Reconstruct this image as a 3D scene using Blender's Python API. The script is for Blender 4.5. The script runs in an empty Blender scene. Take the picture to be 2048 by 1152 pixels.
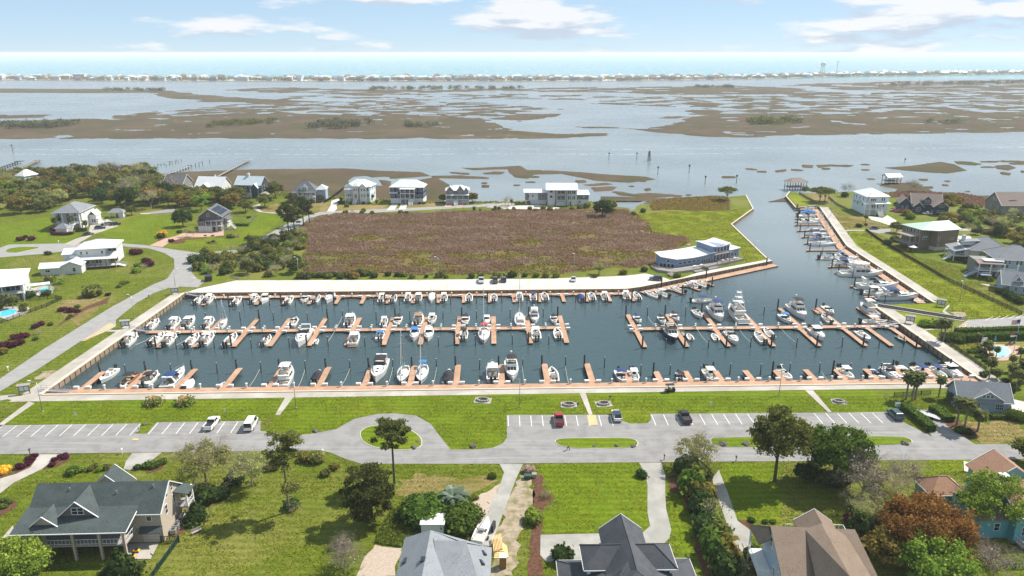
import bpy, bmesh, math, random
import numpy as np
from mathutils import Vector, Matrix
from mathutils.geometry import tessellate_polygon
random.seed(7); rng = np.random.default_rng(7)
scene = bpy.context.scene
C = scene.collection
# ------------------------------------------------------------ camera
F_PX = 1480.0; PITCH = math.atan(471/1480); HC = 82.0      # focal length in px of a 2048 px wide frame
cam = bpy.data.cameras.new('camera'); cam.sensor_width = 36; cam.lens = F_PX*36/2048
cam.clip_start = 1; cam.clip_end = 120000
camo = bpy.data.objects.new('camera', cam); C.objects.link(camo)
camo.location = (0, 0, HC); camo.rotation_euler = (math.pi/2-PITCH, 0, 0)
scene.camera = camo
# ------------------------------------------------------------ sky and sun
SUN_EL = math.radians(50); SUN_AZ = (0.86, 0.51)
world = bpy.data.worlds.new('World'); scene.world = world; world.use_nodes = True
def build_world():
    nt = world.node_tree; N = nt.nodes; L = nt.links; N.clear()
    out = N.new('ShaderNodeOutputWorld'); bg = N.new('ShaderNodeBackground'); bg.inputs[1].default_value = 0.088
    sky = N.new('ShaderNodeTexSky'); sky.sky_type = 'NISHITA'; sky.sun_disc = False
    sky.sun_elevation = SUN_EL; sky.sun_rotation = math.atan2(*SUN_AZ)
    sky.altitude = 80; sky.air_density = 0.55; sky.dust_density = 0.0; sky.ozone_density = 3.0
    tc = N.new('ShaderNodeTexCoord')
    # flat banks of cumulus, the same all round the sky
    def noise(off, sc, det, dist=0.0, stretch=5.0):
        m = N.new('ShaderNodeMapping'); m.inputs['Location'].default_value = off; m.inputs['Scale'].default_value = (1, 1, stretch)
        L.new(tc.outputs['Generated'], m.inputs[0])
        n = N.new('ShaderNodeTexNoise'); n.inputs['Scale'].default_value = sc; n.inputs['Detail'].default_value = det
        n.inputs['Roughness'].default_value = .55; n.inputs['Distortion'].default_value = dist
        L.new(m.outputs[0], n.inputs[0]); return n.outputs[0]
    def ramp(src, a, b):
        r = N.new('ShaderNodeMapRange'); r.interpolation_type = 'SMOOTHSTEP'
        r.inputs[1].default_value = a; r.inputs[2].default_value = b; L.new(src, r.inputs[0]); return r.outputs[0]
    off = CLOUD_OFF
    n1 = noise(off, 5.2, 8); n2 = noise((off[0], off[1], off[2]+.07), 5.2, 8)
    mask = ramp(n1, .50, .60)
    sub = N.new('ShaderNodeMath'); sub.operation = 'SUBTRACT'; L.new(n1, sub.inputs[0]); L.new(n2, sub.inputs[1])
    lit = ramp(sub.outputs[0], -.05, .06)
    ccol = N.new('ShaderNodeMix'); ccol.data_type = 'RGBA'
    ccol.inputs[6].default_value = (4.3, 4.9, 5.8, 1); ccol.inputs[7].default_value = (7.0, 7.0, 7.05, 1)
    L.new(lit, ccol.inputs[0])
    # the clear sky under a thin even veil
    tint = N.new('ShaderNodeMix'); tint.data_type = 'RGBA'; tint.blend_type = 'MULTIPLY'; tint.inputs[0].default_value = 1
    tint.inputs[7].default_value = (1.14, 1.0, 0.92, 1); L.new(sky.outputs[0], tint.inputs[6])
    mx = N.new('ShaderNodeMix'); mx.data_type = 'RGBA'; mm = N.new('ShaderNodeMath'); mm.operation = 'MULTIPLY'; mm.inputs[1].default_value = .85
    L.new(mask, mm.inputs[0]); L.new(mm.outputs[0], mx.inputs[0]); veil = N.new('ShaderNodeMix'); veil.data_type = 'RGBA'; veil.inputs[0].default_value = .68; veil.inputs[7].default_value = (3.5, 5.05, 6.5, 1); L.new(tint.outputs[2], veil.inputs[6]); L.new(veil.outputs[2], mx.inputs[6]); L.new(ccol.outputs[2], mx.inputs[7])
    L.new(mx.outputs[2], bg.inputs[0]); L.new(bg.outputs[0], out.inputs[0])
HAZE_D = .000095
CLOUD_OFF = (6.199, 16.37, 9.615)
build_world()
sl = bpy.data.lights.new('sun', 'SUN'); sl.energy = 5.0; sl.angle = math.radians(.53); sl.color = (1, .945, .85)
so = bpy.data.objects.new('sun', sl); C.objects.link(so)
to_sun = Vector((SUN_AZ[0]*math.cos(SUN_EL), SUN_AZ[1]*math.cos(SUN_EL), math.sin(SUN_EL)))
so.rotation_euler = to_sun.to_track_quat('Z', 'Y').to_euler(); so.location = (0, 0, 200)
vs = scene.view_settings; vs.view_transform = 'Standard'; vs.look = 'None'; vs.gamma = 1; vs.exposure = 0.7
scene.cycles.max_bounces = 6; scene.cycles.diffuse_bounces = 3; scene.cycles.glossy_bounces = 3; scene.cycles.transparent_max_bounces = 6
scene.cycles.volume_bounces = 1

# ------------------------------------------------------------ survey frames: photo points carried down to the ground plane
FR = dict(o=(0,0,1),b1=(0,560,4.096),b2=(350,560,4.8),b3=(720,560,4.6545),b4=(1140,560,4.8),b5=(1540,560,4.0315),b6=(1540,380,4.8),
c1=(0,760,2.939),c2=(580,760,2.939),c3=(1060,760,2.938),c4=(1460,760,2.939),m4=(0,330,3.2917),m5=(550,330,2.9257),m6=(1250,330,2.5664),
t1=(0,100,2.9257),t2=(680,100,2.9257),t3=(1348,100,2.9257),h1=(0,330,6.777),h2=(0,455,6.777),h3=(300,330,6.777),h4=(560,340,6.827),h5=(850,340,5.689),
h6=(1280,460,7.314),h7=(1560,340,7.877),h8=(1780,360,7.2),k1=(1850,450,6.778),k2=(0,900,4.5725),k3=(760,1000,6.827),k4=(1080,1000,6.0235),k5=(1480,1000,6.827),k6=(1748,900,4.57),k7=(1780,620,4.608),
n4=(380,400,6.775),n5=(1180,370,6.064),n3=(1080,800,9.6))
def P(f, x, y):
    a = FR[f]; return (a[0]+x/a[2], a[1]+y/a[2])
def G(p, z=0.0):
    if isinstance(p[0], str): p = P(*p)
    cx = (p[0]-1024)/F_PX; cy = (576-p[1])/F_PX
    d = (cx, math.cos(PITCH)+cy*math.sin(PITCH), -math.sin(PITCH)+cy*math.cos(PITCH))
    t = (HC-z)/-d[2]
    return Vector((d[0]*t, d[1]*t, z))
def screen(p):
    rx, ry, rz = p[0], p[1], p[2]-HC
    d = ry*math.cos(PITCH)-rz*math.sin(PITCH); u = ry*math.sin(PITCH)+rz*math.cos(PITCH)
    return 1024+F_PX*rx/d, 576-F_PX*u/d
DA = math.radians(1.7); CU, SU = math.cos(DA), math.sin(DA)
def UV(u, v, z=0.0): return Vector((u*CU-v*SU, u*SU+v*CU, z))       # marina grid to world
def toUV(w): return (w[0]*CU+w[1]*SU, -w[0]*SU+w[1]*CU)
Z_WATER = -1.5; Z_DOCK = -0.95

# ------------------------------------------------------------ materials
MATS = {}
def nodes_of(name):
    m = bpy.data.materials.new(name); m.use_nodes = True; MATS[name] = m
    nt = m.node_tree; b = nt.nodes['Principled BSDF']
    return m, nt, nt.nodes, nt.links, b
def mat(name, c1, c2=None, scale=1.0, rough=.7, metal=0.0, bump=0.0, bscale=None, detail=4, spec=.3, lo=.35, hi=.65, obj_var=0.0, stretch=(1,1,1), c3=None, scale3=.05, coord='Object', coat=0, streak=None):
    m, nt, N, L, b = nodes_of(name)
    b.inputs['Roughness'].default_value = rough; b.inputs['Metallic'].default_value = metal
    b.inputs['Specular IOR Level'].default_value = spec; b.inputs['Coat Weight'].default_value = coat
    c1 = (*c1, 1); b.inputs['Base Color'].default_value = c1
    col = None
    tc = N.new('ShaderNodeTexCoord'); mp = N.new('ShaderNodeMapping'); mp.inputs['Scale'].default_value = stretch
    L.new(tc.outputs[coord], mp.inputs[0])
    def mixn(prev, c, sc, lo, hi, det):
        n = N.new('ShaderNodeTexNoise'); n.inputs['Scale'].default_value = sc; n.inputs['Detail'].default_value = det; n.inputs['Roughness'].default_value = .6
        L.new(mp.outputs[0], n.inputs[0])
        r = N.new('ShaderNodeMapRange'); r.inputs[1].default_value = lo; r.inputs[2].default_value = hi; L.new(n.outputs[0], r.inputs[0])
        x = N.new('ShaderNodeMix'); x.data_type = 'RGBA'; L.new(r.outputs[0], x.inputs[0])
        if prev is None: x.inputs[6].default_value = c1
        else: L.new(prev, x.inputs[6])
        x.inputs[7].default_value = (*c, 1); return x.outputs[2]
    if c2: col = mixn(None, c2, scale, lo, hi, detail)
    if c3: col = mixn(col, c3, scale3, .45, .62, 5)
    if streak:
        ms = N.new('ShaderNodeMapping'); ms.inputs['Scale'].default_value = (.05,1.1,1); L.new(tc.outputs[coord], ms.inputs[0]); keep = mp; mp = ms; col = mixn(col, streak, 1.0, .5, .8, 6); mp = keep
    if obj_var:
        oi = N.new('ShaderNodeObjectInfo'); hv = N.new('ShaderNodeHueSaturation')
        r = N.new('ShaderNodeMapRange'); r.inputs[3].default_value = 1-obj_var; r.inputs[4].default_value = 1+obj_var; L.new(oi.outputs['Random'], r.inputs[0])
        L.new(r.outputs[0], hv.inputs['Value'])
        if col is None: hv.inputs['Color'].default_value = c1
        else: L.new(col, hv.inputs['Color'])
        col = hv.outputs[0]
    if col is not None: L.new(col, b.inputs['Base Color'])
    if bump:
        n = N.new('ShaderNodeTexNoise'); n.inputs['Scale'].default_value = bscale or scale*3; n.inputs['Detail'].default_value = 4
        L.new(mp.outputs[0], n.inputs[0]); bp = N.new('ShaderNodeBump'); bp.inputs['Strength'].default_value = bump; bp.inputs['Distance'].default_value = .1
        L.new(n.outputs[0], bp.inputs['Height']); L.new(bp.outputs[0], b.inputs['Normal'])
    return m
def leafmat(name, a, b_, c=None, var=.22, trans=.45, k=2.55):
    """foliage: every leaf its own tone (random per island), every plant its own cast"""
    a, b_ = [x*k for x in a], [x*k for x in b_]; c = [x*k for x in c] if c else None
    m = bpy.data.materials.new(name); m.use_nodes = True; MATS[name] = m
    nt = m.node_tree; N = nt.nodes; L = nt.links; N.clear()
    o = N.new('ShaderNodeOutputMaterial'); d = N.new('ShaderNodeBsdfDiffuse'); t = N.new('ShaderNodeBsdfTranslucent'); mx = N.new('ShaderNodeMixShader')
    g = N.new('ShaderNodeNewGeometry'); r = N.new('ShaderNodeValToRGB'); oi = N.new('ShaderNodeObjectInfo'); hv = N.new('ShaderNodeHueSaturation')
    e = r.color_ramp.elements; e[0].color = (*a, 1); e[1].color = (*b_, 1)
    if c: x = e.new(.8); x.color = (*c, 1)
    L.new(g.outputs['Random Per Island'], r.inputs[0]); L.new(r.outputs[0], hv.inputs['Color'])
    mr = N.new('ShaderNodeMapRange'); mr.inputs[3].default_value = 1-var; mr.inputs[4].default_value = 1+var; L.new(oi.outputs['Random'], mr.inputs[0]); L.new(mr.outputs[0], hv.inputs['Value'])
    m2 = N.new('ShaderNodeMapRange'); m2.inputs[3].default_value = .485; m2.inputs[4].default_value = .515
    w = N.new('ShaderNodeMath'); w.operation = 'FRACT'; w2 = N.new('ShaderNodeMath'); w2.operation = 'MULTIPLY'; w2.inputs[1].default_value = 7.31
    L.new(oi.outputs['Random'], w2.inputs[0]); L.new(w2.outputs[0], w.inputs[0]); L.new(w.outputs[0], m2.inputs[0]); L.new(m2.outputs[0], hv.inputs['Hue'])
    L.new(hv.outputs[0], d.inputs[0]); L.new(hv.outputs[0], t.inputs[0]); mx.inputs[0].default_value = trans
    L.new(d.outputs[0], mx.inputs[1]); L.new(t.outputs[0], mx.inputs[2]); L.new(mx.outputs[0], o.inputs[0]); return m
def shingle(name, c1, c2, step=.16):
    """asphalt shingles: courses as fine relief and tone"""
    m = mat(name, c1, c2, scale=5, rough=.9, bump=.5, bscale=9, lo=.35, hi=.65, detail=8, spec=.15, stretch=(1,1,2.2), c3=tuple(a*.45+b*.55+.012 for a, b in zip(c1, c2)), scale3=.35)
    return m
M = MATS
# --- ground
def grassmat(name, green, dry, dark, dryness=.5, big=.022):
    """mown grass: broad dry and lush areas, patches, and blade scale speckle"""
    m, nt, N, L, b = nodes_of(name); b.inputs['Roughness'].default_value = .95; b.inputs['Specular IOR Level'].default_value = .1
    tc = N.new('ShaderNodeTexCoord')
    def noi(sc, det, lo, hi, a=0., z=1., rough=.6):
        n = N.new('ShaderNodeTexNoise'); n.inputs['Scale'].default_value = sc; n.inputs['Detail'].default_value = det; n.inputs['Roughness'].default_value = rough; L.new(tc.outputs['Object'], n.inputs[0])
        r = N.new('ShaderNodeMapRange'); r.inputs[1].default_value = lo; r.inputs[2].default_value = hi; r.inputs[3].default_value = a; r.inputs[4].default_value = z; L.new(n.outputs[0], r.inputs[0]); return r.outputs[0], n
    def mix(f, a, c):
        x = N.new('ShaderNodeMix'); x.data_type = 'RGBA'; L.new(f, x.inputs[0])
        if isinstance(a, tuple): x.inputs[6].default_value = (*a,1)
        else: L.new(a, x.inputs[6])
        x.inputs[7].default_value = (*c,1); return x.outputs[2]
    f1, _ = noi(big, 8, .62-.3*dryness, .92-.3*dryness, 0, 1, .62); f2, _ = noi(.13, 8, .35, .68, 0, .9, .7); f3, n3 = noi(1.1, 8, .3, .7, .62, 1.38, .88); f4, _ = noi(.45, 7, .5, .7, 0, .75, .7)
    c = mix(f2, green, dark); c = mix(f1, c, dry); c = mix(f4, c, tuple(.55*d+.45*g for d, g in zip(dry, green)))
    wv = N.new('ShaderNodeTexWave'); wv.bands_direction = 'Y'; wv.inputs['Scale'].default_value = .17; wv.inputs['Distortion'].default_value = 2.5; wv.inputs['Detail'].default_value = 3; L.new(tc.outputs['Object'], wv.inputs[0])       # mower passes
    wr = N.new('ShaderNodeMapRange'); wr.inputs[3].default_value = .88; wr.inputs[4].default_value = 1.12; L.new(wv.outputs['Fac'], wr.inputs[0]); ml = N.new('ShaderNodeMath'); ml.operation = 'MULTIPLY'; L.new(f3, ml.inputs[0]); L.new(wr.outputs[0], ml.inputs[1])
    hv = N.new('ShaderNodeHueSaturation'); L.new(c, hv.inputs['Color']); L.new(ml.outputs[0], hv.inputs['Value']); L.new(hv.outputs[0], b.inputs['Base Color'])
    bp = N.new('ShaderNodeBump'); bp.inputs['Strength'].default_value = .6; bp.inputs['Distance'].default_value = .12; L.new(n3.outputs[0], bp.inputs['Height']); L.new(bp.outputs[0], b.inputs['Normal'])
grassmat('grass', (.104,.134,.009), (.215,.175,.060), (.066,.096,.007), .48); grassmat('lawn', (.108,.152,.004), (.170,.180,.012), (.078,.122,.004), .35, .035); grassmat('field', (.150,.178,.005), (.205,.19,.018), (.104,.14,.005), .4, .03); grassmat('dry', (.165,.130,.042), (.255,.185,.088), (.125,.115,.026), .75, .06)
mat('asphalt', (.208,.200,.195), (.250,.242,.236), scale=.12, rough=.9, bump=.1, bscale=9, detail=9, spec=.2, lo=.3, hi=.75, c3=(.188,.180,.175), scale3=.35, streak=(.295,.286,.275))
mat('asphalt_old', (.245,.238,.231), (.285,.277,.269), scale=.2, rough=.9, bump=.1, bscale=9, detail=9, spec=.2, lo=.3, hi=.75, c3=(.228,.221,.215), scale3=.4, streak=(.30,.292,.283))
mat('concrete', (.345,.315,.275), (.285,.258,.222), scale=.3, rough=.85, bump=.06, bscale=6, detail=8, lo=.3, hi=.7, c3=(.40,.37,.335), scale3=.12)
mat('slab', (.47,.435,.40), (.415,.38,.345), scale=.25, rough=.85, bump=.05, bscale=6, detail=8, lo=.3, hi=.7, c3=(.50,.475,.45), scale3=.1)
mat('oldslab', (.29,.275,.25), (.235,.225,.205), scale=.35, rough=.88, bump=.06, bscale=6, detail=8, lo=.3, hi=.7, c3=(.33,.315,.29), scale3=.2)
mat('brickpave', (.37,.23,.165), (.42,.29,.22), scale=1.5, rough=.9, detail=6)
mat('mulch', (.075,.035,.022), (.13,.07,.045), scale=1.6, rough=1, bump=.7, bscale=7, spec=.05)
mat('sandlot', (.34,.275,.205), (.25,.20,.145), scale=.9, rough=1, bump=.3, bscale=5, detail=9, c3=(.16,.14,.06), scale3=.5)
mat('gravel', (.42,.34,.275), (.32,.255,.20), scale=2.5, rough=1, bump=.5, bscale=9, detail=7)
mat('marshflat', (.110,.088,.026), (.15,.10,.042), scale=.07, rough=1, bump=.8, bscale=1.2, detail=9, spec=.1, lo=.3, hi=.7, c3=(.10,.10,.025), scale3=.045)
mat('farmarsh', (.066,.050,.034), (.105,.075,.047), scale=.012, rough=1, bump=.9, bscale=.5, detail=12, spec=.05, lo=.35, hi=.65, c3=(.062,.060,.028), scale3=.03)
mat('sand', (.55,.47,.36), (.45,.38,.28), scale=.02, rough=1)
mat('paint_white', (.78,.78,.76), (.66,.66,.64), scale=1.2, rough=.7)
mat('paint_yellow', (.70,.45,.14), (.62,.40,.14), scale=1.2, rough=.7)
mat('kerbstone', (.55,.52,.48), (.45,.43,.40), scale=.6, rough=.9)
# --- docks and boats
mat('deckwood', (.385,.228,.145), (.305,.176,.110), scale=.5, rough=.8, bump=.1, bscale=5, detail=8, lo=.3, hi=.7, c3=(.42,.262,.175), scale3=.22)
mat('wallwood', (.30,.22,.15), (.20,.145,.10), scale=.8, rough=.9, detail=6, bump=.3, bscale=4)
mat('wallcap', (.56,.47,.38), (.48,.40,.32), scale=.6, rough=.9)
mat('pile_black', (.012,.012,.013), (.02,.02,.02), scale=2, rough=.5)
mat('pile_wood', (.035,.042,.030), (.06,.055,.04), scale=2, rough=.9)
mat('floatblack', (.02,.02,.02), rough=.8)
mat('gelcoat', (.74,.73,.71), (.69,.68,.66), scale=2, rough=.25, spec=.5, obj_var=.07, coat=.3)
mat('deckwhite', (.56,.54,.50), (.48,.46,.43), scale=3, rough=.6)
mat('cockpit', (.50,.46,.40), (.42,.385,.335), scale=3, rough=.8)
mat('navyhull', (.012,.022,.07), rough=.2, spec=.5, coat=.4)
mat('bluehull', (.10,.25,.40), rough=.25, spec=.5)
mat('canvas_black', (.014,.014,.018), (.03,.03,.035), scale=2, rough=.85)
mat('canvas_navy', (.015,.035,.12), (.02,.05,.15), scale=2, rough=.85)
mat('canvas_blue', (.03,.14,.36), (.04,.18,.42), scale=2, rough=.85)
mat('canvas_white', (.72,.71,.68), (.64,.63,.60), scale=2, rough=.85)
mat('canvas_red', (.38,.03,.04), (.45,.06,.06), scale=2, rough=.85)
mat('canvas_green', (.02,.18,.13), rough=.85)
mat('canvas_tan', (.22,.15,.095), (.28,.19,.12), scale=2, rough=.85)
mat('teak', (.25,.10,.04), (.32,.14,.06), scale=5, rough=.5, stretch=(6,1,1))
mat('tinted', (.012,.016,.02), rough=.08, spec=.6)
mat('motorblack', (.015,.015,.017), rough=.3, spec=.5)
mat('seat', (.62,.55,.46), rough=.6)
mat('alu', (.60,.60,.60), rough=.3, metal=.9)
mat('rope', (.62,.58,.48), rough=.9)
mat('plastic_white', (.66,.66,.64), rough=.45)
# --- buildings
mat('w_white', (.60,.60,.585), (.55,.55,.535), scale=1, rough=.6)
mat('w_pale', (.60,.70,.74), (.56,.66,.70), scale=1, rough=.6)
mat('w_blue', (.105,.17,.27), (.12,.19,.29), scale=1, rough=.65)
mat('w_club', (.185,.265,.40), (.165,.24,.37), scale=.8, rough=.6)
mat('w_navy', (.012,.028,.085), (.016,.034,.095), scale=1, rough=.65)
mat('w_slate', (.022,.045,.075), (.028,.052,.085), scale=1, rough=.7)
mat('w_greyblue', (.30,.37,.45), (.27,.34,.42), scale=1, rough=.65)
mat('w_grey', (.17,.165,.16), (.21,.20,.19), scale=2, rough=.8, detail=6)
mat('w_shake', (.135,.105,.095), (.19,.155,.14), scale=4, rough=.9, detail=6)
mat('w_tan', (.36,.30,.235), (.42,.35,.28), scale=3, rough=.9, detail=6)
mat('w_brown', (.165,.125,.09), (.205,.16,.12), scale=3, rough=.9, detail=6)
mat('w_teal', (.11,.31,.36), (.125,.34,.39), scale=1, rough=.7)
mat('w_mint', (.45,.62,.62), rough=.7)
mat('w_stucco', (.55,.50,.43), (.48,.44,.38), scale=1, rough=.9)
mat('trim', (.66,.66,.64), rough=.5)
mat('glass', (.018,.025,.035), rough=.06, spec=.7)
mat('r_white', (.62,.62,.62), (.56,.56,.56), scale=.5, rough=.45, spec=.4)
mat('r_mint', (.38,.49,.425), (.33,.44,.38), scale=.5, rough=.5)
mat('r_metalgrey', (.44,.50,.53), (.40,.46,.49), scale=.5, rough=.45)
shingle('r_green', (.032,.044,.045), (.080,.096,.095)); shingle('r_grey', (.125,.135,.15), (.23,.24,.258)); shingle('r_lightgrey', (.15,.165,.182), (.265,.278,.295))
shingle('r_dark', (.035,.038,.045), (.085,.09,.10)); shingle('r_brown', (.125,.092,.07), (.235,.175,.13)); shingle('r_rust', (.24,.130,.080), (.39,.23,.155)); shingle('r_taupe', (.17,.13,.115), (.26,.205,.18)); shingle('r_slategrey', (.075,.08,.095), (.135,.14,.155))
mat('solar', (.008,.010,.018), rough=.08, spec=.6)
mat('woodrail', (.20,.145,.10), (.27,.20,.15), scale=2, rough=.9)
mat('greyrail', (.25,.22,.20), (.32,.29,.27), scale=2, rough=.9)
mat('fenceblack', (.025,.02,.016), (.04,.03,.024), scale=2, rough=.8)
mat('steel', (.42,.43,.44), rough=.4, metal=.7)
mat('darkmetal', (.03,.03,.032), rough=.5)
mat('greenmetal', (.03,.075,.055), rough=.5)
mat('poolwater', (.05,.42,.60), (.09,.50,.66), scale=.6, rough=.05, spec=.5)
mat('poolpale', (.30,.62,.72), (.36,.68,.76), scale=.6, rough=.05, spec=.5)
mat('tyre', (.015,.015,.015), rough=.9)
mat('skin', (.45,.28,.2), rough=.6)
mat('hair', (.35,.27,.17), rough=.7)
mat('cloth_tan', (.42,.27,.19), rough=.9)
mat('cloth_dark', (.03,.03,.035), rough=.9)
for n, c in dict(white=(.78,.78,.77), red=(.33,.012,.022), black=(.012,.012,.014), navy=(.015,.025,.06), blue=(.025,.075,.115), silver=(.42,.43,.44), brown=(.09,.055,.04), magenta=(.36,.02,.10)).items():
    mat('car_'+n, c, rough=.22, spec=.5, coat=.6)
mat('lamp_red', (.35,.01,.01), rough=.3); mat('flag_red', (.5,.03,.05), rough=.9); mat('flag_blue', (.03,.05,.25), rough=.9); mat('flag_white', (.75,.75,.75), rough=.9)
mat('lumber', (.62,.42,.18), (.70,.50,.24), scale=2, rough=.9); mat('plastic_brown', (.25,.12,.04), rough=.5); mat('plastic_yellow', (.75,.42,.03), rough=.5)
mat('boulder', (.075,.062,.05), (.13,.11,.09), scale=2, rough=1); mat('stone', (.34,.29,.25), (.20,.17,.15), scale=1.2, rough=.95); mat('brickwall', (.30,.17,.125), (.38,.23,.17), scale=3, rough=.95)
mat('board_grey', (.12,.125,.13), rough=.6); mat('print_pale', (.62,.66,.66), (.40,.50,.52), scale=2.5, rough=.6)
# --- foliage
leafmat('l_oak', (.030,.039,.010), (.122,.116,.030), (.078,.082,.021)); leafmat('l_oakgold', (.045,.036,.009), (.165,.112,.024), (.10,.082,.020))
leafmat('l_dark', (.013,.025,.008), (.055,.075,.019), (.030,.048,.013)); leafmat('l_pine', (.020,.027,.008), (.098,.094,.026), (.052,.060,.016))
leafmat('l_spring', (.045,.072,.010), (.14,.165,.028), (.09,.118,.018)); leafmat('l_lawn', (.115,.165,.004), (.185,.215,.008), (.215,.205,.030), .1, .4, 1.05); leafmat('l_rust', (.066,.030,.010), (.215,.105,.030), (.135,.070,.020))
leafmat('l_maroon', (.018,.005,.009), (.065,.014,.026), None); leafmat('l_hedge', (.022,.042,.008), (.095,.135,.020), (.055,.08,.014)); leafmat('l_gold', (.28,.19,.02), (.45,.32,.03), None)
leafmat('l_palm', (.022,.032,.012), (.12,.115,.038), (.065,.072,.024)); leafmat('l_pindo', (.036,.050,.036), (.105,.125,.092), (.068,.085,.062)); leafmat('l_straw', (.20,.145,.065), (.34,.26,.13), None)
leafmat('l_reed', (.086,.052,.035), (.145,.090,.062), (.112,.069,.047), var=.1, trans=.45); leafmat('l_reedtan', (.100,.072,.050), (.175,.128,.092), (.135,.098,.070), var=.1, trans=.45); leafmat('l_twig', (.075,.058,.045), (.17,.14,.115), None, trans=.05); leafmat('l_haze', (.035,.04,.02), (.095,.09,.04), (.06,.062,.03)); leafmat('l_pink', (.15,.11,.09), (.26,.18,.16), None)
leafmat('l_cover', (.030,.050,.008), (.115,.135,.022), (.065,.085,.014)); leafmat('l_sparse', (.10,.105,.035), (.24,.225,.085), (.16,.16,.055))
mat('bark', (.075,.055,.042), (.13,.10,.08), scale=3, rough=1, bump=.5, bscale=8); mat('bark_grey', (.15,.125,.105), (.22,.19,.165), scale=3, rough=1)

# ------------------------------------------------------------ mesh helpers
class MB:
    def __init__(s): s.v = []; s.f = []; s.m = []; s.mi = 0
    def add(s, vs, fs):
        o = len(s.v); s.v += [tuple(v) for v in vs]; s.f += [tuple(i+o for i in f) for f in fs]; s.m += [s.mi]*len(fs); return s
    def box(s, x0, x1, y0, y1, z0, z1):
        return s.add([(x0,y0,z0),(x1,y0,z0),(x1,y1,z0),(x0,y1,z0),(x0,y0,z1),(x1,y0,z1),(x1,y1,z1),(x0,y1,z1)],
                     [(0,3,2,1),(4,5,6,7),(0,1,5,4),(1,2,6,5),(2,3,7,6),(3,0,4,7)])
    def bevbox(s, x0, x1, y0, y1, z0, z1, b):
        return s.loft([[(x0+b*k,y0+b*k,z),(x1-b*k,y0+b*k,z),(x1-b*k,y1-b*k,z),(x0+b*k,y1-b*k,z)] for k, z in ((0,z0),(0,z1-b),(1,z1))])
    def loft(s, rings, caps=(True, True)):
        n = len(rings[0]); vs = [p for r in rings for p in r]; fs = []
        for i in range(len(rings)-1):
            for j in range(n):
                k = (j+1) % n; fs.append((i*n+j, i*n+k, (i+1)*n+k, (i+1)*n+j))
        if caps[0]: fs.append(tuple(range(n-1, -1, -1)))
        if caps[1]: fs.append(tuple((len(rings)-1)*n+j for j in range(n)))
        return s.add(vs, fs)
    def tube(s, a, b, r0, r1=None, n=6, caps=True):
        a = Vector(a); b = Vector(b); r1 = r0 if r1 is None else r1
        d = (b-a); d = d.normalized() if d.length > 1e-6 else Vector((0,0,1))
        u = d.orthogonal().normalized(); w = d.cross(u)
        ring = lambda c, r: [c+u*(r*math.cos(2*math.pi*k/n))+w*(r*math.sin(2*math.pi*k/n)) for k in range(n)]
        return s.loft([ring(a, r0), ring(b, r1)], (caps, caps))
    def path(s, pts, r, n=4):
        for a, b in zip(pts, pts[1:]): s.tube(a, b, r, r, n)
        return s
    def prism(s, poly, z0, z1):
        n = len(poly); area = sum(poly[i][0]*poly[(i+1)%n][1]-poly[(i+1)%n][0]*poly[i][1] for i in range(n))
        if area < 0: poly = poly[::-1]
        vs = [(p[0],p[1],z0) for p in poly]+[(p[0],p[1],z1) for p in poly]
        fs = [(i, (i+1)%n, (i+1)%n+n, i+n) for i in range(n)]
        for t in tessellate_polygon([[Vector((p[0],p[1],0)) for p in poly]]):
            a, b, c = [Vector((poly[i][0],poly[i][1],0)) for i in t]
            if (b-a).cross(c-a).z < 0: t = t[::-1]
            fs.append(tuple(i+n for i in t)); fs.append(tuple(t[::-1]))
        return s.add(vs, fs)
    def sheet(s, poly, z):
        s.poly = poly
        vs = [(p[0],p[1],z) for p in poly]; fs = []
        for t in tessellate_polygon([[Vector((p[0],p[1],0)) for p in poly]]):
            a, b, c = [Vector(vs[i]) for i in t]
            if (b-a).cross(c-a).z < 0: t = t[::-1]
            fs.append(tuple(t))
        return s.add(vs, fs)
    def slab(s, quad, th):
        """a roof plane: 3-4 corner points, thickened downwards"""
        q = [Vector(p) for p in quad]; n = len(q)
        nz = (q[1]-q[0]).cross(q[2]-q[0])
        if nz.z < 0: q = q[::-1]
        dn = Vector((0,0,-th)); vs = q+[p+dn for p in q]
        fs = [tuple(range(n)), tuple(range(2*n-1, n-1, -1))]+[((i+1)%n, i, i+n, (i+1)%n+n) for i in range(n)]
        return s.add(vs, fs)
    def mesh(s, name, mats, smooth=False):
        me = bpy.data.meshes.new(name); me.from_pydata(s.v, [], s.f)
        if isinstance(mats, str): mats = [mats]
        for m in mats: me.materials.append(M[m])
        if len(mats) > 1: me.polygons.foreach_set('material_index', s.m)
        if smooth: me.polygons.foreach_set('use_smooth', [True]*len(me.polygons))
        me.update(); return me
    def build(s, name, mats, parent=None, smooth=False): return link(name, s.mesh(name, mats, smooth), parent)
def link(name, data, parent=None):
    o = bpy.data.objects.new(name, data); C.objects.link(o)
    if parent: o.parent = parent
    return o
def tag(o, label, cat, group=None):
    o['label'] = label; o['category'] = cat
    if group: o['group'] = group
    return o
def thing(name, label, cat, loc=(0,0,0), rz=0.0, group=None):
    o = link(name, None); o.empty_display_size = .5; o.location = loc; o.rotation_euler = (0,0,rz); return tag(o, label, cat, group)
PAVE = []; PAVED = ('asphalt','asphalt_old','concrete','slab','oldslab','brickpave','gravel','mulch','sandlot')
def struct(name, mb, m, parent=None):
    if m in PAVED and hasattr(mb, 'poly'): PAVE.append(mb.poly)
    o = mb.build(name, m, parent)
    if not parent: o['kind'] = 'structure'
    return o
KIDS = {}
def dup(root, loc, rz, sc=1.0):
    def cp(o, par):
        c = o.copy(); C.objects.link(c); c.parent = par
        for k in KIDS_OF(o): cp(k, c)
        return c
    r = cp(root, None); r.location = loc; r.rotation_euler = (0,0,rz); r.scale = (sc,)*3 if not isinstance(sc, tuple) else sc
    return r
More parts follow.
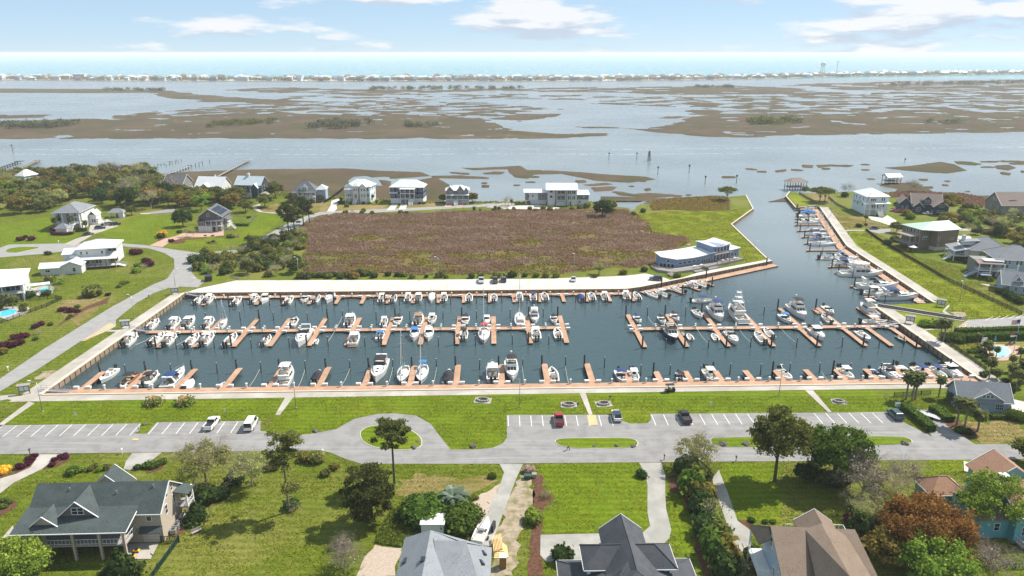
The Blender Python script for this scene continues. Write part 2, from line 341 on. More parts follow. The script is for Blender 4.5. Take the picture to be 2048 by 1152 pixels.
def KIDS_OF(o):
    if o.name not in KIDS: KIDS[o.name] = list(o.children)
    return KIDS[o.name]
def ordw(i):
    i += 1; return f"{i}{'th' if 10 <= i % 100 <= 20 else {1:'st',2:'nd',3:'rd'}.get(i % 10,'th')}"
def number(objs, fmt, group, by='x'):
    """one label for each of a row of look-alikes: its place along the row"""
    objs = sorted(objs, key=(lambda o: screen(o.location)[0]) if by == 'x' else (lambda o: -screen(o.location)[1]))
    for i, o in enumerate(objs): o['label'] = fmt.format(ordw(i)); o['group'] = group
def pts(s, z=0.0):
    """'frame x,y x,y ...' -> ground points"""
    out = []; f = 'o'
    for t in s.split():
        if ',' in t: x, y = t.split(','); out.append(G((f, float(x), float(y)), z))
        else: f = t
    return out
def ragged(poly, amp, step=1.1):
    """the worn outline of a patch of ground"""
    out = []; n = len(poly); k = 0.0
    for i in range(n):
        a, b = poly[i], poly[(i+1)%n]; d = b-a; L_ = d.length; m = max(1, min(120, int(L_/step))); nn = Vector((-d.y,d.x,0))/(L_+1e-6)
        for j in range(m):
            t = j/m; p = a+d*t; w = math.sin(math.pi*t)**.4 if j else 0
            out.append(p+nn*(amp*w*float(fbm(np.array([p.x/4.3]), np.array([p.y/4.3]), 3)[0])))
    return out
def smooth_poly(p, it=2):
    for _ in range(it):
        q = []
        for a, b in zip(p, p[1:]+p[:1]): q += [a*.75+b*.25, a*.25+b*.75]
        p = q
    return p
def smooth_line(p, it=2):
    for _ in range(it):
        q = [p[0]]
        for a, b in zip(p, p[1:]): q += [a*.75+b*.25, a*.25+b*.75]
        p = q+[p[-1]]
    return p
def ribbon(line, w):
    L_, R_ = [], []
    for i, p in enumerate(line):
        a = line[max(i-1,0)]; b = line[min(i+1,len(line)-1)]; d = (b-a); d.z = 0; d.normalize(); n = Vector((-d.y, d.x, 0))
        ww = w[i] if isinstance(w, (list,tuple)) else w
        L_.append(p+n*ww/2); R_.append(p-n*ww/2)
    return L_+R_[::-1]
def strip_mesh(mb, line, w, z):
    r = ribbon(line, w); n = len(line)
    mb.add([(p.x,p.y,z) for p in r], [(i, 2*n-1-i, 2*n-2-i, i+1) for i in range(n-1)]); return mb
# 2-D gradient noise for terrain
_perm = rng.permutation(512); _perm = np.concatenate([_perm,_perm,_perm]); _gr = rng.uniform(0, 2*np.pi, 512)
def pnoise(x, y):
    xi = np.floor(x).astype(int); yi = np.floor(y).astype(int); xf = x-xi; yf = y-yi; xi &= 511; yi &= 511
    u = xf*xf*xf*(xf*(xf*6-15)+10); v = yf*yf*yf*(yf*(yf*6-15)+10)
    def g(i, j):
        h = _perm[_perm[(xi+i) & 511]+((yi+j) & 511)] & 511; a = _gr[h]; return np.cos(a)*(xf-i)+np.sin(a)*(yf-j)
    return ((g(0,0)*(1-u)+g(1,0)*u)*(1-v)+(g(0,1)*(1-u)+g(1,1)*u)*v)*1.5
def fbm(x, y, o=4):
    s = 0; a = 1
    for k in range(o): s = s+a*pnoise(x+k*17.3, y+k*9.1); x = x*2.03; y = y*2.03; a *= .5
    return s
def inside(px, py, poly):
    r = np.zeros(px.shape, bool); n = len(poly)
    for i in range(n):
        x1, y1 = poly[i][0], poly[i][1]; x2, y2 = poly[(i+1)%n][0], poly[(i+1)%n][1]
        if y1 == y2: continue
        r ^= ((y1 > py) != (y2 > py)) & (px < (x2-x1)*(py-y1)/(y2-y1)+x1)
    return r
def sdist(px, py, poly):
    d = np.full(px.shape, 1e9); n = len(poly)
    for i in range(n):
        ax, ay = poly[i][0], poly[i][1]; bx, by = poly[(i+1)%n][0], poly[(i+1)%n][1]
        ex, ey = bx-ax, by-ay; t = np.clip(((px-ax)*ex+(py-ay)*ey)/(ex*ex+ey*ey+1e-9), 0, 1)
        d = np.minimum(d, np.hypot(px-ax-t*ex, py-ay-t*ey))
    return np.where(inside(px, py, poly), d, -d)
# ============================================================ WATER
def water_mat(name, c, cfar=None, rough=.06, bump=.25, y0=260, y1=420, bs=.9):
    m, nt, N, L, b = nodes_of(name)
    b.inputs['Roughness'].default_value = rough; b.inputs['IOR'].default_value = 1.333
    tc = N.new('ShaderNodeTexCoord')
    if cfar:                                              # deep dredged basin, shallow sandy sound beyond
        sp = N.new('ShaderNodeSeparateXYZ'); L.new(tc.outputs['Object'], sp.inputs[0])
        r = N.new('ShaderNodeMapRange'); r.interpolation_type = 'SMOOTHSTEP'; r.inputs[1].default_value = y0; r.inputs[2].default_value = y1; L.new(sp.outputs[1], r.inputs[0])
        n = N.new('ShaderNodeTexNoise'); n.inputs['Scale'].default_value = .008; n.inputs['Detail'].default_value = 6; L.new(tc.outputs['Object'], n.inputs[0])
        n2 = N.new('ShaderNodeMapRange'); n2.inputs[1].default_value = .3; n2.inputs[2].default_value = .7; n2.inputs[3].default_value = .8; n2.inputs[4].default_value = 1.15; L.new(n.outputs[0], n2.inputs[0])
        mx = N.new('ShaderNodeMix'); mx.data_type = 'RGBA'; L.new(r.outputs[0], mx.inputs[0]); mx.inputs[6].default_value = (*c,1); mx.inputs[7].default_value = (*cfar,1)
        hv = N.new('ShaderNodeHueSaturation'); L.new(mx.outputs[2], hv.inputs['Color']); L.new(n2.outputs[0], hv.inputs['Value']); L.new(hv.outputs[0], b.inputs['Base Color'])
    else: b.inputs['Base Color'].default_value = (*c,1)
    nw = N.new('ShaderNodeTexNoise'); nw.inputs['Scale'].default_value = .028; nw.inputs['Detail'].default_value = 4; L.new(tc.outputs['Object'], nw.inputs[0])     # wind patches
    rw = N.new('ShaderNodeMapRange'); rw.inputs[1].default_value = .35; rw.inputs[2].default_value = .68; rw.inputs[3].default_value = rough*.5; rw.inputs[4].default_value = rough*1.9; L.new(nw.outputs[0], rw.inputs[0]); ra = N.new('ShaderNodeMath'); ra.operation = 'MULTIPLY_ADD'; ra.inputs[1].default_value = .2; L.new(rw.outputs[0], ra.inputs[2]); L.new(ra.outputs[0], b.inputs['Roughness'])
    if cfar: L.new(r.outputs[0], ra.inputs[0])                # open water is choppier than the sheltered basin
    else: ra.inputs[0].default_value = 0
    n1 = N.new('ShaderNodeTexNoise'); n1.inputs['Scale'].default_value = bs; n1.inputs['Detail'].default_value = 5; n1.inputs['Roughness'].default_value = .6
    mp = N.new('ShaderNodeMapping'); mp.inputs['Scale'].default_value = (.55,1.2,1); L.new(tc.outputs['Object'], mp.inputs[0]); L.new(mp.outputs[0], n1.inputs[0])
    bp = N.new('ShaderNodeBump'); bp.inputs['Strength'].default_value = bump; bp.inputs['Distance'].default_value = .35; L.new(n1.outputs[0], bp.inputs['Height']); L.new(bp.outputs[0], b.inputs['Normal'])
water_mat('m_sound', (.034,.060,.065), (.16,.19,.20), rough=.055, bump=.26, y0=228, y1=335)
water_mat('m_ocean', (.085,.26,.29), rough=.2, bump=.2, bs=.05)
struct('water', MB().sheet([Vector(p) for p in ((-5000,40,0),(5000,40,0),(5000,2620,0),(-5000,2420,0))], Z_WATER), 'm_sound')
struct('ocean', MB().sheet([Vector(p) for p in ((-60000,2300,0),(60000,2500,0),(60000,60000,0),(-60000,60000,0))], Z_WATER-.4), 'm_ocean')
# white wake lines drawn out on the waterway
wk = MB()
for y, x0, x1, w in ((298.5,-60,2100,.9),(308.5,-60,1500,.9),(315,200,900,.5)):
    line = [G((x, y+.0032*max(0,x0-x)+(-.004*(x-1100) if x > 1100 else 0)+.8*math.sin(x*.011)), Z_WATER+.03) for x in range(x0, x1, 6)]
    for i in range(len(line)-1):
        if random.random() < .8: strip_mesh(wk, [line[i], line[i+1]], w*random.uniform(.3,1.5), Z_WATER+.03)
o = wk.build('boat_wake', 'print_pale'); tag(o, 'long thin white boat wakes across the waterway', 'wake'); o['kind'] = 'stuff'

# ============================================================ MARSH TERRAIN (cut by the water sheet)
def marsh():
    rows = []; y = 404.0
    while y > 158.5:
        rows.append(y); y -= .62 if y < 300 else .9
    rows = np.array(rows); cols = np.arange(-420, 2470, 3.4)
    PXg, PYg = np.meshgrid(cols, rows)
    cx = (PXg-1024)/F_PX; cy = (576-PYg)/F_PX
    dy = math.cos(PITCH)+cy*math.sin(PITCH); dz = -math.sin(PITCH)+cy*math.cos(PITCH); t = (HC-Z_WATER)/-dz
    X = cx*t; Y = dy*t
    def pl(f, s):
        a = [P(f, *map(float, q.split(','))) for q in s.split()]; return [(G(p, Z_WATER).x, G(p, Z_WATER).y) for p in a]
    H = np.full(X.shape, -.5)
    def put(f, s, edge, amp, sc, cover=0.0, top=1.0):
        nonlocal H
        poly = pl(f, s); mg = edge*(1.2+amp); q = np.array(poly)
        bb = (X > q[:,0].min()-mg) & (X < q[:,0].max()+mg) & (Y > q[:,1].min()-mg) & (Y < q[:,1].max()+mg)
        x, y = X[bb], Y[bb]; sd = sdist(x, y, poly); n = fbm(x/sc+3.7, y/sc*1.25, 5)
        h = np.minimum(np.minimum(sd/edge, .6) + amp*n + cover, sd/edge*1.5+.25+amp*.3*n)
        H[bb] = np.maximum(H[bb], np.clip(h, -.5, top))
    A = 'o'
    put(A, '-420,244 0,243 160,238 330,238 420,228 600,227 700,231 900,232 975,240 1005,256 1045,263 1110,268.5 1215,266.5 1224,271 1150,275.5 1000,277 800,278 500,277 200,277 0,278 -420,279', 14, 1.05, 42, .15)
    put(A, '1115,252 1200,254 1290,257.5 1335,252 1372,238 1420,229 1500,227 1640,229 1800,226 2048,224 2470,222 2470,260 2048,264 1850,266.5 1650,270 1500,274.5 1425,274 1350,268 1270,259 1180,256.5', 14, 1.15, 42, .1)
    # braided creeks
    put(A, '330,232 420,212 560,205 800,200 1000,208 1110,218 1040,226 980,236 600,228 420,230', 30, 2.4, 42, -.5)
    put(A, '200,236 300,222 500,216 480,230 330,238', 20, 1.8, 55, -.3)
    put(A, '980,238 1040,228 1120,228 1110,233 1040,243', 9, 1.0, 40, .1)
    put(A, '450,180 560,175 760,180 1050,176 1250,174 1460,172 1600,178 1420,190 1200,186 1000,182 700,188 560,186', 45, 1.8, 85, -.05)
    put(A, '500,200 700,186 1000,188 1300,192 1150,200 800,199', 40, 2.4, 70, -.9)
    put(A, '1180,205 1340,192 1480,190 1640,192 1560,205 1400,215 1250,213', 30, 2.4, 55, -.55)
    put(A, '1340,175 1420,171 1560,174 1690,188 1600,190 1450,189 1360,186', 40, 1.6, 80, .05)
    put(A, '1330,236 1420,214 1560,205 1800,198 2048,196 2470,190 2470,224 2048,226 1800,228 1560,230 1440,230', 30, 2.5, 48, -.45)
    put(A, '1520,194 1700,190 1850,192 2048,190 2470,186 2470,200 2048,198 1700,200', 30, 2.2, 55, -.3)
    put(A, '1570,172 1640,167 1750,164 1900,160.5 2470,156 2470,178 2048,180 1900,184 1700,180 1640,174', 50, 1.8, 90, -.05)
    put(A, '1640,184 1900,184 2048,182 2470,180 2470,194 2048,192 1760,190', 50, 2.5, 65, -.5)
    put(A, '-420,176 0,177.5 200,178 330,181 350,184 200,186 0,185.5 -420,184', 40, .7, 160, .4)
    put(A, '300,184 380,186 480,196 620,203 560,207 420,204 330,194', 30, 1.0, 90, .2)
    put(A, '-420,228 0,229 120,230 200,232 120,236 0,236 -420,236', 20, 1.8, 60, -.3)
    # near shore
    put(A, '-420,350 0,352 200,354 300,350 380,344 520,339 690,337.5 760,342 840,345 858,352 800,356 745,350 705,353 692,362 700,372 800,372 830,362 870,355 900,372 880,404 300,404 -420,404', 7, .35, 22, .4)
    put('t2', '715,690 780,692 960,684 1050,678 1090,703 1250,708 1400,716 1600,732 1780,742 1845,757 1690,776 1500,764 1300,724 1130,728 1095,752 1030,745 1000,722 985,697 860,700 780,702', 5, .3, 16, .3)
    for s in ('530,738 700,735 870,746 870,754 690,752 560,750', '640,714 760,722 750,731 650,722', '835,722 900,712 965,714 940,728 850,727', '1110,740 1165,740 1160,748 1115,747', '1085,771 1142,771 1138,778 1090,777',
              '830,776 858,776 855,786 832,785', '830,792 872,792 868,806 832,805', '1015,789 1052,789 1048,796 1018,795', '1378,763 1435,763 1440,776 1385,778', '1420,790 1560,778 1600,786 1480,796', '1470,806 1570,800 1618,802 1590,822 1490,828',
              '1590,830 1650,830 1720,845 1800,838 1930,845 1990,852 1900,862 1760,862 1640,850', '1690,796 1720,796 1718,801 1692,800', '1780,815 1812,808 1818,822 1790,826', '1755,762 1790,762 1788,772 1760,771', '1530,858 1700,862 2048,875 2048,900 1530,900', '290,742 335,742 330,754 295,752', '150,735 300,716 420,722 500,735 420,745 300,738 190,745', '230,760 300,770 290,795 250,790'):
        put('t2', s, 3, .25, 9, .3)
    for s in ('1230,690 1380,680 1560,655 1640,670 1710,705 1600,722 1500,717 1350,705', '750,672 812,676 810,690 755,688', '830,674 920,672 1050,676 1020,685 910,680 850,690', '865,690 912,692 908,702 870,700', '420,693 490,698 480,704 425,700', '485,709 540,709 535,718 490,717', '590,706 655,698 650,712 600,717',
              '685,697 755,702 750,710 690,706', '1092,667 1148,669 1140,675 1095,674', '1095,698 1142,700 1138,706 1100,705', '1640,652 1740,655 1800,668 1760,676 1660,668', '1790,682 1880,684 1870,691 1800,689', '1880,678 1960,672 2000,690 1950,705 1890,695', '1910,714 1970,720 1960,734 1915,728', '1790,652 1900,650 1890,658 1800,658', '1900,648 2048,650 2048,658 1920,656', '1960,662 2048,660 2048,672 1970,670',
              '280,740 358,740 355,751 285,750', '1130,752 1175,754 1170,760 1135,758', '1435,755 1485,755 1478,766 1440,764', '1568,786 1605,788 1600,797 1572,795', '1585,764 1615,766 1612,772 1588,771', '1465,799 1515,800 1510,811 1468,809', '1705,826 1728,826 1726,832 1708,831', '2030,706 2048,706 2048,720 2035,718', '70,846 98,846 96,852 72,852', '0,852 45,852 40,860 0,860'):
        put('t3', s, 3, .25, 9, .3)
    put('o', '1540,404 1600,388 1700,384 1790,386 1800,378 1760,372 1775,366 1830,366 1850,376 1870,386 1940,392 2000,392 2100,404', 6, .4, 18, .4)
    Z = Z_WATER + np.where(H > 0, .12+H*.5, H*1.2)
    Z += np.where(H > .05, .18*pnoise(X/3.1, Y/3.1), 0)
    n, k = X.shape
    me = bpy.data.meshes.new('marsh'); V = np.stack([X.ravel(), Y.ravel(), Z.ravel()], 1)
    idx = np.arange(n*k).reshape(n, k)
    q = np.stack([idx[:-1,:-1], idx[:-1,1:], idx[1:,1:], idx[1:,:-1]], -1).reshape(-1,4)
    keep = (H.ravel()[q] > -.45).any(1); q = q[keep]
    used = np.unique(q); mp = np.full(n*k, -1); mp[used] = np.arange(len(used)); q = mp[q]; V = V[used]
    me.vertices.add(len(V)); me.vertices.foreach_set('co', V.ravel()); me.loops.add(q.size); me.loops.foreach_set('vertex_index', q.ravel().astype(np.int32))
    me.polygons.add(len(q)); me.polygons.foreach_set('loop_start', np.arange(0, q.size, 4, dtype=np.int32)); me.update(calc_edges=True); me.validate()
    me.materials.append(M['farmarsh']); o = link('marsh_terrain', me); o['kind'] = 'structure'
marsh()
def strips(name, mat_, items, z, amp=.9):
    for i, s in enumerate(items): struct(name, MB().sheet(ragged(pts(s), amp), z+.002*i), mat_)

# ============================================================ LAND
SEAWALL = [Vector(p) for p in ((145.1,243.5,0),(147.1,277.9,0),(148.9,318.8,0),(160.2,362.5,0),(171.3,405.9,0))]
WHARF = [Vector(p) for p in ((46.9,258.6,0),(73.3,274.3,0),(107.2,294.4,0))]
CHAN = pts('m6 735,487 700,455 545,305 657,225 620,155')
NTIP = pts('b6 440,150 250,170 155,60 190,15')
west = [UV(-109.6,255.0), UV(-113.3,172.2)]; east = [UV(128.4,172.2), UV(130.0,233)]
slipc = pts('b5 1330,186')
ground = [Vector((-900,40,0)), Vector((-900,505,0))] + pts('o 0,351.5 200,354 330,372 430,378 560,382 660,392 760,397 860,402 960,403 1050,401 1180,403 1215,412 1262,416 1300,403 1372,399 1440,395') \
    + CHAN[::-1] + WHARF[::-1] + [UV(49,255.0)] + west + east + pts('b5 850,200') + slipc + SEAWALL + NTIP + pts('o 1625,389 1700,384 1790,388 1850,394 1930,399 1990,403 2048,401') + [Vector((900,440,0)), Vector((900,40,0))]
struct('ground', MB().prism([(p.x,p.y) for p in ground], -3.2, 0.0), 'grass')
# lawns and bare soil lie as thin sheets on it
strips('lawn', 'lawn', ['c1 -300,270 0,268 190,122 600,115 1680,98 1625,200 1520,240 920,245 870,300 790,318 825,255 30,262', 'c1 1700,110 1881,95 1881,330 1750,325 1560,300 1640,205',
    'c2 -60,95 1587,70 1587,205 1272,205 1275,340 1250,375 1190,400 1100,408 945,408 880,330 830,258 740,208 620,195 520,198 380,228 270,288 110,318 -40,318 -90,200', 'c3 0,72 290,72 350,205 0,205', 'c3 330,72 1469,66 1469,193 705,200 712,235 690,255 590,258 540,240 480,203 370,205',
    'c4 0,64 440,62 570,190 0,192', 'c4 490,62 830,58 990,165 1000,186 610,190', 'c4 880,475 1650,462 1640,500 1180,560 900,530', 'c3 60,490 610,488 660,530 685,560 690,640 690,780 700,850 660,895 80,900 75,780 170,720 70,560', 'c3 810,700 900,700 960,1000 900,1040 840,960 830,870', 'c3 1120,490 1469,484 1469,840 1310,840 1220,820 1160,660 1115,540',
    'h1 0,790 700,715 720,800 620,930 1150,925 900,1060 700,1060 0,1105', 'h1 1290,930 1660,770 1900,660 2033,660 2033,1070 1640,1055 1640,1010', 'h3 0,680 270,680 420,800 640,830 660,905 430,940 0,1090', 'h3 170,1100 330,1060 480,1000 900,985 1210,960 1150,830 1340,830 1460,690 1130,690 1120,660 1750,655 1780,740 1500,990 1450,1060 1250,1060 800,1110 300,1140',
    'm4 1230,770 1460,730 1500,745 1340,780 1210,755'], .02)
strips('lawn', 'field', ['m6 1128,342 1240,338 1290,382 1420,460 1640,590 2030,765 2000,775 1780,788 1740,770 1660,720 1640,690 1590,680 1420,585 1270,480 1160,420',
    'm6 75,250 200,238 440,235 620,226 650,228 548,303 698,452 728,485 620,503 590,430 510,398 300,374 160,350 110,290', 'b6 175,50 265,45 430,140 260,155', 'b5 950,200 1320,193 1345,222 1395,235 1370,260 1150,235', 'b5 950,252 1110,265 1400,330 1480,345 1440,395 1190,400 1090,370', 'k7 300,205 430,185 440,280 590,340 870,560 800,610 520,400'], .02)
strips('dry_lawn', 'dry', ['h7 725,575 1060,735 1330,720 1400,800 1735,880 1400,905 1380,890 1200,890 950,935 820,720', 'h7 380,370 560,360 760,400 800,530 640,540', 'h4 0,470 160,450 600,440 690,440 640,560 520,560 0,600', 'h4 790,470 1480,470 1450,548 760,562', 'h4 1740,470 2048,440 2048,520 1730,545', 'h5 0,380 100,360 220,380 130,420 0,430', 'h3 1480,600 1700,520 1900,540 1870,600 1700,650 1520,620',
    'c2 640,590 850,560 1230,590 1090,660 900,720 650,740 640,640', 'c4 1200,250 1728,250 1728,378 1440,378 1480,330', 'm4 400,900 560,870 700,890 640,960 520,1060 420,1000', 'k7 700,1040 1235,1020 1235,1152 850,1152'], .035, 2.4)
strips('mulch_bed', 'mulch', ['c2 1430,560 1485,560 1490,640 1550,700 1490,760 1480,860 1490,1152 1400,1152 1420,900 1430,740', 'k2 370,42 250,60 230,130 150,190 0,240 0,262 150,215 280,155 330,95', 'k2 470,110 560,50 640,48 640,90 560,140 390,185', 'k2 0,450 60,440 155,470 150,510 80,570 0,610', 'k2 1330,150 1400,90 1530,120 1480,180 1340,215',
    'h3 260,1045 300,1010 460,1000 700,985 1000,990 1210,950 1190,1000 1040,1000 880,985 700,1000 480,1020 470,1060 330,1075', 'h3 750,1045 850,1030 920,1050 880,1075 780,1075', 'h3 100,1000 200,990 280,970 250,1010 130,1040', 'h3 1450,580 1560,565 1680,600 1600,605 1480,605', 'c4 1270,250 1400,270 1465,330 1440,350 1340,330 1280,280', 'k2 1500,760 1700,640 1720,720 1600,800', 'c3 800,560 850,560 940,680 1010,940 1070,1152 1020,1152 960,900 900,690 830,650', 'c3 1225,820 1290,830 1300,880 1260,870', 'b1 480,360 640,250 800,180 900,140 880,190 720,240 560,330 460,390', 'k7 510,1060 620,1010 700,1080 820,1100 790,1140 600,1130'], .05, .5)
strips('gravel_patch', 'gravel', ['c2 1235,610 1190,850 1010,900 940,890 1050,850 1090,780 1040,740 1120,670', 'c2 500,970 655,990 620,1152 390,1152 420,1080'], .05, .7)
strips('bare_soil', 'sandlot', ['c2 1350,560 1420,590 1430,700 1390,800 1350,900 1310,1152 1180,1152 1190,980 1250,830 1310,640', 'b5 1440,255 1570,262 1590,290 1480,285', 'b1 340,750 470,745 440,785 330,815 280,800', 'n5 380,580 600,545 760,580 600,605 430,600', 'n5 1170,715 1230,710 1200,735'], .05, 1.6)
# marsh inside the community
MARSH_IN = 'n4 1480,380 1620,240 1897,190 m5 330,280 700,285 1000,272 1350,262 1700,255 2048,262 n5 440,300 600,360 720,470 760,570 1150,630 1250,690 900,830 800,950 640,980 550,1010 300,1000 180,1010 m5 1700,640 1500,645 1200,640 900,645 500,640 330,635 200,650 150,600 170,500 120,420'
struct('marsh_flat', MB().sheet(ragged(pts(MARSH_IN), 3, 2), .03), 'marshflat')
struct('marsh_flat', MB().sheet(ragged(pts('n5 760,190 1000,160 1500,130 1640,140 1690,170 1698,305 1300,318 1000,300 760,315 720,260'), 2.5, 2), .03), 'marshflat')
struct('tidal_creek', MB().sheet(pts('n5 205,440 290,370 350,330 490,300 485,260 560,230 640,200 700,195 620,225 560,250 550,295 430,320 370,350 300,400 215,455'), .06), 'm_sound')
struct('tidal_pond', MB().sheet(smooth_poly(pts('m5 700,452 750,455 758,468 720,465')), .06), 'm_sound')

# ---------------------------------------------------------- roads and paving
struct('road', MB().sheet(pts('o -420,853 0,853.6 10,851 281,847 279,862 269,867.5 293,868 313,845 521,841.6 521,862 592,870.6 617,869 672,858.7 709,838 757,828 791,827 832,831.5 862,848.5 879.4,872 901.5,899.5 954,899 985,896 1005,887.6 1014,875.7 1013,830.4 1223.4,829.8 1243.8,841.7 1261,847.8 1295,846.8 1302,840 1300,828 1519.5,826.4 1698,825.3 1800,824 1804,843 1861,872 1900,889 2048,888.6 2600,884 2600,916 2048,919 1560,922.7 1060,926.8 998,928 723,928 690,918 661.7,906 640,901 340,904.6 0,908.7 -420,914'), .06), 'asphalt')
struct('road', MB().sheet(pts('o -420,1010 -420,950 0,757.8 90,696.7 220,616 305,569.8 334,557.8 349,536.6 348,518 328,506 298,497 240,492.5 152,500 76,509 0,515 -300,525 -300,495 0,495.6 18,489.5 76,488 121,487 240,486.5 289,490.4 334,497 395,506 474,500 517,479 562,454.5 600,436 640,424 700,421 840,415 960,409.5 995,404 1010,399 1030,402 1030,410 900,417.5 700,428 660,431 610,446 575,464 520,490 420,520 388,530 383,545 395,558 410,562 396,575 346,573 307,586.7 273,606.5 232,640 158.7,684.5 73,740.7 0,783'), .065), 'asphalt_old')
struct('road', MB().sheet(pts('h7 1400,900 1560,935 1740,925 1740,985 1560,1000 1380,960'), .06), 'asphalt_old')
struct('road', MB().sheet(pts('h8 940,700 1180,705 1400,690 1600,690 1930,760 1930,800 1650,740 1400,720 1180,735 950,730'), .06), 'oldslab')
struct('parking_lot', MB().sheet(pts('k7 575,190 720,92 1020,75 1600,20 1600,200 940,187'), .06), 'asphalt_old')
struct('driveway', MB().sheet(pts('c4 1080,175 1180,178 1300,290 1445,381 1200,381 1185,330'), .075), 'asphalt')
DZ = .08
for s, m_ in (('c2 1230,495 1370,495 1330,580 1180,980 1085,960 1240,600 1258,545', 'oldslab'), ('c3 640,487 770,487 795,560 795,680 800,760 830,880 820,930 790,960 400,960 400,905 660,900 705,860 690,780 690,620 670,540', 'oldslab'), ('c3 62,912 400,903 410,1000 300,1066 95,1070 60,1030', 'oldslab'),
    ('c3 1070,580 1110,530 1160,660 1220,830 1290,880 1300,980 1270,1080 1210,1040 1180,920 1140,800 1090,660', 'oldslab'), ('k2 350,42 540,42 470,110 380,180 130,300 0,400 0,265 150,220 280,160 330,90', 'concrete'), ('k2 1210,30 1480,25 1400,90 1330,150 1250,190 1130,180 1150,110', 'oldslab'), ('k2 0,830 120,690 130,740 40,850 0,900', 'concrete'), ('k2 1165,860 1455,850 1380,1000 1180,1000', 'concrete'),
    ('h1 1290,935 1200,910 1230,800 1420,760 1450,735 1500,760 1620,800 1600,830', 'concrete'), ('h1 870,1075 1030,1000 1290,935 1000,1100', 'concrete'), ('h3 -10,1095 200,1000 340,970 440,930 660,905 1000,900 1000,960 700,980 480,985 300,1030 170,1115', 'brickpave'), ('h3 1390,560 1490,525 1500,545 1440,580 1530,635 1760,650 1740,665 1480,640 1400,600', 'concrete'), ('h4 700,425 820,380 830,440 770,480 780,530 740,570 640,570 690,490', 'slab'), ('h4 1530,465 1620,465 1560,550 1450,555', 'slab'), ('h4 1650,465 1740,470 1715,540 1620,545', 'slab'), ('h5 235,385 310,385 295,425 215,425', 'brickpave'), ('h5 375,385 440,385 425,420 350,420', 'brickpave'), ('h5 890,415 1280,395 1530,430 1530,450 890,448', 'slab'), ('h5 790,380 900,360 1010,410 890,440 690,430', 'oldslab'),
    ('h7 1370,725 1620,760 1690,715 1835,800 1820,860 1740,880 1560,820 1440,790', 'slab'), ('h1 1900,655 2033,650 2033,670 1900,670', 'concrete'), ('c4 1640,110 1728,130 1728,190 1660,190', 'slab'), ('h3 0,640 330,590 340,640 0,668', 'asphalt'), ('k1 400,160 620,155 640,215 390,230', 'slab'), ('k1 740,800 830,805 1040,850 1030,862 830,825', 'concrete'), ('h8 930,810 1150,800 1160,860 930,870', 'slab')):
    DZ += .002; struct("driveway", MB().sheet(pts(s), DZ), m_)
struct('quay', MB().sheet([UV(-109.6,255)]+pts('o 396,577.5 473,561 827,560 1100,557.5 1250,552 1290,547 1330,556 1345,562')+[Vector((73.3,278,0)), Vector((107.2,297,0)), WHARF[2], WHARF[1], WHARF[0], UV(49,255.0)], .07), 'slab')
struct('walkway', MB().sheet([UV(-109.6,255), UV(-113.3,172.2), UV(-119,168.7), UV(-118.2,172), UV(-113.4,255)], .07), 'concrete')
struct('walkway', MB().sheet([UV(-119,168.7), UV(-113.3,172.2), UV(128.4,172.2), UV(133.4,169.5), UV(60,169.5)], .07), 'concrete')
struct('walkway', MB().sheet([UV(128.4,172.2), UV(130,233), UV(134.6,232), UV(133.4,169.5)], .07), 'concrete')
struct('walkway', MB().sheet(SEAWALL+[p+Vector((4.3,0,0)) for p in SEAWALL[::-1]], .07), 'concrete')
for s in ('c1 0,255 170,128 205,138 0,280', 'c1 1680,98 1728,98 1645,208 1618,205', 'c3 288,72 326,72 368,205 346,207', 'c4 440,62 488,62 598,190 576,190', 'h7 1000,960 1080,945 1330,945 1330,958 1090,962 1010,972', 'b1 860,410 1010,408 1005,425 870,425', 'b1 0,950 120,940 250,970 200,1000 60,980 0,990', 'b5 1160,405 1350,390 1350,400 1165,415', 'b5 1395,245 1440,200 1450,210 1410,250 1480,300 1460,305 1390,260', 'c1 -300,455 0,268 30,262 -300,500'):
    struct('footpath', MB().sheet(pts(s), .085), 'concrete')
# raised grass islands in the paving, with kerbs
def island(s, n=2):
    p = smooth_poly(pts(s), n); c = sum(p, Vector())/len(p)
    o = struct('grass_island', MB().prism([(q.x,q.y) for q in p], .05, .17), 'lawn')
    big = [c+(q-c)*(1+.16/max((q-c).length,.1)) for q in p]
    MB().prism([(q.x,q.y) for q in big], .05, .15).build('kerb', 'kerbstone', o)
for s in ('o 717,864 745,851 790,851 825,862 845,880 840,899 780,901 730,890', 'o 1109,882 1125,877.5 1200,877 1265,877 1278,887 1268,896 1200,897.5 1138,897 1116,890', 'o 1418,878 1440,876 1600,875 1800,873.5 1824,880 1822,889 1700,892 1500,894.5 1430,895'): island(s)
island('m4 25,572 60,550 150,540 285,542 200,560 100,582', 2)
# painted bays
def bays(p0, p1, n, slant, depth, skip=()):
    a, b = G(p0, .085), G(p1, .085)
    for i in range(n+1):
        if i in skip: continue
        t = a.lerp(b, i/n); e = t+Vector((slant, -depth, 0))
        o = struct('bay_line', strip_mesh(MB(), [t, e], .13, .085), 'paint_white')
bays(('o',34,850.5), ('o',281,847.5), 9, .2, 5.4); bays(('o',-130,853), ('o',34,850.5), 6, .2, 5.4, (6,)); bays(('o',316,846), ('o',476,843.4), 6, .2, 5.3)
bays(('o',1016,831), ('o',1220,830.5), 9, .1, 5.2); bays(('o',1303,829.5), ('o',1519,827.5), 9, .1, 5.2); bays(('o',1628,826.5), ('o',1768,825.5), 6, .1, 5.1)
bays(('k7',700,140), ('k7',940,172), 6, -1.2, 1.8); bays(('k7',880,95), ('k7',1235,68), 5, 4.5, -3.4)
for s in ('n3 900,295 1065,290 1115,480 935,482', 'b1 655,510 870,425 950,380 950,330 900,345'):
    struct('crosswalk', MB().sheet(pts(s), .09), 'oldslab')
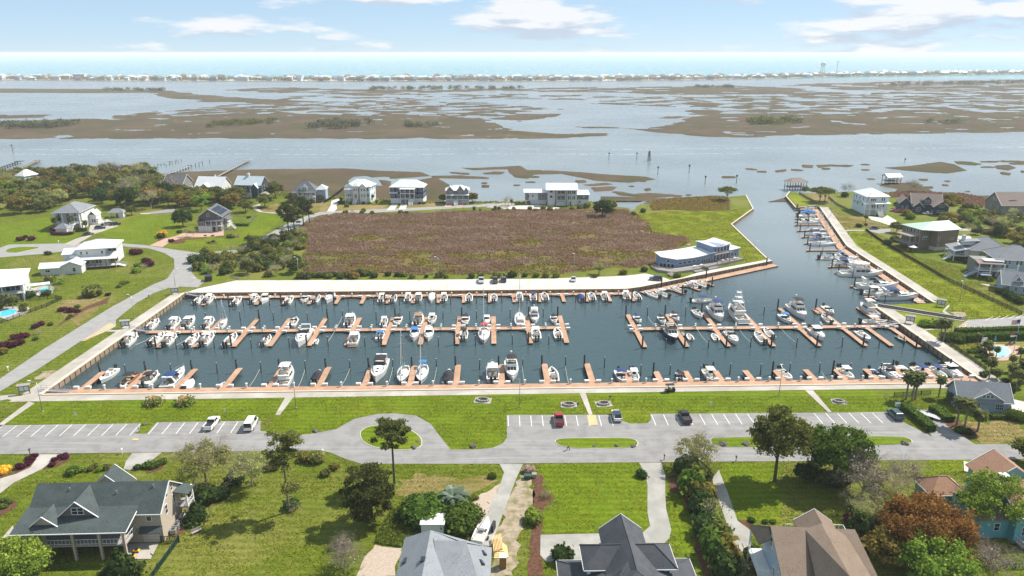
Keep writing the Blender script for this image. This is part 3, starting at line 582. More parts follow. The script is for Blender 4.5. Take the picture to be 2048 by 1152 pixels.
def hatch(a0, a1, b0, b1, n, w, m_='paint_yellow', name='hatch_line'):
    a0, a1, b0, b1 = [G(p, .1) for p in (a0,a1,b0,b1)]
    for i in range(n):
        t = (i+.5)/n; struct(name, strip_mesh(MB(), [a0.lerp(a1,t), b0.lerp(b1,t)], w, .1), m_)
hatch(('n3',905,295), ('n3',935,480), ('n3',1062,292), ('n3',1112,478), 8, .36); hatch(('b1',665,502), ('b1',905,350), ('b1',700,500), ('b1',948,378), 14, .35); hatch(('b5',1500,400), ('b5',1585,325), ('b5',1570,395), ('b5',1600,330), 5, .4)
struct('stop_line', strip_mesh(MB(), [G(('c1',780,350)), G(('c1',815,350))], .5, .085), 'paint_yellow')
# joints of the concrete quay slabs: a shallow groove pattern in real strips
jl = MB()
for u in range(-100, 50, 6): strip_mesh(jl, [UV(u,255.4), UV(u,267)], .09, .078)
strip_mesh(jl, [UV(-104,259.5), UV(47,259.5)], .09, .078)
struct('slab_joint', jl, 'oldslab')

# ============================================================ SEAWALLS (things)
def seawall(line, label, side, capw=.9, face='wallwood', z0=-3.0):
    """timber sheet piling with a wide cap; side = +1 when the water lies left of the line"""
    t = thing('seawall', label, 'seawall', line[0]); o = line[0]
    f = MB(); c = MB(); wl = MB()
    for a, b in zip(line, line[1:]):
        d = (b-a); L_ = d.length; d.normalize(); n = Vector((-d.y,d.x,0))*side
        a_, b_ = a-o, b-o
        f.prism([(a_.x,a_.y),(b_.x,b_.y),((b_+n*.22).x,(b_+n*.22).y),((a_+n*.22).x,(a_+n*.22).y)], z0, .02)
        c.prism([((a_-n*(capw-.35)).x,(a_-n*(capw-.35)).y),((b_-n*(capw-.35)).x,(b_-n*(capw-.35)).y),((b_+n*.35).x,(b_+n*.35).y),((a_+n*.35).x,(a_+n*.35).y)], .1, .26)
        k = int(L_/2.4)
        for i in range(k+1):
            q = a_+d*(L_*i/max(k,1))+n*.24; wl.tube((q.x,q.y,z0), (q.x,q.y,-.05), .13, .13, 6)
    f.build('wall_face', face, t); c.build('wall_cap', 'wallcap', t); wl.build('face_pile', 'pile_wood', t)['kind'] = 'stuff'
seawall(west, 'timber seawall with pale cap along the left side of the basin', 1)
seawall([UV(-109.6,255), UV(49,255), WHARF[0], WHARF[1], WHARF[2]], 'brown seawall along the far white quay and clubhouse', -1)
seawall(west[1:]+east[:1], 'low seawall under the near promenade', 1, .5)
seawall(east+pts('b5 850,200'), 'dark seawall along the right side of the basin', 1)
seawall([slipc[0]]+SEAWALL, 'long seawall beside the right channel walkway', 1)
seawall(CHAN, 'angled seawall edging the green peninsula lawn', -1, .6)
seawall(NTIP, 'curved dark bulkhead round the channel mouth lawn', 1, .6)
# ============================================================ DOCKS
PILES_B, PILES_W, BOXES, PEDS = [], [], [], []
def dock(label, u0, u1, v, hw, fingers, z=Z_DOCK, fw=1.5, rz=DA, base=None, piles=1, boxes=True):
    """floating dock along u; fingers = (u, v_tip[, pile])"""
    org = UV((u0+u1)/2, v, z) if base is None else base
    uc = (u0+u1)/2; t = thing('floating_dock', label, 'dock', org, rz)
    MB().bevbox(u0-uc, u1-uc, -hw, hw, -.16, 0, .02).build('walkway_deck', 'deckwood', t)
    fl = MB()
    k = max(1, int((u1-u0)/4))
    for i in range(k):
        a = u0-uc+(u1-u0)*i/k; fl.box(a+.4, a+(u1-u0)/k-.4, -hw+.1, hw-.1, -.75, -.161)
    fl.build('float', 'floatblack', t)
    c, s = math.cos(rz), math.sin(rz); W = lambda x, y, zz=0: Vector((org.x+x*c-y*s, org.y+x*s+y*c, org.z+zz))
    for i, f in enumerate(fingers):
        x = f[0]-uc; tip = f[1]-v; sg = 1 if tip > 0 else -1; y0 = sg*(hw+.004); g = 1.5
        poly = [(x-fw/2, tip), (x-fw/2, y0+sg*g), (x-fw/2-g*.8, y0), (x+fw/2+g*.8, y0), (x+fw/2, y0+sg*g), (x+fw/2, tip)]
        fo = MB().prism(poly, -.16, -.004).build('finger', 'deckwood', t)
        fb = MB(); n = 3
        for j in range(n):
            a = y0+sg*(1.2+(abs(tip)-hw-1.2)*j/n); b = y0+sg*(1.2+(abs(tip)-hw-1.2)*(j+.8)/n); fb.box(x-fw/2+.1, x+fw/2-.1, min(a,b), max(a,b), -.7, -.165)
        fb.build('finger_float', 'floatblack', fo)
        pk = f[2] if len(f) > 2 else 1
        if pk: PILES_B.append(W(x+(-.5 if pk == 1 else .5)*fw*.9, tip-sg*.35))
        if boxes:
            BOXES.append((W(x-fw/2-.75, y0+sg*.42), rz)); BOXES.append((W(x+fw/2+.75, y0+sg*.42), rz))
        if i+1 < len(fingers) and (fingers[i+1][1]-v)*sg > 0:
            xm = (fingers[i+1][0]-uc+x)/2
            PILES_W.append(W(xm, tip+sg*random.uniform(-.8,.4))); PEDS.append((W(xm, sg*(hw-.3)), rz))
    return t, W
UL = [-98.6,-87.7,-76.5,-65.9,-54.3,-43.2,-32.2,-21.3,-10.4,.7,11.7,22.6]
dock('tan floating pier with fingers on both sides, left half of basin', -107.5, 23.4, 218.9, 1.15,
     [(u, 230, 2 if i in (2,4,6,8,10) else (1 if i == 11 else 0)) for i, u in enumerate(UL)]+[(u, 206, 1 if i % 2 == 0 else 0) for i, u in enumerate(UL)])
UN = [-99.5,-90,-81.3,-72.1,-63.2,-54,-45.1,-36.3,-27.3,-18.6,-9.6,-.7,8.1,16.9,25.5,33.6,41.8,49.9]
dock('tan floating dock with short fingers along the far quay', -104, 51, 253.1, 1.35, [(u, 244.4, i % 2) for i, u in enumerate(UN)], fw=1.3)
US = [(-105.2,187.4),(-93.3,188),(-81,188.4),(-69,188.6),(-57.4,188.4),(-44.8,188.6),(-33.1,188.6),(-21.3,188.8),(-9.3,189),(2.6,189),(14.6,189),(26.4,188.9)]
UR = [36.2,44.4,52.4,60.6,68.8,77,85.4,93.6,101.9,110,118,126]
dock('tan timber wharf with fingers along the near promenade', -114, 128, 174.35, 1.85, [(u, v) for u, v in US]+[(u, 183, i % 2) for i, u in enumerate(UR)], z=-.3, fw=1.6)
dock('tan floating pier with fingers on both sides, right half of basin', 45, 128.5, 217.1, 1.15,
     [(45.3,230.5),(58.4,230.5),(70.9,231.5),(84.2,230.5),(98.1,235.5),(111.2,235.5)]+[(45.3,202),(57.9,201.9),(70.3,201.8),(83.7,201.5),(97.3,201.3),(111.1,201),(118.9,200.8,0),(126.4,199.6)])
dock('short tan dock against the right seawall', 218.3, 235.5, -125.8, 1.3, [], rz=DA+math.pi/2, base=UV(125.8, 226.9, Z_DOCK), boxes=False)
a = Vector((46.6,256.2,0)); b = Vector((107.3,293.6,0)); ang = math.atan2(b.y-a.y, b.x-a.x); L_ = (b-a).length; mid = (a+b)/2; n_ = Vector((math.sin(ang), -math.cos(ang), 0))
dock('long tan dock in front of the blue clubhouse', -L_/2, L_/2, 0, 1.7, [(-L_/2+12,-8.5,1), (-L_/2+20,-8.5,0), (-L_/2+28.5,-7,1)], rz=ang, base=Vector((mid.x,mid.y,Z_DOCK))+n_*1.6, fw=1.3)
for d in (10, 33, L_-4): PILES_B.append(a+(b-a)*(d/L_)+n_*.3)
RD = [p+Vector((-2.6,0,Z_DOCK)) for p in SEAWALL]
FRT = [(156.3,403.4),(152.2,389.6),(148.5,381),(146,374.2),(142.6,365.7),(139.3,353.1),(136.6,340.2),(133.5,328.2),(129.7,315.7),(129,302.2),(128.6,289.4),(127.8,281.2),(126.2,263.3),(125.5,250.3)]
for i, (p, q) in enumerate(zip(RD, RD[1:])):
    an = math.atan2(q.y-p.y, q.x-p.x); ln = (q-p).length; m = (p+q)/2
    c, s = math.cos(an), math.sin(an); fs = []
    t = thing('floating_dock', ['near','second','third','farthest'][i]+' length of tan dock beside the right channel seawall', 'dock', m, an)
    MB().bevbox(-ln/2+.01, ln/2-.01, -1.5, 1.5, -.16, 0, .02).build('walkway_deck', 'deckwood', t)
    MB().box(-ln/2+.4, ln/2-.4, -1.4, 1.4, -.75, -.161).build('float', 'floatblack', t)
    for (x, y) in FRT:
        if p.y <= y < q.y:
            r = Vector((x,y,Z_DOCK)); k = (y-p.y)/(q.y-p.y); root = p.lerp(q, k)
            lr = r-m; lx, ly = lr.x*c+lr.y*s, -lr.x*s+lr.y*c
            rr = root-m; rx = rr.x*c+rr.y*s
            w = .55
            MB().prism([(lx-w,ly),(rx-w,1.504),(rx+w,1.504),(lx+w,ly)], -.16, -.004).build('finger', 'deckwood', t)
            MB().prism([(lx-w+.1,ly-.2),(rx-w+.1,2.2),(rx+w-.1,2.2),(lx+w-.1,ly-.2)], -.7, -.165).build('finger_float', 'floatblack', t)
            PILES_B.append(Vector((x+1.2, y-.6, 0))); PILES_W.append(Vector((x+5, y-5, 0))); PEDS.append((root+Vector((0.9,1.5,0)), 0))
# gangway bridges
def gangway(a, b, label):
    d = b-a; L_ = math.hypot(d.x, d.y); t = thing('gangway', label, 'gangway', a, math.atan2(d.y, d.x)); dz = d.z
    MB().add([(0,-.6,.02),(L_,-.6,dz+.02),(L_,.6,dz+.02),(0,.6,.02),(0,-.6,-.1),(L_,-.6,dz-.1),(L_,.6,dz-.1),(0,.6,-.1)], [(0,1,2,3),(7,6,5,4),(0,4,5,1),(2,6,7,3),(0,3,7,4),(1,5,6,2)]).build('ramp', 'steel', t)
    for s in (-.62, .62):
        m = MB(); m.tube((0,s,1), (L_,s,dz+1), .04); m.tube((0,s,.5), (L_,s,dz+.5), .03)
        for i in range(6): m.tube((L_*i/5,s,dz*i/5), (L_*i/5,s,dz*i/5+1), .04)
        m.build('railing', 'steel', t)
gangway(UV(-112.5,219.2,.2), UV(-106.5,219,Z_DOCK+.03), 'metal gangway from the left seawall to the pier')
gangway(UV(-108.5,253.8,.2), UV(-102.5,253.2,Z_DOCK+.03), 'metal gangway at the far left corner of the basin')
gangway(UV(-115,175.0,.2), UV(-107.5,175.0,-.27), 'metal gangway at the near left corner of the basin')
gangway(UV(130,216.9,.2), UV(122.5,217,Z_DOCK+.03), 'metal gangway from the right seawall to the pier')
gangway(UV(127,254.0,.2)+Vector((12,-2,0)), UV(130,252,Z_DOCK), 'metal gangway at the near end of the channel dock') if False else None
# piles
pb = thing('mooring_pile', '', 'pile', (0,0,0)); MB().tube((0,0,-3), (0,0,2.05), .25, .25, 10).build('shaft', 'pile_black', pb, True); MB().tube((0,0,2.051), (0,0,2.55), .27, .03, 10).build('cone_cap', 'pile_black', pb, True)
pw = thing('mooring_post', '', 'post', (0,0,0)); MB().tube((0,0,-3), (0,0,1.5), .16, .14, 7).build('shaft', 'pile_wood', pw, True); MB().tube((0,0,1.501), (0,0,1.6), .15, .09, 7).build('post_top', 'plastic_white', pw, True)
def place(proto, locs, fmt, group, rz=None, jit=0.0):
    out = []
    for i, l in enumerate(locs):
        o = proto if i == 0 else dup(proto, l, 0)
        o.location = l; o.rotation_euler = (random.uniform(-jit,jit), random.uniform(-jit,jit), rz[i] if rz else random.uniform(0,6))
        out.append(o)
    number(out, fmt, group); return out
def zone(w, kind=0):
    u, v = toUV(w)
    if kind: return 'on the near wharf' if v < 190 else ('near side of the piers' if v < 217.8 else ('far side of the piers' if v < 235 else 'on the far docks'))
    return 'near the promenade' if v < 195 else ('at near finger ends' if v < 210 else ('at far finger ends' if v < 240 else 'by the far quay'))
def place_zoned(proto, locs, fmt, group, rzs=None, jit=0.0, kind=0):
    first = True; allo = []
    byz = {}
    for i, l in enumerate(locs):
        z = 'along the right channel dock' if l.x > 122 and l.y > 240 else zone(l, kind)
        byz.setdefault(z, []).append((l, rzs[i] if rzs else random.uniform(0,6)))
    for z, ls in byz.items():
        g = []
        for l, r in ls:
            o = proto if first else dup(proto, l, 0); first = False
            o.location = l; o.rotation_euler = (random.uniform(-jit,jit), random.uniform(-jit,jit), r); g.append(o)
        number(g, fmt+' '+z, group); allo += g
    return allo
place_zoned(pb, [Vector((p.x,p.y,0)) for p in PILES_B], 'thick black pile with cone cap, {} from left', 'black mooring piles', None, .012)
place_zoned(pw, [Vector((p.x,p.y,random.uniform(-.3,.3))) for p in PILES_W], 'thin dark wooden mooring post, {} from left', 'wooden mooring posts', None, .02)
bx = thing('dock_box', '', 'dock box'); MB().bevbox(-.62,.62,-.33,.33,0,.5,.03).build('chest', 'plastic_white', bx); MB().bevbox(-.66,.66,-.36,.36,.503,.64,.06).build('lid', 'plastic_white', bx)
place_zoned(bx, [p for p, r in BOXES], 'white dock box at a finger root, {} from left', 'white dock boxes', [r for p, r in BOXES], kind=1)
pd = thing('power_pedestal', '', 'pedestal'); MB().bevbox(-.16,.16,-.16,.16,0,.95,.02).build('post', 'plastic_white', pd); MB().bevbox(-.26,.26,-.26,.26,.953,1.3,.08).build('lamp_head', 'plastic_white', pd)
place_zoned(pd, [p for p, r in PEDS], 'small white power pedestal, {} from left', 'white power pedestals', [r for p, r in PEDS], kind=1)

# ============================================================ BOATS (bow +Y, origin at the waterline amidships)
def half(t, B, sail=False):
    if sail: return B/2*max(.02, (1-abs((t-.42)/.60)**2.3)*.99)
    return B/2*(.90+.10*math.sin(math.pi*min(t*1.1,1)/1.1)) if t < .45 else B/2*max(.025, 1-((t-.45)/.55)**2.3)
def hull(root, L, B, fb, rise, t0, t1, floor, hm='gelcoat', sail=False, fore='deckwhite', stripe=None):
    n = 16; T = [i/n for i in range(n+1)]; yy = lambda t: (t-.5)*L+(.0 if t < 1 else .0); sh = lambda t: fb+rise*t*t*(1.15-.15*t)
    h = MB()
    wl = [(half(t,B,sail)*(.84-.42*t**3), yy(t)-(.045*L*t**4), -.3) for t in T]; ch = [(half(t,B,sail)*(.93-.22*t**3), yy(t)-(.03*L*t**4), .22) for t in T]; sr = [(half(t,B,sail), yy(t), sh(t)) for t in T]
    for s in (-1, 1):
        for lo, up in ((wl,ch),(ch,sr)):
            v = [(s*a[0],a[1],a[2]) for a in lo]+[(s*a[0],a[1],a[2]) for a in up]; k = len(lo)
            h.add(v, [((i,i+1,i+1+k,i+k) if s > 0 else (i+1,i,i+k,i+1+k)) for i in range(k-1)])
    h.add([(-wl[0][0],wl[0][1],-.3),(wl[0][0],wl[0][1],-.3),(sr[0][0],sr[0][1],sr[0][2]),(-sr[0][0],sr[0][1],sr[0][2])], [(0,1,2,3)])
    # gunwale ring and inner sides
    TC = [t0+(t1-t0)*i/10 for i in range(11)]; inn = lambda t: max(half(t,B,sail)-.17-.03*B, .03)
    for s in (-1, 1):
        v = []
        for t in TC: v += [(s*half(t,B,sail),yy(t),sh(t)), (s*inn(t),yy(t),sh(t)+.005), (s*inn(t)*.97,yy(t),floor)]
        f = []
        for i in range(10):
            a = 3*i; f += [(a,a+3,a+4,a+1), (a+1,a+4,a+5,a+2)]
        h.add(v, f if s < 0 else [q[::-1] for q in f])
    ho = h.build('hull', hm, root)
    if stripe: 
        st = MB()
        for s in (-1, 1):
            v = []
            for t in T[:-1]: v += [(s*(half(t,B,sail)+.012),yy(t),sh(t)-.02), (s*(half(t,B,sail)*.985+.012),yy(t),sh(t)-.20)]
            st.add(v, [(2*i,2*i+1,2*i+3,2*i+2) for i in range(len(T)-2)])
        st.build('hull_stripe', stripe, ho)
    fl = MB(); v = []
    for t in TC: v += [(-inn(t)*.97,yy(t),floor), (inn(t)*.97,yy(t),floor)]
    fl.add(v, [(2*i,2*i+1,2*i+3,2*i+2) for i in range(10)])
    for t in (t0, t1): fl.add([(-inn(t),yy(t),floor),(inn(t),yy(t),floor),(inn(t),yy(t),sh(t)),(-inn(t),yy(t),sh(t))], [(0,1,2,3)])
    fl.build('cockpit_floor', 'cockpit', root)
    for nm, a, b in (('foredeck',t1,1.0),('aft_deck',0.0,t0)):
        if b-a < .01: continue
        m = MB(); v = []; k = 8
        for i in range(k+1):
            t = a+(b-a)*i/k; w = half(t,B,sail); v += [(-w,yy(t),sh(t)), (0,yy(t),sh(t)+.05*B*.4), (w,yy(t),sh(t))]
        f = []
        for i in range(k): q = 3*i; f += [(q,q+1,q+4,q+3), (q+1,q+2,q+5,q+4)]
        m.add(v, f); m.build(nm, fore, root)
    return yy, sh, inn
def motor(root, x, y, m='motorblack', s=1.0):
    mo = MB().loft([[(x+a*s*k,y+b*s*k2,z*s) for a, b in ((-.24,-.42),(.24,-.42),(.2,.3),(-.2,.3))] for k, k2, z in ((.8,.8,.75),(1,1,.95),(1,1,1.35),(.6,.75,1.55))]).build('outboard_motor', m, root)
    MB().box(x-.1*s, x+.1*s, y-.25*s, y+.1*s, -.4, .76*s).build('motor_leg', m, mo)
def ttop(root, yc, z, w, l, m):
    MB().loft([[(-w/2*k,yc-l/2*k,zz),(w/2*k,yc-l/2*k,zz),(w/2*k,yc+l/2*k,zz),(-w/2*k,yc+l/2*k,zz)] for k, zz in ((.96,z),(1,z+.04),(1,z+.09),(.9,z+.14))]).build('hardtop', m, root)
    for sx in (-1, 1):
        for sy in (-.35, .3): MB().tube((sx*w*.3,yc+sy*l*.8,.3), (sx*w*.42,yc+sy*l,z), .03, .03, 5).build('top_post', 'alu', root)
def bimini(root, yc, z, w, l, m):
    v = []; k = 6
    for i in range(k+1):
        a = i/k; zz = z+.14*math.sin(math.pi*a); v.append([(-w/2+w*j/4, yc-l/2+l*a, zz+.12*math.sin(math.pi*j/4)) for j in range(5)])
    mb = MB(); mb.add([p for r in v for p in r]+[(p[0],p[1],p[2]-.03) for r in v for p in r], [(i*5+j,i*5+j+1,(i+1)*5+j+1,(i+1)*5+j) for i in range(k) for j in range(4)]+[(i*5+j+35,(i+1)*5+j+35,(i+1)*5+j+36,i*5+j+36) for i in range(k) for j in range(4)]).build('bimini_top', m, root)
    for sx in (-1, 1):
        for dy in (-l*.5, l*.5): MB().tube((sx*w*.5,yc,.6), (sx*w*.5,yc+dy,z), .025, .025, 5).build('top_post', 'alu', root)
def screen_glass(root, yb, z0, z1, w, rake, side=.8):
    m = MB(); w2 = w*.82
    m.add([(-w/2,yb,z0),(w/2,yb,z0),(w2/2,yb-rake,z1),(-w2/2,yb-rake,z1),(-w/2,yb-side,z0),(w/2,yb-side,z0),(w2/2,yb-rake-side*.7,z1-.05),(-w2/2,yb-rake-side*.7,z1-.05)], [(0,1,2,3),(0,3,7,4),(1,5,6,2)]); m.build('windshield', 'tinted', root)
def seat(root, x0, x1, y0, y1, z, h=.45, back=None, m='seat'):
    b = MB().bevbox(x0,x1,y0,y1,z,z+h,.05)
    if back == 'aft': b.bevbox(x0,x1,y0-.15,y0-.004,z,z+h+.45,.04)
    b.build('seat', m, root)
def rail(root, pts_, r=.022):
    m = MB().path(pts_, r, 4)
    for p in pts_[::2]: m.tube((p[0],p[1],p[2]-.5), p, r, r, 4)
    m.build('bow_rail', 'alu', root)
def bowrail(root, yy, sh, B, a=.55, b=.985, hh=.5, sail=False):
    T = [a+(b-a)*i/6 for i in range(7)]; p = [(-half(t,B,sail)*.92,yy(t),sh(t)+hh) for t in T]; rail(root, p+[(-x,y,z) for x, y, z in p[::-1]])
def fender(root, x, y, z): MB().tube((x,y,z-.6), (x,y,z), .12, .12, 7).build('fender', 'plastic_white', root, True)
def b_cc(top='plastic_white', two=True, hm='gelcoat', L=7.3):
    r = thing('open_fishing_boat', '', 'boat'); B = 2.55; yy, sh, inn = hull(r, L, B, .68, .42, .06, .92, .22, hm)
    c = MB().loft([[(-.42*k,yy(.47)+a,z),(.42*k,yy(.47)+a,z),(.42*k,yy(.47)+b,z),(-.42*k,yy(.47)+b,z)] for k, a, b, z in ((1,-.45,.62,.22),(1,-.45,.62,1.0),(.9,-.4,.42,1.28))]).build('console', 'gelcoat', r)
    MB().add([(-.4,yy(.47)+.42,1.285),(.4,yy(.47)+.42,1.285),(.34,yy(.47)+.12,1.75),(-.34,yy(.47)+.12,1.75)], [(0,1,2,3),(3,2,1,0)]).build('windshield', 'tinted', c)
    seat(r, -.5, .5, yy(.47)-1.5, yy(.47)-.95, .22, .65, 'aft'); seat(r, -.35, .35, yy(.47)+.7, yy(.47)+1.2, .22, .4)
    seat(r, -.8, .8, yy(.8), yy(.8)+.5, .22, .35, None, 'deckwhite'); seat(r, -.85, .85, yy(.07), yy(.07)+.4, .22, .4)
    if top: ttop(r, yy(.47)-.1, 2.15, 1.75, 2.3, top)
    for x in ((-.35,.35) if two else (0,)): motor(r, x, -L/2-.25)
    return r
def b_bow(top=None, hm='gelcoat', L=6.4, stripe=None, sun='seat'):
    r = thing('bowrider', '', 'boat'); B = 2.4; yy, sh, inn = hull(r, L, B, .72, .28, .10, .90, .22, hm, stripe=stripe)
    for s in (-1, 1):
        MB().loft([[(s*.28,yy(.58)-.5,z),(s*1.02,yy(.58)-.5,z),(s*.98,yy(.58)+k,z),(s*.28,yy(.58)+k,z)] for z, k in ((.22,.35),(.78,.3),(.9,.1))]).build('console', 'gelcoat', r)
        seat(r, *sorted((s*.35,s*.9)), yy(.42), yy(.42)+.5, .22, .42, 'aft'); seat(r, *sorted((s*.35,s*.8)), yy(.72), yy(.72)+1.1, .22, .32)
    screen_glass(r, yy(.58)+.1, .86, 1.35, 2.0, .35, 1.0)
    seat(r, -1.0, 1.0, yy(.11), yy(.11)+.75, .22, .5, None, sun)
    if top: bimini(r, yy(.42), 1.85, 1.95, 2.0, top)
    motor(r, 0, -L/2-.2)
    return r
def b_cov(cm='canvas_black', L=6.6, hm='gelcoat'):
    r = thing('covered_boat', '', 'boat'); B = 2.45; yy, sh, inn = hull(r, L, B, .70, .3, .1, .8, .3, hm)
    m = MB(); R = []
    for i in range(9):
        t = .03+.82*i/8; w = half(t,B)*1.01; rid = .28+.75*math.exp(-((t-.48)/.16)**2)
        R.append([(-w,yy(t),sh(t)-.12),(-w*.98,yy(t),sh(t)+.03),(-w*.5,yy(t),sh(t)+rid*.68),(0,yy(t),sh(t)+rid),(w*.5,yy(t),sh(t)+rid*.68),(w*.98,yy(t),sh(t)+.03),(w,yy(t),sh(t)-.12)])
    k = 7; m.add([p for q in R for p in q], [(i*k+j,i*k+j+1,(i+1)*k+j+1,(i+1)*k+j) for i in range(8) for j in range(k-1)]); m.build('boat_cover', cm, r, True)
    for x in (-.35, .35): motor(r, x, -L/2-.2)
    return r
def b_cab(top='plastic_white', L=8.2, hm='gelcoat', out=True, stern=None):
    r = thing('cuddy_cabin_boat', '', 'boat'); B = 2.85; yy, sh, inn = hull(r, L, B, .9, .5, .06, .48, .3, hm)
    R = []
    for t, h, k in ((.47,.5,.74),(.58,.5,.72),(.72,.4,.62),(.86,.12,.35)):
        w = half(t,B)*k; R.append([(-w,yy(t),sh(t)-.02),(-w*.88,yy(t),sh(t)+h),(w*.88,yy(t),sh(t)+h),(w,yy(t),sh(t)-.02)])
    MB().loft(R).build('cabin', 'gelcoat', r); screen_glass(r, yy(.55), 1.45, 2.15, 2.05, .4, 1.3)
    ttop(r, yy(.42), 2.35, 2.1, 2.6, top); seat(r, .3, .9, yy(.3), yy(.3)+.55, .3, .6, 'aft'); seat(r, -.9, -.3, yy(.3), yy(.3)+.55, .3, .6, 'aft'); seat(r, -1.1, 1.1, yy(.07), yy(.07)+.4, .3, .4)
    bowrail(r, yy, sh, B, .55)
    if out:
        for x in (-.4, .4): motor(r, x, -L/2-.25, 'motorblack', 1.1)
    else: MB().box(-1.15, 1.15, -L/2-.75, -L/2-.01, .12, .24).build('swim_platform', stern or 'deckwhite', r)
    return r
def b_exp(canvas=None, L=10.6, hm='gelcoat', arch=True, stripe=None):
    r = thing('express_cruiser', '', 'boat'); B = 3.3; yy, sh, inn = hull(r, L, B, 1.12, .55, .05, .44, .5, hm, stripe=stripe)
    R = []
    for t, h, k in ((.43,.62,.80),(.52,.62,.80),(.64,.5,.72),(.76,.34,.6),(.90,.06,.32)):
        w = half(t,B)*k; R.append([(-w,yy(t),sh(t)-.03),(-w*.86,yy(t),sh(t)+h*.8),(-w*.3,yy(t),sh(t)+h),(w*.3,yy(t),sh(t)+h),(w*.86,yy(t),sh(t)+h*.8),(w,yy(t),sh(t)-.03)])
    c = MB().loft(R).build('cabin', 'gelcoat', r)
    for t in (.66, .78):
        z = sh(t)+(.49 if t < .7 else .33); MB().bevbox(-.28,.28,yy(t)-.28,yy(t)+.28,z-.08,z+.03,.02).build('deck_hatch', 'tinted', c)
    for s in (-1, 1):
        t = .58; w = half(t,B)*.775*.96; MB().add([(s*w,yy(.5),sh(.5)+.25),(s*w*.97,yy(.68),sh(.68)+.2),(s*w*.90,yy(.64),sh(.64)+.40),(s*w*.93,yy(.52),sh(.52)+.46)], [(0,1,2,3),(3,2,1,0)]).build('window', 'tinted', c)
    screen_glass(r, yy(.50)+.15, 1.85, 2.5, 2.5, .7, 1.9)
    if arch:
        a = MB()
        for s in (-1, 1): a.add([(s*1.35,yy(.20),1.2),(s*1.35,yy(.28),1.2),(s*1.15,yy(.17),2.75),(s*1.15,yy(.12),2.75),(s*1.27,yy(.20),1.2),(s*1.27,yy(.28),1.2),(s*1.07,yy(.17),2.75),(s*1.07,yy(.12),2.75)], [(0,1,2,3),(7,6,5,4),(1,5,6,2),(0,3,7,4)])
        a.box(-1.16, 1.16, yy(.12), yy(.17), 2.752, 2.87); a.build('radar_arch', 'gelcoat', r)
    if canvas: bimini(r, yy(.31), 2.75, 2.5, 3.4, canvas)
    seat(r, .3, 1.1, yy(.36), yy(.36)+.6, .5, .6, 'aft'); seat(r, -1.2, 1.2, yy(.06), yy(.06)+.6, .5, .5); seat(r, -1.25, -.7, yy(.12), yy(.34), .5, .5)
    MB().box(-1.35, 1.35, -L/2-.8, -L/2-.01, .15, .28).build('swim_platform', 'deckwhite', r); bowrail(r, yy, sh, B, .45, .985, .6)
    return r
def house_windows(r, par, w, y0, y1, z, hgt, n, taper=.93):
    for s in (-1, 1):
        for i in range(n):
            a = y0+(y1-y0)*(i+.08)/n; b = y0+(y1-y0)*(i+.92)/n
            MB().add([(s*(w/2+.01),a,z),(s*(w/2+.01),b,z),(s*(w/2*taper+.035),b,z+hgt),(s*(w/2*taper+.035),a,z+hgt)], [(0,1,2,3),(3,2,1,0)]).build('window', 'tinted', par)
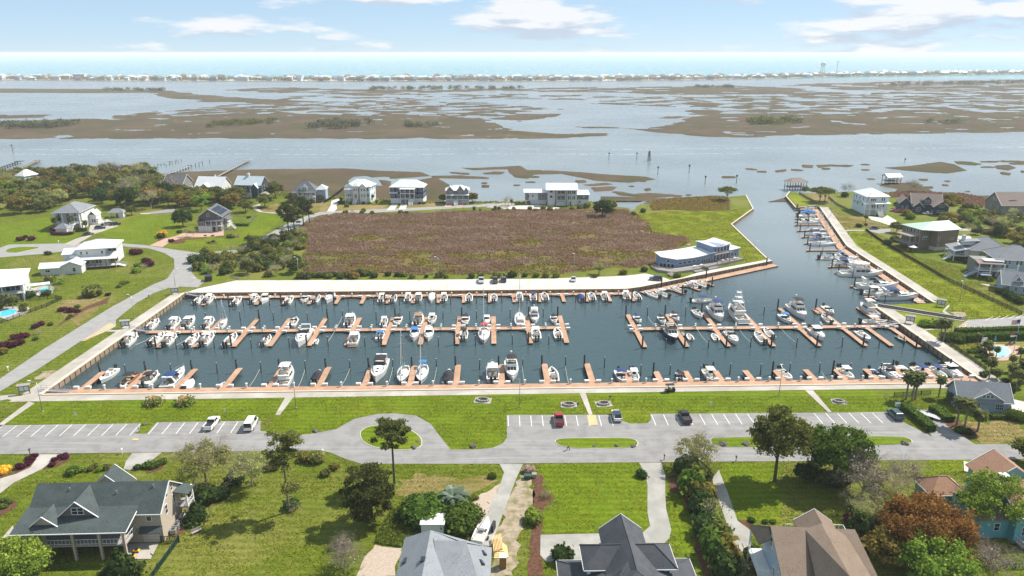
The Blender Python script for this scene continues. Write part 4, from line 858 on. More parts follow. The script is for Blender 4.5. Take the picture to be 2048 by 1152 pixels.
def b_fly(L=12, hm='gelcoat', top='canvas_black', tower=False, upper='gelcoat'):
    r = thing('flybridge_cruiser', '', 'boat'); B = L*.325; yy, sh, inn = hull(r, L, B, 1.25, .75, .03, .30, .55, hm)
    w = B*.74; y0, y1 = yy(.29), yy(.66); zt = 2.75
    R = [[(-w/2,y0,sh(.3)-.05),(w/2,y0,sh(.3)-.05),(w/2*.92,y1+.9,sh(.72)-.05),(-w/2*.92,y1+.9,sh(.72)-.05)], [(-w/2*.93,y0+.1,zt),(w/2*.93,y0+.1,zt),(w/2*.8,y1-.35,zt),(-w/2*.8,y1-.35,zt)]]
    c = MB().loft(R).build('deckhouse', 'gelcoat', r)
    house_windows(r, c, w*.985, y0+.5, y1-.3, 1.75, .7, 3, .945)
    for i in range(3):                                              # raked front panes
        f = lambda u, k: (-w*.5+w*u)*(.92*(1-k)+.80*k)
        a, b = (i+.08)/3, (i+.92)/3; ya = lambda k: (y1+.9)*(1-k)+(y1-.35)*k+.03; zz = lambda k: sh(.72)*(1-k)+zt*k
        MB().add([(f(a,.3),ya(.3),zz(.3)+.02),(f(b,.3),ya(.3),zz(.3)+.02),(f(b,.85),ya(.85),zz(.85)+.02),(f(a,.85),ya(.85),zz(.85)+.02)], [(0,1,2,3)]).build('window', 'tinted', c)
    R = []
    for t, h, k in ((.66,.35,.62),(.78,.22,.5),(.9,.04,.3)):
        ww = half(t,B)*k; R.append([(-ww,yy(t),sh(t)-.03),(-ww*.85,yy(t),sh(t)+h),(ww*.85,yy(t),sh(t)+h),(ww,yy(t),sh(t)-.03)])
    MB().loft(R).build('trunk_cabin', 'gelcoat', r)
    fb = MB().bevbox(-w*.52, w*.52, y0-.9, y1-.3, zt+.004, zt+.12, .03).build('flybridge_deck', 'deckwhite', r)
    k = MB(); yf = y1-.35
    for a, b in (((-w*.46,y0),(-w*.44,yf)), ((w*.44,yf),(w*.46,y0)), ((-w*.44,yf),(w*.44,yf))):
        d = Vector((b[0]-a[0],b[1]-a[1],0)).normalized(); nn = Vector((-d.y,d.x,0))*.06
        k.prism([(a[0]+nn.x,a[1]+nn.y),(b[0]+nn.x,b[1]+nn.y),(b[0]-nn.x,b[1]-nn.y),(a[0]-nn.x,a[1]-nn.y)], zt+.12, zt+.72)
    k.build('coaming', upper, fb)
    MB().add([(-w*.42,yf+.02,zt+.72),(w*.42,yf+.02,zt+.72),(w*.38,yf-.25,zt+1.05),(-w*.38,yf-.25,zt+1.05)], [(0,1,2,3),(3,2,1,0)]).build('venturi_screen', 'tinted', fb)
    MB().bevbox(-.45,.45,yf-.8,yf-.35,zt+.121,zt+.95,.05).build('helm', 'gelcoat', fb)
    seat(fb, -.9, .9, y0+.5, y0+1.0, zt+.121, .5, 'aft'); seat(fb, .25, .8, yf-1.6, yf-1.1, zt+.121, .6, 'aft')
    if top and not tower: bimini(r, (y0+yf)/2+.2, zt+2.05, w*.95, (yf-y0)*.8, top)
    if tower:
        f = MB(); lv = [(zt+2.0,.92,2.6),(zt+3.5,.6,1.7),(zt+5.0,.42,1.2)]; yc = (y0+yf)/2-.2; prev = (zt+.1,1.0,3.2)
        for z, kk, l in lv:
            MB().bevbox(-w*.5*kk,w*.5*kk,yc-l/2,yc+l/2,z,z+.12,.04).build('tower_top', 'plastic_white', r)
            for sx in (-1, 1):
                for sy in (-.45, .45): f.tube((sx*w*.5*prev[1]*.95,yc+sy*prev[2],prev[0]), (sx*w*.5*kk*.95,yc+sy*l,z), .045, .045, 5)
            for q in (.5,): f.path([(-w*.5*kk,yc-l/2,z+.5),(w*.5*kk,yc-l/2,z+.5),(w*.5*kk,yc+l/2,z+.5),(-w*.5*kk,yc+l/2,z+.5),(-w*.5*kk,yc-l/2,z+.5)], .03)
            prev = (z,kk,l)
        f.build('tower_frame', 'plastic_white', r)
        o_ = MB()
        for sx in (-1, 1): o_.tube((sx*w*.55,y1-1,1.9), (sx*w*.8,y0-2,7.5), .035, .015, 4)
        o_.build('outrigger', 'alu', r)
    MB().tube((0,y0+.2,zt+.2), (0,y0+.2,zt+2.6), .05, .04, 5).build('radar_mast', 'gelcoat', r); MB().tube((0,y0+.2,zt+2.601), (0,y0+.2,zt+2.85), .3, .25, 10).build('radar_dome', 'plastic_white', r)
    MB().box(-B*.4, B*.4, -L/2-.7, -L/2-.01, .15, .28).build('swim_platform', 'deckwhite', r); bowrail(r, yy, sh, B, .35, .985, .7)
    seat(r, -B*.3, B*.3, yy(.24), yy(.24)+.5, .55, .5)
    return r
def b_sail(L=10.5, cover='canvas_blue', hm='gelcoat', H=13.5, canvas=True, trim=None):
    r = thing('sailboat', '', 'sailboat'); B = L*.31; yy, sh, inn = hull(r, L, B, .95, .3, .06, .30, .45, hm, True, stripe=trim)
    R = []
    for t, h, k in ((.31,.42,.62),(.45,.45,.62),(.6,.38,.55),(.72,.12,.4)):
        w = half(t,B,True)*k; R.append([(-w,yy(t),sh(t)-.03),(-w*.85,yy(t),sh(t)+h),(w*.85,yy(t),sh(t)+h),(w,yy(t),sh(t)-.03)])
    c = MB().loft(R).build('coachroof', 'gelcoat', r)
    for s in (-1, 1):
        for t in (.38, .46, .54):
            w = half(t,B,True)*.62*.93; MB().box(*sorted((s*(w-.02), s*(w+.03))), yy(t)-.22, yy(t)+.22, sh(t)+.14, sh(t)+.28).build('window', 'tinted', c)
    MB().bevbox(-.3,.3,yy(.66)-.3,yy(.66)+.3,sh(.66)+.2,sh(.66)+.32,.04).build('deck_hatch', 'tinted', c)
    ym = yy(.57); MB().tube((0,ym,1.2), (0,ym,H), .10, .07, 7).build('mast', 'alu', r, True)
    sp = MB()
    for z in (H*.42, H*.72): sp.tube((-B*.32,ym,z), (B*.32,ym,z), .035, .035, 5)
    sp.build('spreader', 'alu', r)
    st = MB(); st.tube((0,yy(.995),sh(1)), (0,ym,H-.1), .018, .018, 3); st.tube((0,yy(.01),sh(0)), (0,ym,H-.1), .018, .018, 3)
    for s in (-1, 1): st.tube((s*half(.57,B,True)*.95,ym,sh(.57)), (s*B*.32,ym,H*.72), .018, .018, 3); st.tube((s*B*.32,ym,H*.72), (0,ym,H-.2), .018, .018, 3)
    st.build('rigging', 'alu', r)
    bo = MB().tube((0,ym-.1,2.3), (0,yy(.12),2.45), .07, .06, 6).build('boom', 'alu', r)
    if cover: MB().loft([[(-w,y,z),(0,y,z-.12),(w,y,z),(0,y,z+h)] for y, w, z, h in ((ym-.15,.2,2.5,.7),(ym-1.2,.22,2.5,.5),(yy(.25),.18,2.5,.35),(yy(.14),.1,2.5,.2))]).build('sail_cover', cover, bo)
    MB().tube((0,yy(.97),sh(.97)+.1), (0,ym+.45,H*.86), .09, .05, 6).build('furled_jib', 'canvas_white', r)
    if canvas: bimini(r, yy(.2), 2.75, B*.62, 1.9, cover or 'canvas_white')
    MB().tube((-.0,yy(.14),.5), (0,yy(.14),1.3), .05).build('wheel_pedestal', 'gelcoat', r); bowrail(r, yy, sh, B, .2, .985, .6, True)
    return r
def b_pont(L=7.5):
    r = thing('pontoon_boat', '', 'boat'); w = 2.5
    MB().bevbox(-w/2,w/2,-L/2,L/2,.55,.68,.02).build('deck', 'cockpit', r)
    for s in (-1, 1): MB().loft([[(s*.85+rr*math.cos(a),y,.2+rr*math.sin(a)) for a in [k*math.pi/4 for k in range(8)]] for y, rr in ((-L/2,.33),(L/2-.9,.33),(L/2+.1,.05))]).build('pontoon', 'alu', r, True)
    f = MB()
    for a, b in (((-w/2+.05,-L/2+.5),(-w/2+.05,L/2-.8)), ((w/2-.05,-L/2+.5),(w/2-.05,L/2-.8)), ((-w/2+.1,L/2-.75),(w/2-.1,L/2-.75))):
        f.box(min(a[0],b[0])-.03, max(a[0],b[0])+.03, min(a[1],b[1])-.03, max(a[1],b[1])+.03, .684, 1.35)
    f.build('side_panel', 'teak', r)
    for s in (-1, 1): seat(r, *sorted((s*.5,s*1.1)), .6, 2.6, .684, .45, None, 'canvas_tan'); seat(r, *sorted((s*.5,s*1.1)), -2.8, -1.2, .684, .45, None, 'canvas_tan')
    MB().bevbox(.2,.9,-.6,.0,.684,1.6,.05).build('console', 'motorblack', r); bimini(r, -.6, 2.6, 2.35, 2.8, 'canvas_black'); motor(r, 0, -L/2-.3)
    return r
def b_din(hm='gelcoat', L=3.7, mot=True):
    r = thing('dinghy', '', 'dinghy'); B = 1.6; yy, sh, inn = hull(r, L, B, .42, .2, .06, .9, .12, hm)
    seat(r, -.6, .6, yy(.35), yy(.35)+.28, .12, .28); seat(r, -.55, .55, yy(.62), yy(.62)+.25, .12, .28)
    if mot: motor(r, 0, -L/2-.15, 'motorblack', .65)
    return r
def b_skiff(L=5.6, hm='gelcoat'):
    r = thing('skiff', '', 'boat'); B = 2.1; yy, sh, inn = hull(r, L, B, .55, .25, .16, .72, .2, hm, fore='gelcoat')
    MB().bevbox(-.35,.35,yy(.42),yy(.42)+.6,.2,1.05,.05).build('console', 'gelcoat', r); seat(r, -.45, .45, yy(.26), yy(.26)+.5, .2, .55, 'aft'); motor(r, 0, -L/2-.2, 'motorblack', .85)
    return r
BT = dict(
 cc=(lambda: b_cc(), 7.3, 'white open fishing boat with white T-top'), ccn=(lambda: b_cc(None), 7.3, 'white open center console fishing boat'), ccb=(lambda: b_cc('canvas_black'), 7.3, 'white fishing boat with black T-top'), ccu=(lambda: b_cc('canvas_blue', hm='gelcoat'), 7.3, 'white fishing boat with blue T-top'), ccv=(lambda: b_cc('canvas_navy'), 7.3, 'white fishing boat with navy top'),
 bow=(lambda: b_bow(), 6.4, 'white open bowrider'), bob=(lambda: b_bow('canvas_black'), 6.4, 'white bowrider with black bimini'), bon=(lambda: b_bow('canvas_navy', stripe='navyhull'), 6.4, 'white bowrider with navy bimini'), bou=(lambda: b_bow('canvas_blue', stripe='bluehull'), 6.4, 'white bowrider with blue top'), bok=(lambda: b_bow('canvas_black', 'motorblack', sun='canvas_tan'), 6.4, 'black hulled bowrider'), boj=(lambda: b_bow(None, 'bluehull', sun='canvas_navy'), 6.4, 'blue and white jet boat'),
 cvk=(lambda: b_cov(), 6.6, 'boat under a black canvas cover'), cvn=(lambda: b_cov('canvas_navy'), 6.6, 'boat under a navy cover'), cvw=(lambda: b_cov('canvas_white', 9.5), 9.5, 'big boat under a white cover'), cvu=(lambda: b_cov('canvas_blue'), 6.6, 'boat under a bright blue cover'), cvs=(lambda: b_cov('canvas_white', 5), 5, 'small boat under a white cover'),
 cab=(lambda: b_cab(), 8.2, 'white cuddy cabin boat with hardtop'), cabt=(lambda: b_cab('canvas_tan', 8.2), 8.2, 'white cabin boat with tan top'), wood=(lambda: b_cab('plastic_white', 8.2, out=False, stern='teak'), 8.2, 'white cabin boat with varnished wood stern'), cabu=(lambda: b_cab('canvas_blue'), 8.2, 'white cabin boat with blue top'),
 exp=(lambda: b_exp(None), 10.6, 'white express cruiser'), exk=(lambda: b_exp('canvas_black'), 10.6, 'white express cruiser with black canvas'), exn=(lambda: b_exp('canvas_navy', stripe='navyhull'), 10.6, 'white express cruiser with navy canvas'), exh=(lambda: b_exp('canvas_white', hm='navyhull'), 10.6, 'navy hulled express cruiser with white top'),
 fly=(lambda: b_fly(), 12, 'white flybridge cruiser with black bimini'), flw=(lambda: b_fly(top='canvas_white'), 12, 'white flybridge cruiser with white top'), fln=(lambda: b_fly(top='canvas_navy'), 12, 'white flybridge cruiser with navy bimini'), trawl=(lambda: b_fly(12, 'navyhull', None, upper='canvas_tan'), 12, 'navy hulled trawler with white wheelhouse'), sf=(lambda: b_fly(13, 'gelcoat', None, True), 13, 'white sportfisher with tall tuna tower'), yac=(lambda: b_fly(16.5, 'gelcoat', 'canvas_white', upper='gelcoat'), 16.5, 'large white motor yacht'),
 sb=(lambda: b_sail(10.5, 'canvas_blue', trim='navyhull'), 10.5, 'white sailboat with blue canvas'), sg=(lambda: b_sail(10.5, 'canvas_green', trim='canvas_green', canvas=False), 10.5, 'white sailboat with green trim'), sr=(lambda: b_sail(11, 'canvas_red', H=15), 11, 'white sailboat with red sail covers'), sw=(lambda: b_sail(10.5, None, H=14.5, canvas=False), 10.5, 'plain white sailboat'), ss=(lambda: b_sail(6.5, None, H=8, canvas=False), 6.5, 'small white sailboat'), sn=(lambda: b_sail(11.5, 'canvas_navy', H=13), 11.5, 'white sailboat with navy canvas'),
 pont=(b_pont, 7.5, 'tan and black pontoon boat'), din=(lambda: b_din(), 3.7, 'small white dinghy'), dnb=(lambda: b_din('motorblack'), 3.7, 'small dark dinghy'), dnt=(lambda: b_din('teak', 4.2, False), 4.2, 'small brown rowing boat'), jon=(lambda: b_din('greenmetal', 4.4), 4.4, 'small green jon boat'), skf=(lambda: b_skiff(), 5.6, 'low white skiff'))
PROTO = {}
def boat(f, x, y, k, d, L=None):
    fn, L0, desc = BT[k]; p = G((f,x,y), Z_WATER+.55)
    rz = {'N':DA, 'S':DA+math.pi, 'E':-math.pi/2, 'W':math.pi/2, 'e':-math.pi/2+.12}.get(d, d if not isinstance(d, str) else 0)+random.uniform(-.03,.03)
    sc = (L/L0 if L else 1)*random.uniform(1.03,1.10)
    loc = (p.x, p.y, Z_WATER)
    if k not in PROTO: o = fn(); PROTO[k] = o; o.location = loc; o.rotation_euler = (0,0,rz); o.scale = (sc,)*3
    else: o = dup(PROTO[k], loc, rz, sc)
    o['desc'] = desc; return o
def row(name, items):
    objs = [boat(*i) for i in items]; objs.sort(key=lambda o: screen(o.location)[0] if 'channel' not in name else -screen(o.location)[1])
    for i, o in enumerate(objs):
        o['label'] = f"{o['desc']}, {ordw(i)} from {'left' if 'channel' not in name else 'near end'} {name}"; o['group'] = 'boats '+name; del o['desc']
row('along the far quay', [('b2',230,190,'ccn','N'),('b2',332,185,'cc','N'),('b2',597,200,'ccn','N'),('b2',763,183,'cc','N'),('b2',862,188,'cab','S',7.5),('b2',1098,192,'ccn','N'),('b2',1245,182,'bob','S'),('b2',1360,180,'ccb','N'),('b2',1485,172,'exp','S',9.5),
 ('b3',205,172,'cc','N'),('b3',310,170,'ccb','N'),('b3',450,166,'cc','N'),('b3',546,165,'cab','N',7.4),('b3',668,160,'cvw','S',10),('b3',782,165,'cc','N'),('b3',1015,165,'ccn','N'),('b3',1246,165,'ccn','N'),('b3',1484,162,'cc','N'),('b3',1610,160,'ccv','N'),('b3',1720,156,'ccn','N'),
 ('b4',105,165,'cvn','N'),('b4',208,160,'ccn','N'),('b4',330,160,'cc','N'),('b4',535,150,'cc','N'),('b4',640,155,'ccn','N')])
row('beside the clubhouse dock', [('h6',172,945,'ccn',.55),('h6',310,932,'cc',.55),('h6',548,872,'ccn',.5),('h6',765,812,'cc',.5),('h6',885,790,'ccn',.5)])
row('on far side of left pier', [('b1',1255,365,'ccn','N',8),('b1',1430,358,'cc','N',8),('b1',1552,350,'cab','N',8.4),('b1',1712,352,'pont' if False else 'cc','N',8),('b1',1830,360,'ss','N'),('b2',1140,405,'bow','N',7),('b2',1685,395,'cab','N',9.5),('b3',226,385,'cc','N',6.6),('b3',350,382,'bob','S',6.8),('b3',545,375,'cabt','N',9.6),('b3',670,372,'cc','S',7.6),
 ('b3',980,378,'bob','S',6.8),('b3',1180,380,'cab','S',6.5),('b3',1487,370,'sw','N',10.8),('b3',1624,352,'flw','S',9),('b3',1806,368,'bob','S',6.2)])
row('on near side of left pier', [('b1',1070,492,'cc','N',8.5),('b1',1290,485,'ccn','N',8.5),('b1',1396,490,'cc','N',8),('b1',1578,492,'ccn','N',9),('b1',1702,485,'cc','N',8.5),('b1',1892,490,'ccn','N',8.6),('b2',878,578,'ccb','N',7),('b2',1230,560,'exp','S',12.5),('b2',1355,585,'din','N'),('b2',1725,568,'wood','N',8.4),('b3',190,515,'bou','N',6.4),('b3',508,512,'cabu','S',8.4),('b3',640,512,'cab','S',8),('b3',966,505,'ccb','N',7.4),('b3',1155,515,'sr','S',11.5),('b3',1635,502,'cc','N',8.4),('b3',1840,500,'ccn','N',7.6)])
row('along the near promenade', [('b1',885,782,'skf','S',8),('b1',1072,818,'pont','N',7),('b1',1236,808,'bob','N',7.6),('b1',1436,815,'exn','N',11.5),('b1',1546,862,'cvs','N',5.5),('b1',1817,872,'din','N',4.6),('b2',1070,945,'flw','N',11),('b2',1366,922,'cvk','N',6.4),('b3',180,850,'exk','S',12.5),('b3',402,885,'sg','S',10),('b3',578,878,'sb','S',10.2),('b3',820,902,'cvk','N',7.6),('b3',1235,865,'cab','N',9.6),('b3',1411,848,'fly','S',11.5),('b3',1796,885,'ccn','N',8.4),
 ('b4',490,932,'bon','S',7.2),('b4',614,928,'cc','S',7.4),('b4',1066,932,'bok','S',5.4),('b4',1346,925,'cc','S',8.6),('b5',125,768,'ccn','S',7.2),('b5',615,760,'cc','S',8),('b5',855,772,'boj','S',7),('b5',982,766,'exk','S',8.6),('b5',1096,755,'bow','S',8.4),('b5',1225,755,'ccv','S',8.6),('b5',1350,752,'ccv','S',8),('b5',1465,746,'cab','S',8.4)])
row('on far side of right pier', [('b4',650,378,'bon','S',6),('b4',884,385,'bob','S',6),('b4',1010,358,'bob','S',6),('b4',1226,325,'ccn','S',7.6),('b4',1405,332,'fln','S',12),('b4',1597,332,'sf','N',13.5),('b5',222,262,'fly','S',12.5),('b5',122,312,'bou','S',7.2),('b5',375,247,'dnt','N',4.6),('b5',470,242,'bow','S',7),('b5',455,312,'ccb','N',6.6),('b5',790,245,'flw','N',10.5)])
row('on near side of right pier', [('b4',968,525,'trawl','S',12),('b4',1086,502,'jon','N',4.2),('b4',1150,542,'din','N',4.4),('b4',1390,545,'din','N',4.8),('b4',1556,560,'exp','S',9.6),('b4',1822,552,'ccn','N',7.6),('b4',1906,506,'ccn','N',7.2),('b5',380,440,'cab','S',9.2),('b5',755,452,'skf','S',7.4),('b5',1060,472,'jon','S',4.6)])
row('along the right channel dock', [('b6',350,178,'ccn','E',9),('b6',370,220,'cvu','E',9.6),('b6',355,252,'bow','E',9),('b6',392,290,'skf','E',9),('b6',372,318,'exp','E',10),('b6',450,385,'sw','E',9),('b6',455,425,'sn','E',10),('b6',490,465,'exn','E',9.5),('b6',510,520,'sn','E',11.5),('b6',690,628,'bou','E',6.5),('b6',575,655,'ccb','E',8.5),('b6',745,660,'exp','E',9),('b6',735,695,'exk','E',9.6),('b6',745,722,'exn','E',10.5),('b6',875,805,'yac','E',16.5),('b6',1030,930,'exp','E',14.5),('b6',1015,988,'cab','E',9.4),('b6',1225,1030,'exn','E',13.2),('b6',1450,1058,'din','E',5),('b6',1300,985,'din','E',4.4)])
o = boat('b4',1275,200,'ccv','E',7.6); o['label'] = 'white center console with navy top under way in the open basin'; del o['desc']
o = boat('b5',840,338,'cc','E',8); o['label'] = 'white fishing boat lying alongside the right end of the pier'; del o['desc']
# mooring lines
ROPES = []
for i, (a, b) in enumerate(((('b1',1110,530),('b1',1260,450)),(('b1',1440,535),('b1',1570,450)),(('b2',1465,598),('b2',1610,350)),(('b2',700,1040),('b2',812,860)),(('b2',1175,1040),('b2',1248,860)),(('b2',1600,1010),('b2',1680,850)),(('b3',260,975),('b3',310,800)),(('b3',680,980),('b3',715,810)),(('b3',1510,800),('b3',1530,960)),(('b3',1910,800),('b3',1945,970)),(('b4',1220,470),('b4',1320,600)),(('b4',1630,480),('b4',1740,600)),(('b5',95,395),('b5',205,500)),(('b5',415,740),('b5',490,825)),(('b4',750,350),('b4',810,430)))):
    p, q = G(a, Z_DOCK+.5), G(b, Z_DOCK+.5); c = (p+q)/2; c.z -= .35
    o = MB().path([p-p, (p*.5+c*.5)-p+Vector((0,0,-.05)), c-p, (q*.5+c*.5)-p+Vector((0,0,-.05)), q-p], .035, 4).build('mooring_line', 'rope'); o.location = p
    tag(o, '', 'rope'); ROPES.append(o)
number(ROPES, 'slack pale mooring line, {} from left over the water', 'mooring lines')
# ============================================================ HOUSES
WCACHE = {}
def win_mesh(w, h, nx, ny):
    k = (round(w,2), round(h,2), nx, ny)
    if k not in WCACHE:
        f = MB(); b = .09
        f.box(-w/2-b,w/2+b,-.07,.02,-b,0); f.box(-w/2-b,w/2+b,-.07,.02,h,h+b); f.box(-w/2-b,-w/2,-.069,.02,0,h); f.box(w/2,w/2+b,-.069,.02,0,h)
        for i in range(1, nx): x = -w/2+w*i/nx; f.box(x-.04,x+.04,-.06,.02,0,h)
        for j in range(1, ny): z = h*j/ny; f.box(-w/2,w/2,-.055,.02,z-.03,z+.03)
        WCACHE[k] = (f.mesh('window', 'trim'), MB().box(-w/2,w/2,-.03,.01,.001,h-.001).mesh('pane', 'glass'))
    return WCACHE[k]
class House:
    def __init__(s, name, label, A, B, zref=0.0, cat='house', base=0.0, rz=None, W=None):
        a = G(A, zref) if isinstance(A[0], str) else Vector((A[0],A[1],0))
        if rz is None: b = G(B, zref); rz = math.atan2(b.y-a.y, b.x-a.x); s.W = math.hypot(b.x-a.x, b.y-a.y)
        else: rz = math.radians(rz); s.W = W
        s.t = thing(name, label, cat, (a.x,a.y,base), rz)
    def p(s, name, mb, m, smooth=False, par=None): return mb.build(name, m, par or s.t, smooth)
    def block(s, x0, x1, y0, y1, z0, z1, m, gable=None, rise=0, name='wall', ridge=.5):
        b = MB().box(x0,x1,y0,y1,z0,z1)
        if gable == 'x':
            ym = y0+(y1-y0)*ridge; b.add([(x0,y0,z1),(x0,y1,z1),(x0,ym,z1+rise),(x1,y0,z1),(x1,y1,z1),(x1,ym,z1+rise)], [(0,2,1),(3,4,5),(0,3,5,2),(1,2,5,4)])
        if gable == 'y':
            xm = x0+(x1-x0)*ridge; b.add([(x0,y0,z1),(x1,y0,z1),(xm,y0,z1+rise),(x0,y1,z1),(x1,y1,z1),(xm,y1,z1+rise)], [(0,1,2),(3,5,4),(0,2,5,3),(1,4,5,2)])
        return s.p(name, b, m)
    def gable(s, x0, x1, y0, y1, z, rise, axis, m, ov=.45, ridge=.5, th=.16, trim=True):
        r = MB()
        if axis == 'x':
            ym = y0+(y1-y0)*ridge; k0 = rise/(ym-y0); k1 = rise/(y1-ym); zt = z+rise+.1
            r.slab([(x0-ov,y0-ov,z-ov*k0+.1),(x1+ov,y0-ov,z-ov*k0+.1),(x1+ov,ym,zt),(x0-ov,ym,zt)], th); r.slab([(x0-ov,ym,zt),(x1+ov,ym,zt),(x1+ov,y1+ov,z-ov*k1+.1),(x0-ov,y1+ov,z-ov*k1+.1)], th)
            e = [((x,y0-ov,z-ov*k0+.1-.03),(x,ym,zt-.03),(x,y1+ov,z-ov*k1+.1-.03)) for x in (x0-ov-.03,x1+ov+.03)]; fr = ((x0-ov,y0-ov-.03,z-ov*k0+.02),(x1+ov,y0-ov-.03,z-ov*k0+.02))
        else:
            xm = x0+(x1-x0)*ridge; k0 = rise/(xm-x0); k1 = rise/(x1-xm); zt = z+rise+.1
            r.slab([(x0-ov,y0-ov,z-ov*k0+.1),(xm,y0-ov,zt),(xm,y1+ov,zt),(x0-ov,y1+ov,z-ov*k0+.1)], th); r.slab([(xm,y0-ov,zt),(x1+ov,y0-ov,z-ov*k1+.1),(x1+ov,y1+ov,z-ov*k1+.1),(xm,y1+ov,zt)], th)
            e = [((x0-ov,y,z-ov*k0+.1-.03),(xm,y,zt-.03),(x1+ov,y,z-ov*k1+.1-.03)) for y in (y0-ov-.03,y1+ov+.03)]; fr = None
        o = s.p('roof', r, m)
        if trim:
            for q in e: s.p('fascia', MB().add([(p[0]+dx,p[1]+dy,p[2]+dz) for dz in (-.1,.12) for p in q for dx, dy in (((-.06,0),(.06,0)) if axis == 'x' else ((0,-.06),(0,.06)))], [(0,2,8,6),(2,4,10,8),(1,7,9,3),(3,9,11,5),(6,8,9,7),(8,10,11,9),(0,1,3,2),(2,3,5,4),(0,6,7,1),(4,5,11,10)]), 'trim', par=o)
            if fr: s.p('gutter', MB().tube(fr[0], fr[1], .1, .1, 4), 'trim', par=o)
        return o
    def hip(s, x0, x1, y0, y1, z, rise, m, ov=.5, th=.16, trim=True):
        w, d = x1-x0+2*ov, y1-y0+2*ov; x0 -= ov; x1 += ov; y0 -= ov; y1 += ov; z -= .05; h = rise+.15; r = MB()
        if w >= d: a, b = ((x0+d/2,(y0+y1)/2,z+h), (x1-d/2+1e-3,(y0+y1)/2,z+h)); fs = [[(x0,y0,z),(x1,y0,z),b,a],[(x1,y0,z),(x1,y1,z),b],[(x1,y1,z),(x0,y1,z),a,b],[(x0,y1,z),(x0,y0,z),a]]
        else: a, b = (((x0+x1)/2,y0+w/2,z+h), ((x0+x1)/2,y1-w/2,z+h)); fs = [[(x0,y0,z),(x1,y0,z),a],[(x1,y0,z),(x1,y1,z),b,a],[(x1,y1,z),(x0,y1,z),b],[(x0,y1,z),(x0,y0,z),a,b]]
        for f in fs: r.slab(f, th)
        o = s.p('roof', r, m); t = MB()
        for c in ((x0,y0),(x1,y0),(x0,y1),(x1,y1)): t.tube((c[0],c[1],z+.02), min((a,b), key=lambda q: (q[0]-c[0])**2+(q[1]-c[1])**2), .09, .09, 4)
        t.tube(a, b, .1, .1, 4); s.p('ridge_cap', t, m, par=o)
        if trim:
            t = MB(); c = [(x0,y0,z-.1),(x1,y0,z-.1),(x1,y1,z-.1),(x0,y1,z-.1)]
            for i in range(4): t.tube(c[i], c[(i+1)%4], .11, .11, 4)
            s.p('fascia', t, 'trim', par=o)
        return o
    def slabs(s, qs, m, th=.16, name='roof'):
        r = MB()
        for q in qs: r.slab(q, th)
        return s.p(name, r, m)
    def win(s, face, c, z, w=1.0, h=1.4, at=0.0, nx=2, ny=2):
        f, g = win_mesh(w, h, nx, ny); o = link('window', f, s.t); k = link('pane', g, o)
        o.location = {'F':(c,at,z), 'B':(c,at,z), 'L':(at,c,z), 'R':(at,c,z)}[face]; o.rotation_euler = (0,0,{'F':0,'B':math.pi,'L':-math.pi/2,'R':math.pi/2}[face])
    def wins(s, face, cs, z, w=1.0, h=1.4, at=0.0, nx=2, ny=2):
        for c in cs: s.win(face, c, z, w, h, at, nx, ny)
    def door(s, face, c, z, w=1.0, h=2.1, at=0.0, m='trim', name='door'):
        d = MB().box(-w/2,w/2,-.05,.02,0,h)
        o = s.p(name, d, m); o.location = {'F':(c,at,z),'L':(at,c,z),'R':(at,c,z)}[face]; o.rotation_euler = (0,0,{'F':0,'L':-math.pi/2,'R':math.pi/2}[face])
        if name == 'garage_door':
            q = MB()
            for i in range(1, 4): q.box(-w/2+.05,w/2-.05,-.065,-.052,h*i/4-.02,h*i/4+.02)
            s.p('panel_joint', q, 'greyrail', par=o)
        else: s.p('handle', MB().box(w*.32,w*.4,-.1,-.052,.95,1.05), 'steel', par=o)
    def col(s, x, y, z0, z1, r=.15, m='trim'): s.p('column', MB().box(x-r,x+r,y-r,y+r,z0,z1), m)
    def rail(s, pl, z, h=1.0, m='trim', sp=.6):
        r = MB()
        for a, b in zip(pl, pl[1:]):
            za = a[2] if len(a) > 2 else z; zb = b[2] if len(b) > 2 else z; L_ = math.hypot(b[0]-a[0], b[1]-a[1])
            r.tube((a[0],a[1],za+h), (b[0],b[1],zb+h), .05, .05, 4); r.tube((a[0],a[1],za+.15), (b[0],b[1],zb+.15), .04, .04, 4)
            n = max(1, int(L_/sp))
            for i in range(n+1): t = i/n; r.tube((a[0]+(b[0]-a[0])*t,a[1]+(b[1]-a[1])*t,za+(zb-za)*t), (a[0]+(b[0]-a[0])*t,a[1]+(b[1]-a[1])*t,za+(zb-za)*t+h), .03, .03, 4, False)
        return s.p('railing', r, m)
    def deck(s, x0, x1, y0, y1, z, m='greyrail', th=.25): return s.p('deck', MB().box(x0,x1,y0,y1,z-th,z), m)
    def stairs(s, x0, x1, y0, y1, z0, z1, m='trim', n=9, axis='y', rails=True):
        b = MB()
        for i in range(n):
            z = z0+(z1-z0)*(i+1)/n
            if axis == 'y': a, c = y0+(y1-y0)*i/n, y0+(y1-y0)*(i+1)/n; b.box(x0,x1,min(a,c),max(a,c),z-.22,z)
            else: a, c = x0+(x1-x0)*i/n, x0+(x1-x0)*(i+1)/n; b.box(min(a,c),max(a,c),y0,y1,z-.22,z)
        s.p('stairs', b, m)
        if rails:
            if axis == 'y':
                for x in (x0, x1): s.rail([(x,y0,z0),(x,y1,z1)], 0, .95, m)
            else:
                for y in (y0, y1): s.rail([(x0,y,z0),(x1,y,z1)], 0, .95, m)
    def chimney(s, x, y, z0, z1, w=.9, m='brickwall'):
        o = s.p('chimney', MB().box(x-w/2,x+w/2,y-w/2,y+w/2,z0,z1), m); s.p('chimney_cap', MB().bevbox(x-w*.62,x+w*.62,y-w*.62,y+w*.62,z1+.002,z1+.18,.05), 'steel', par=o)

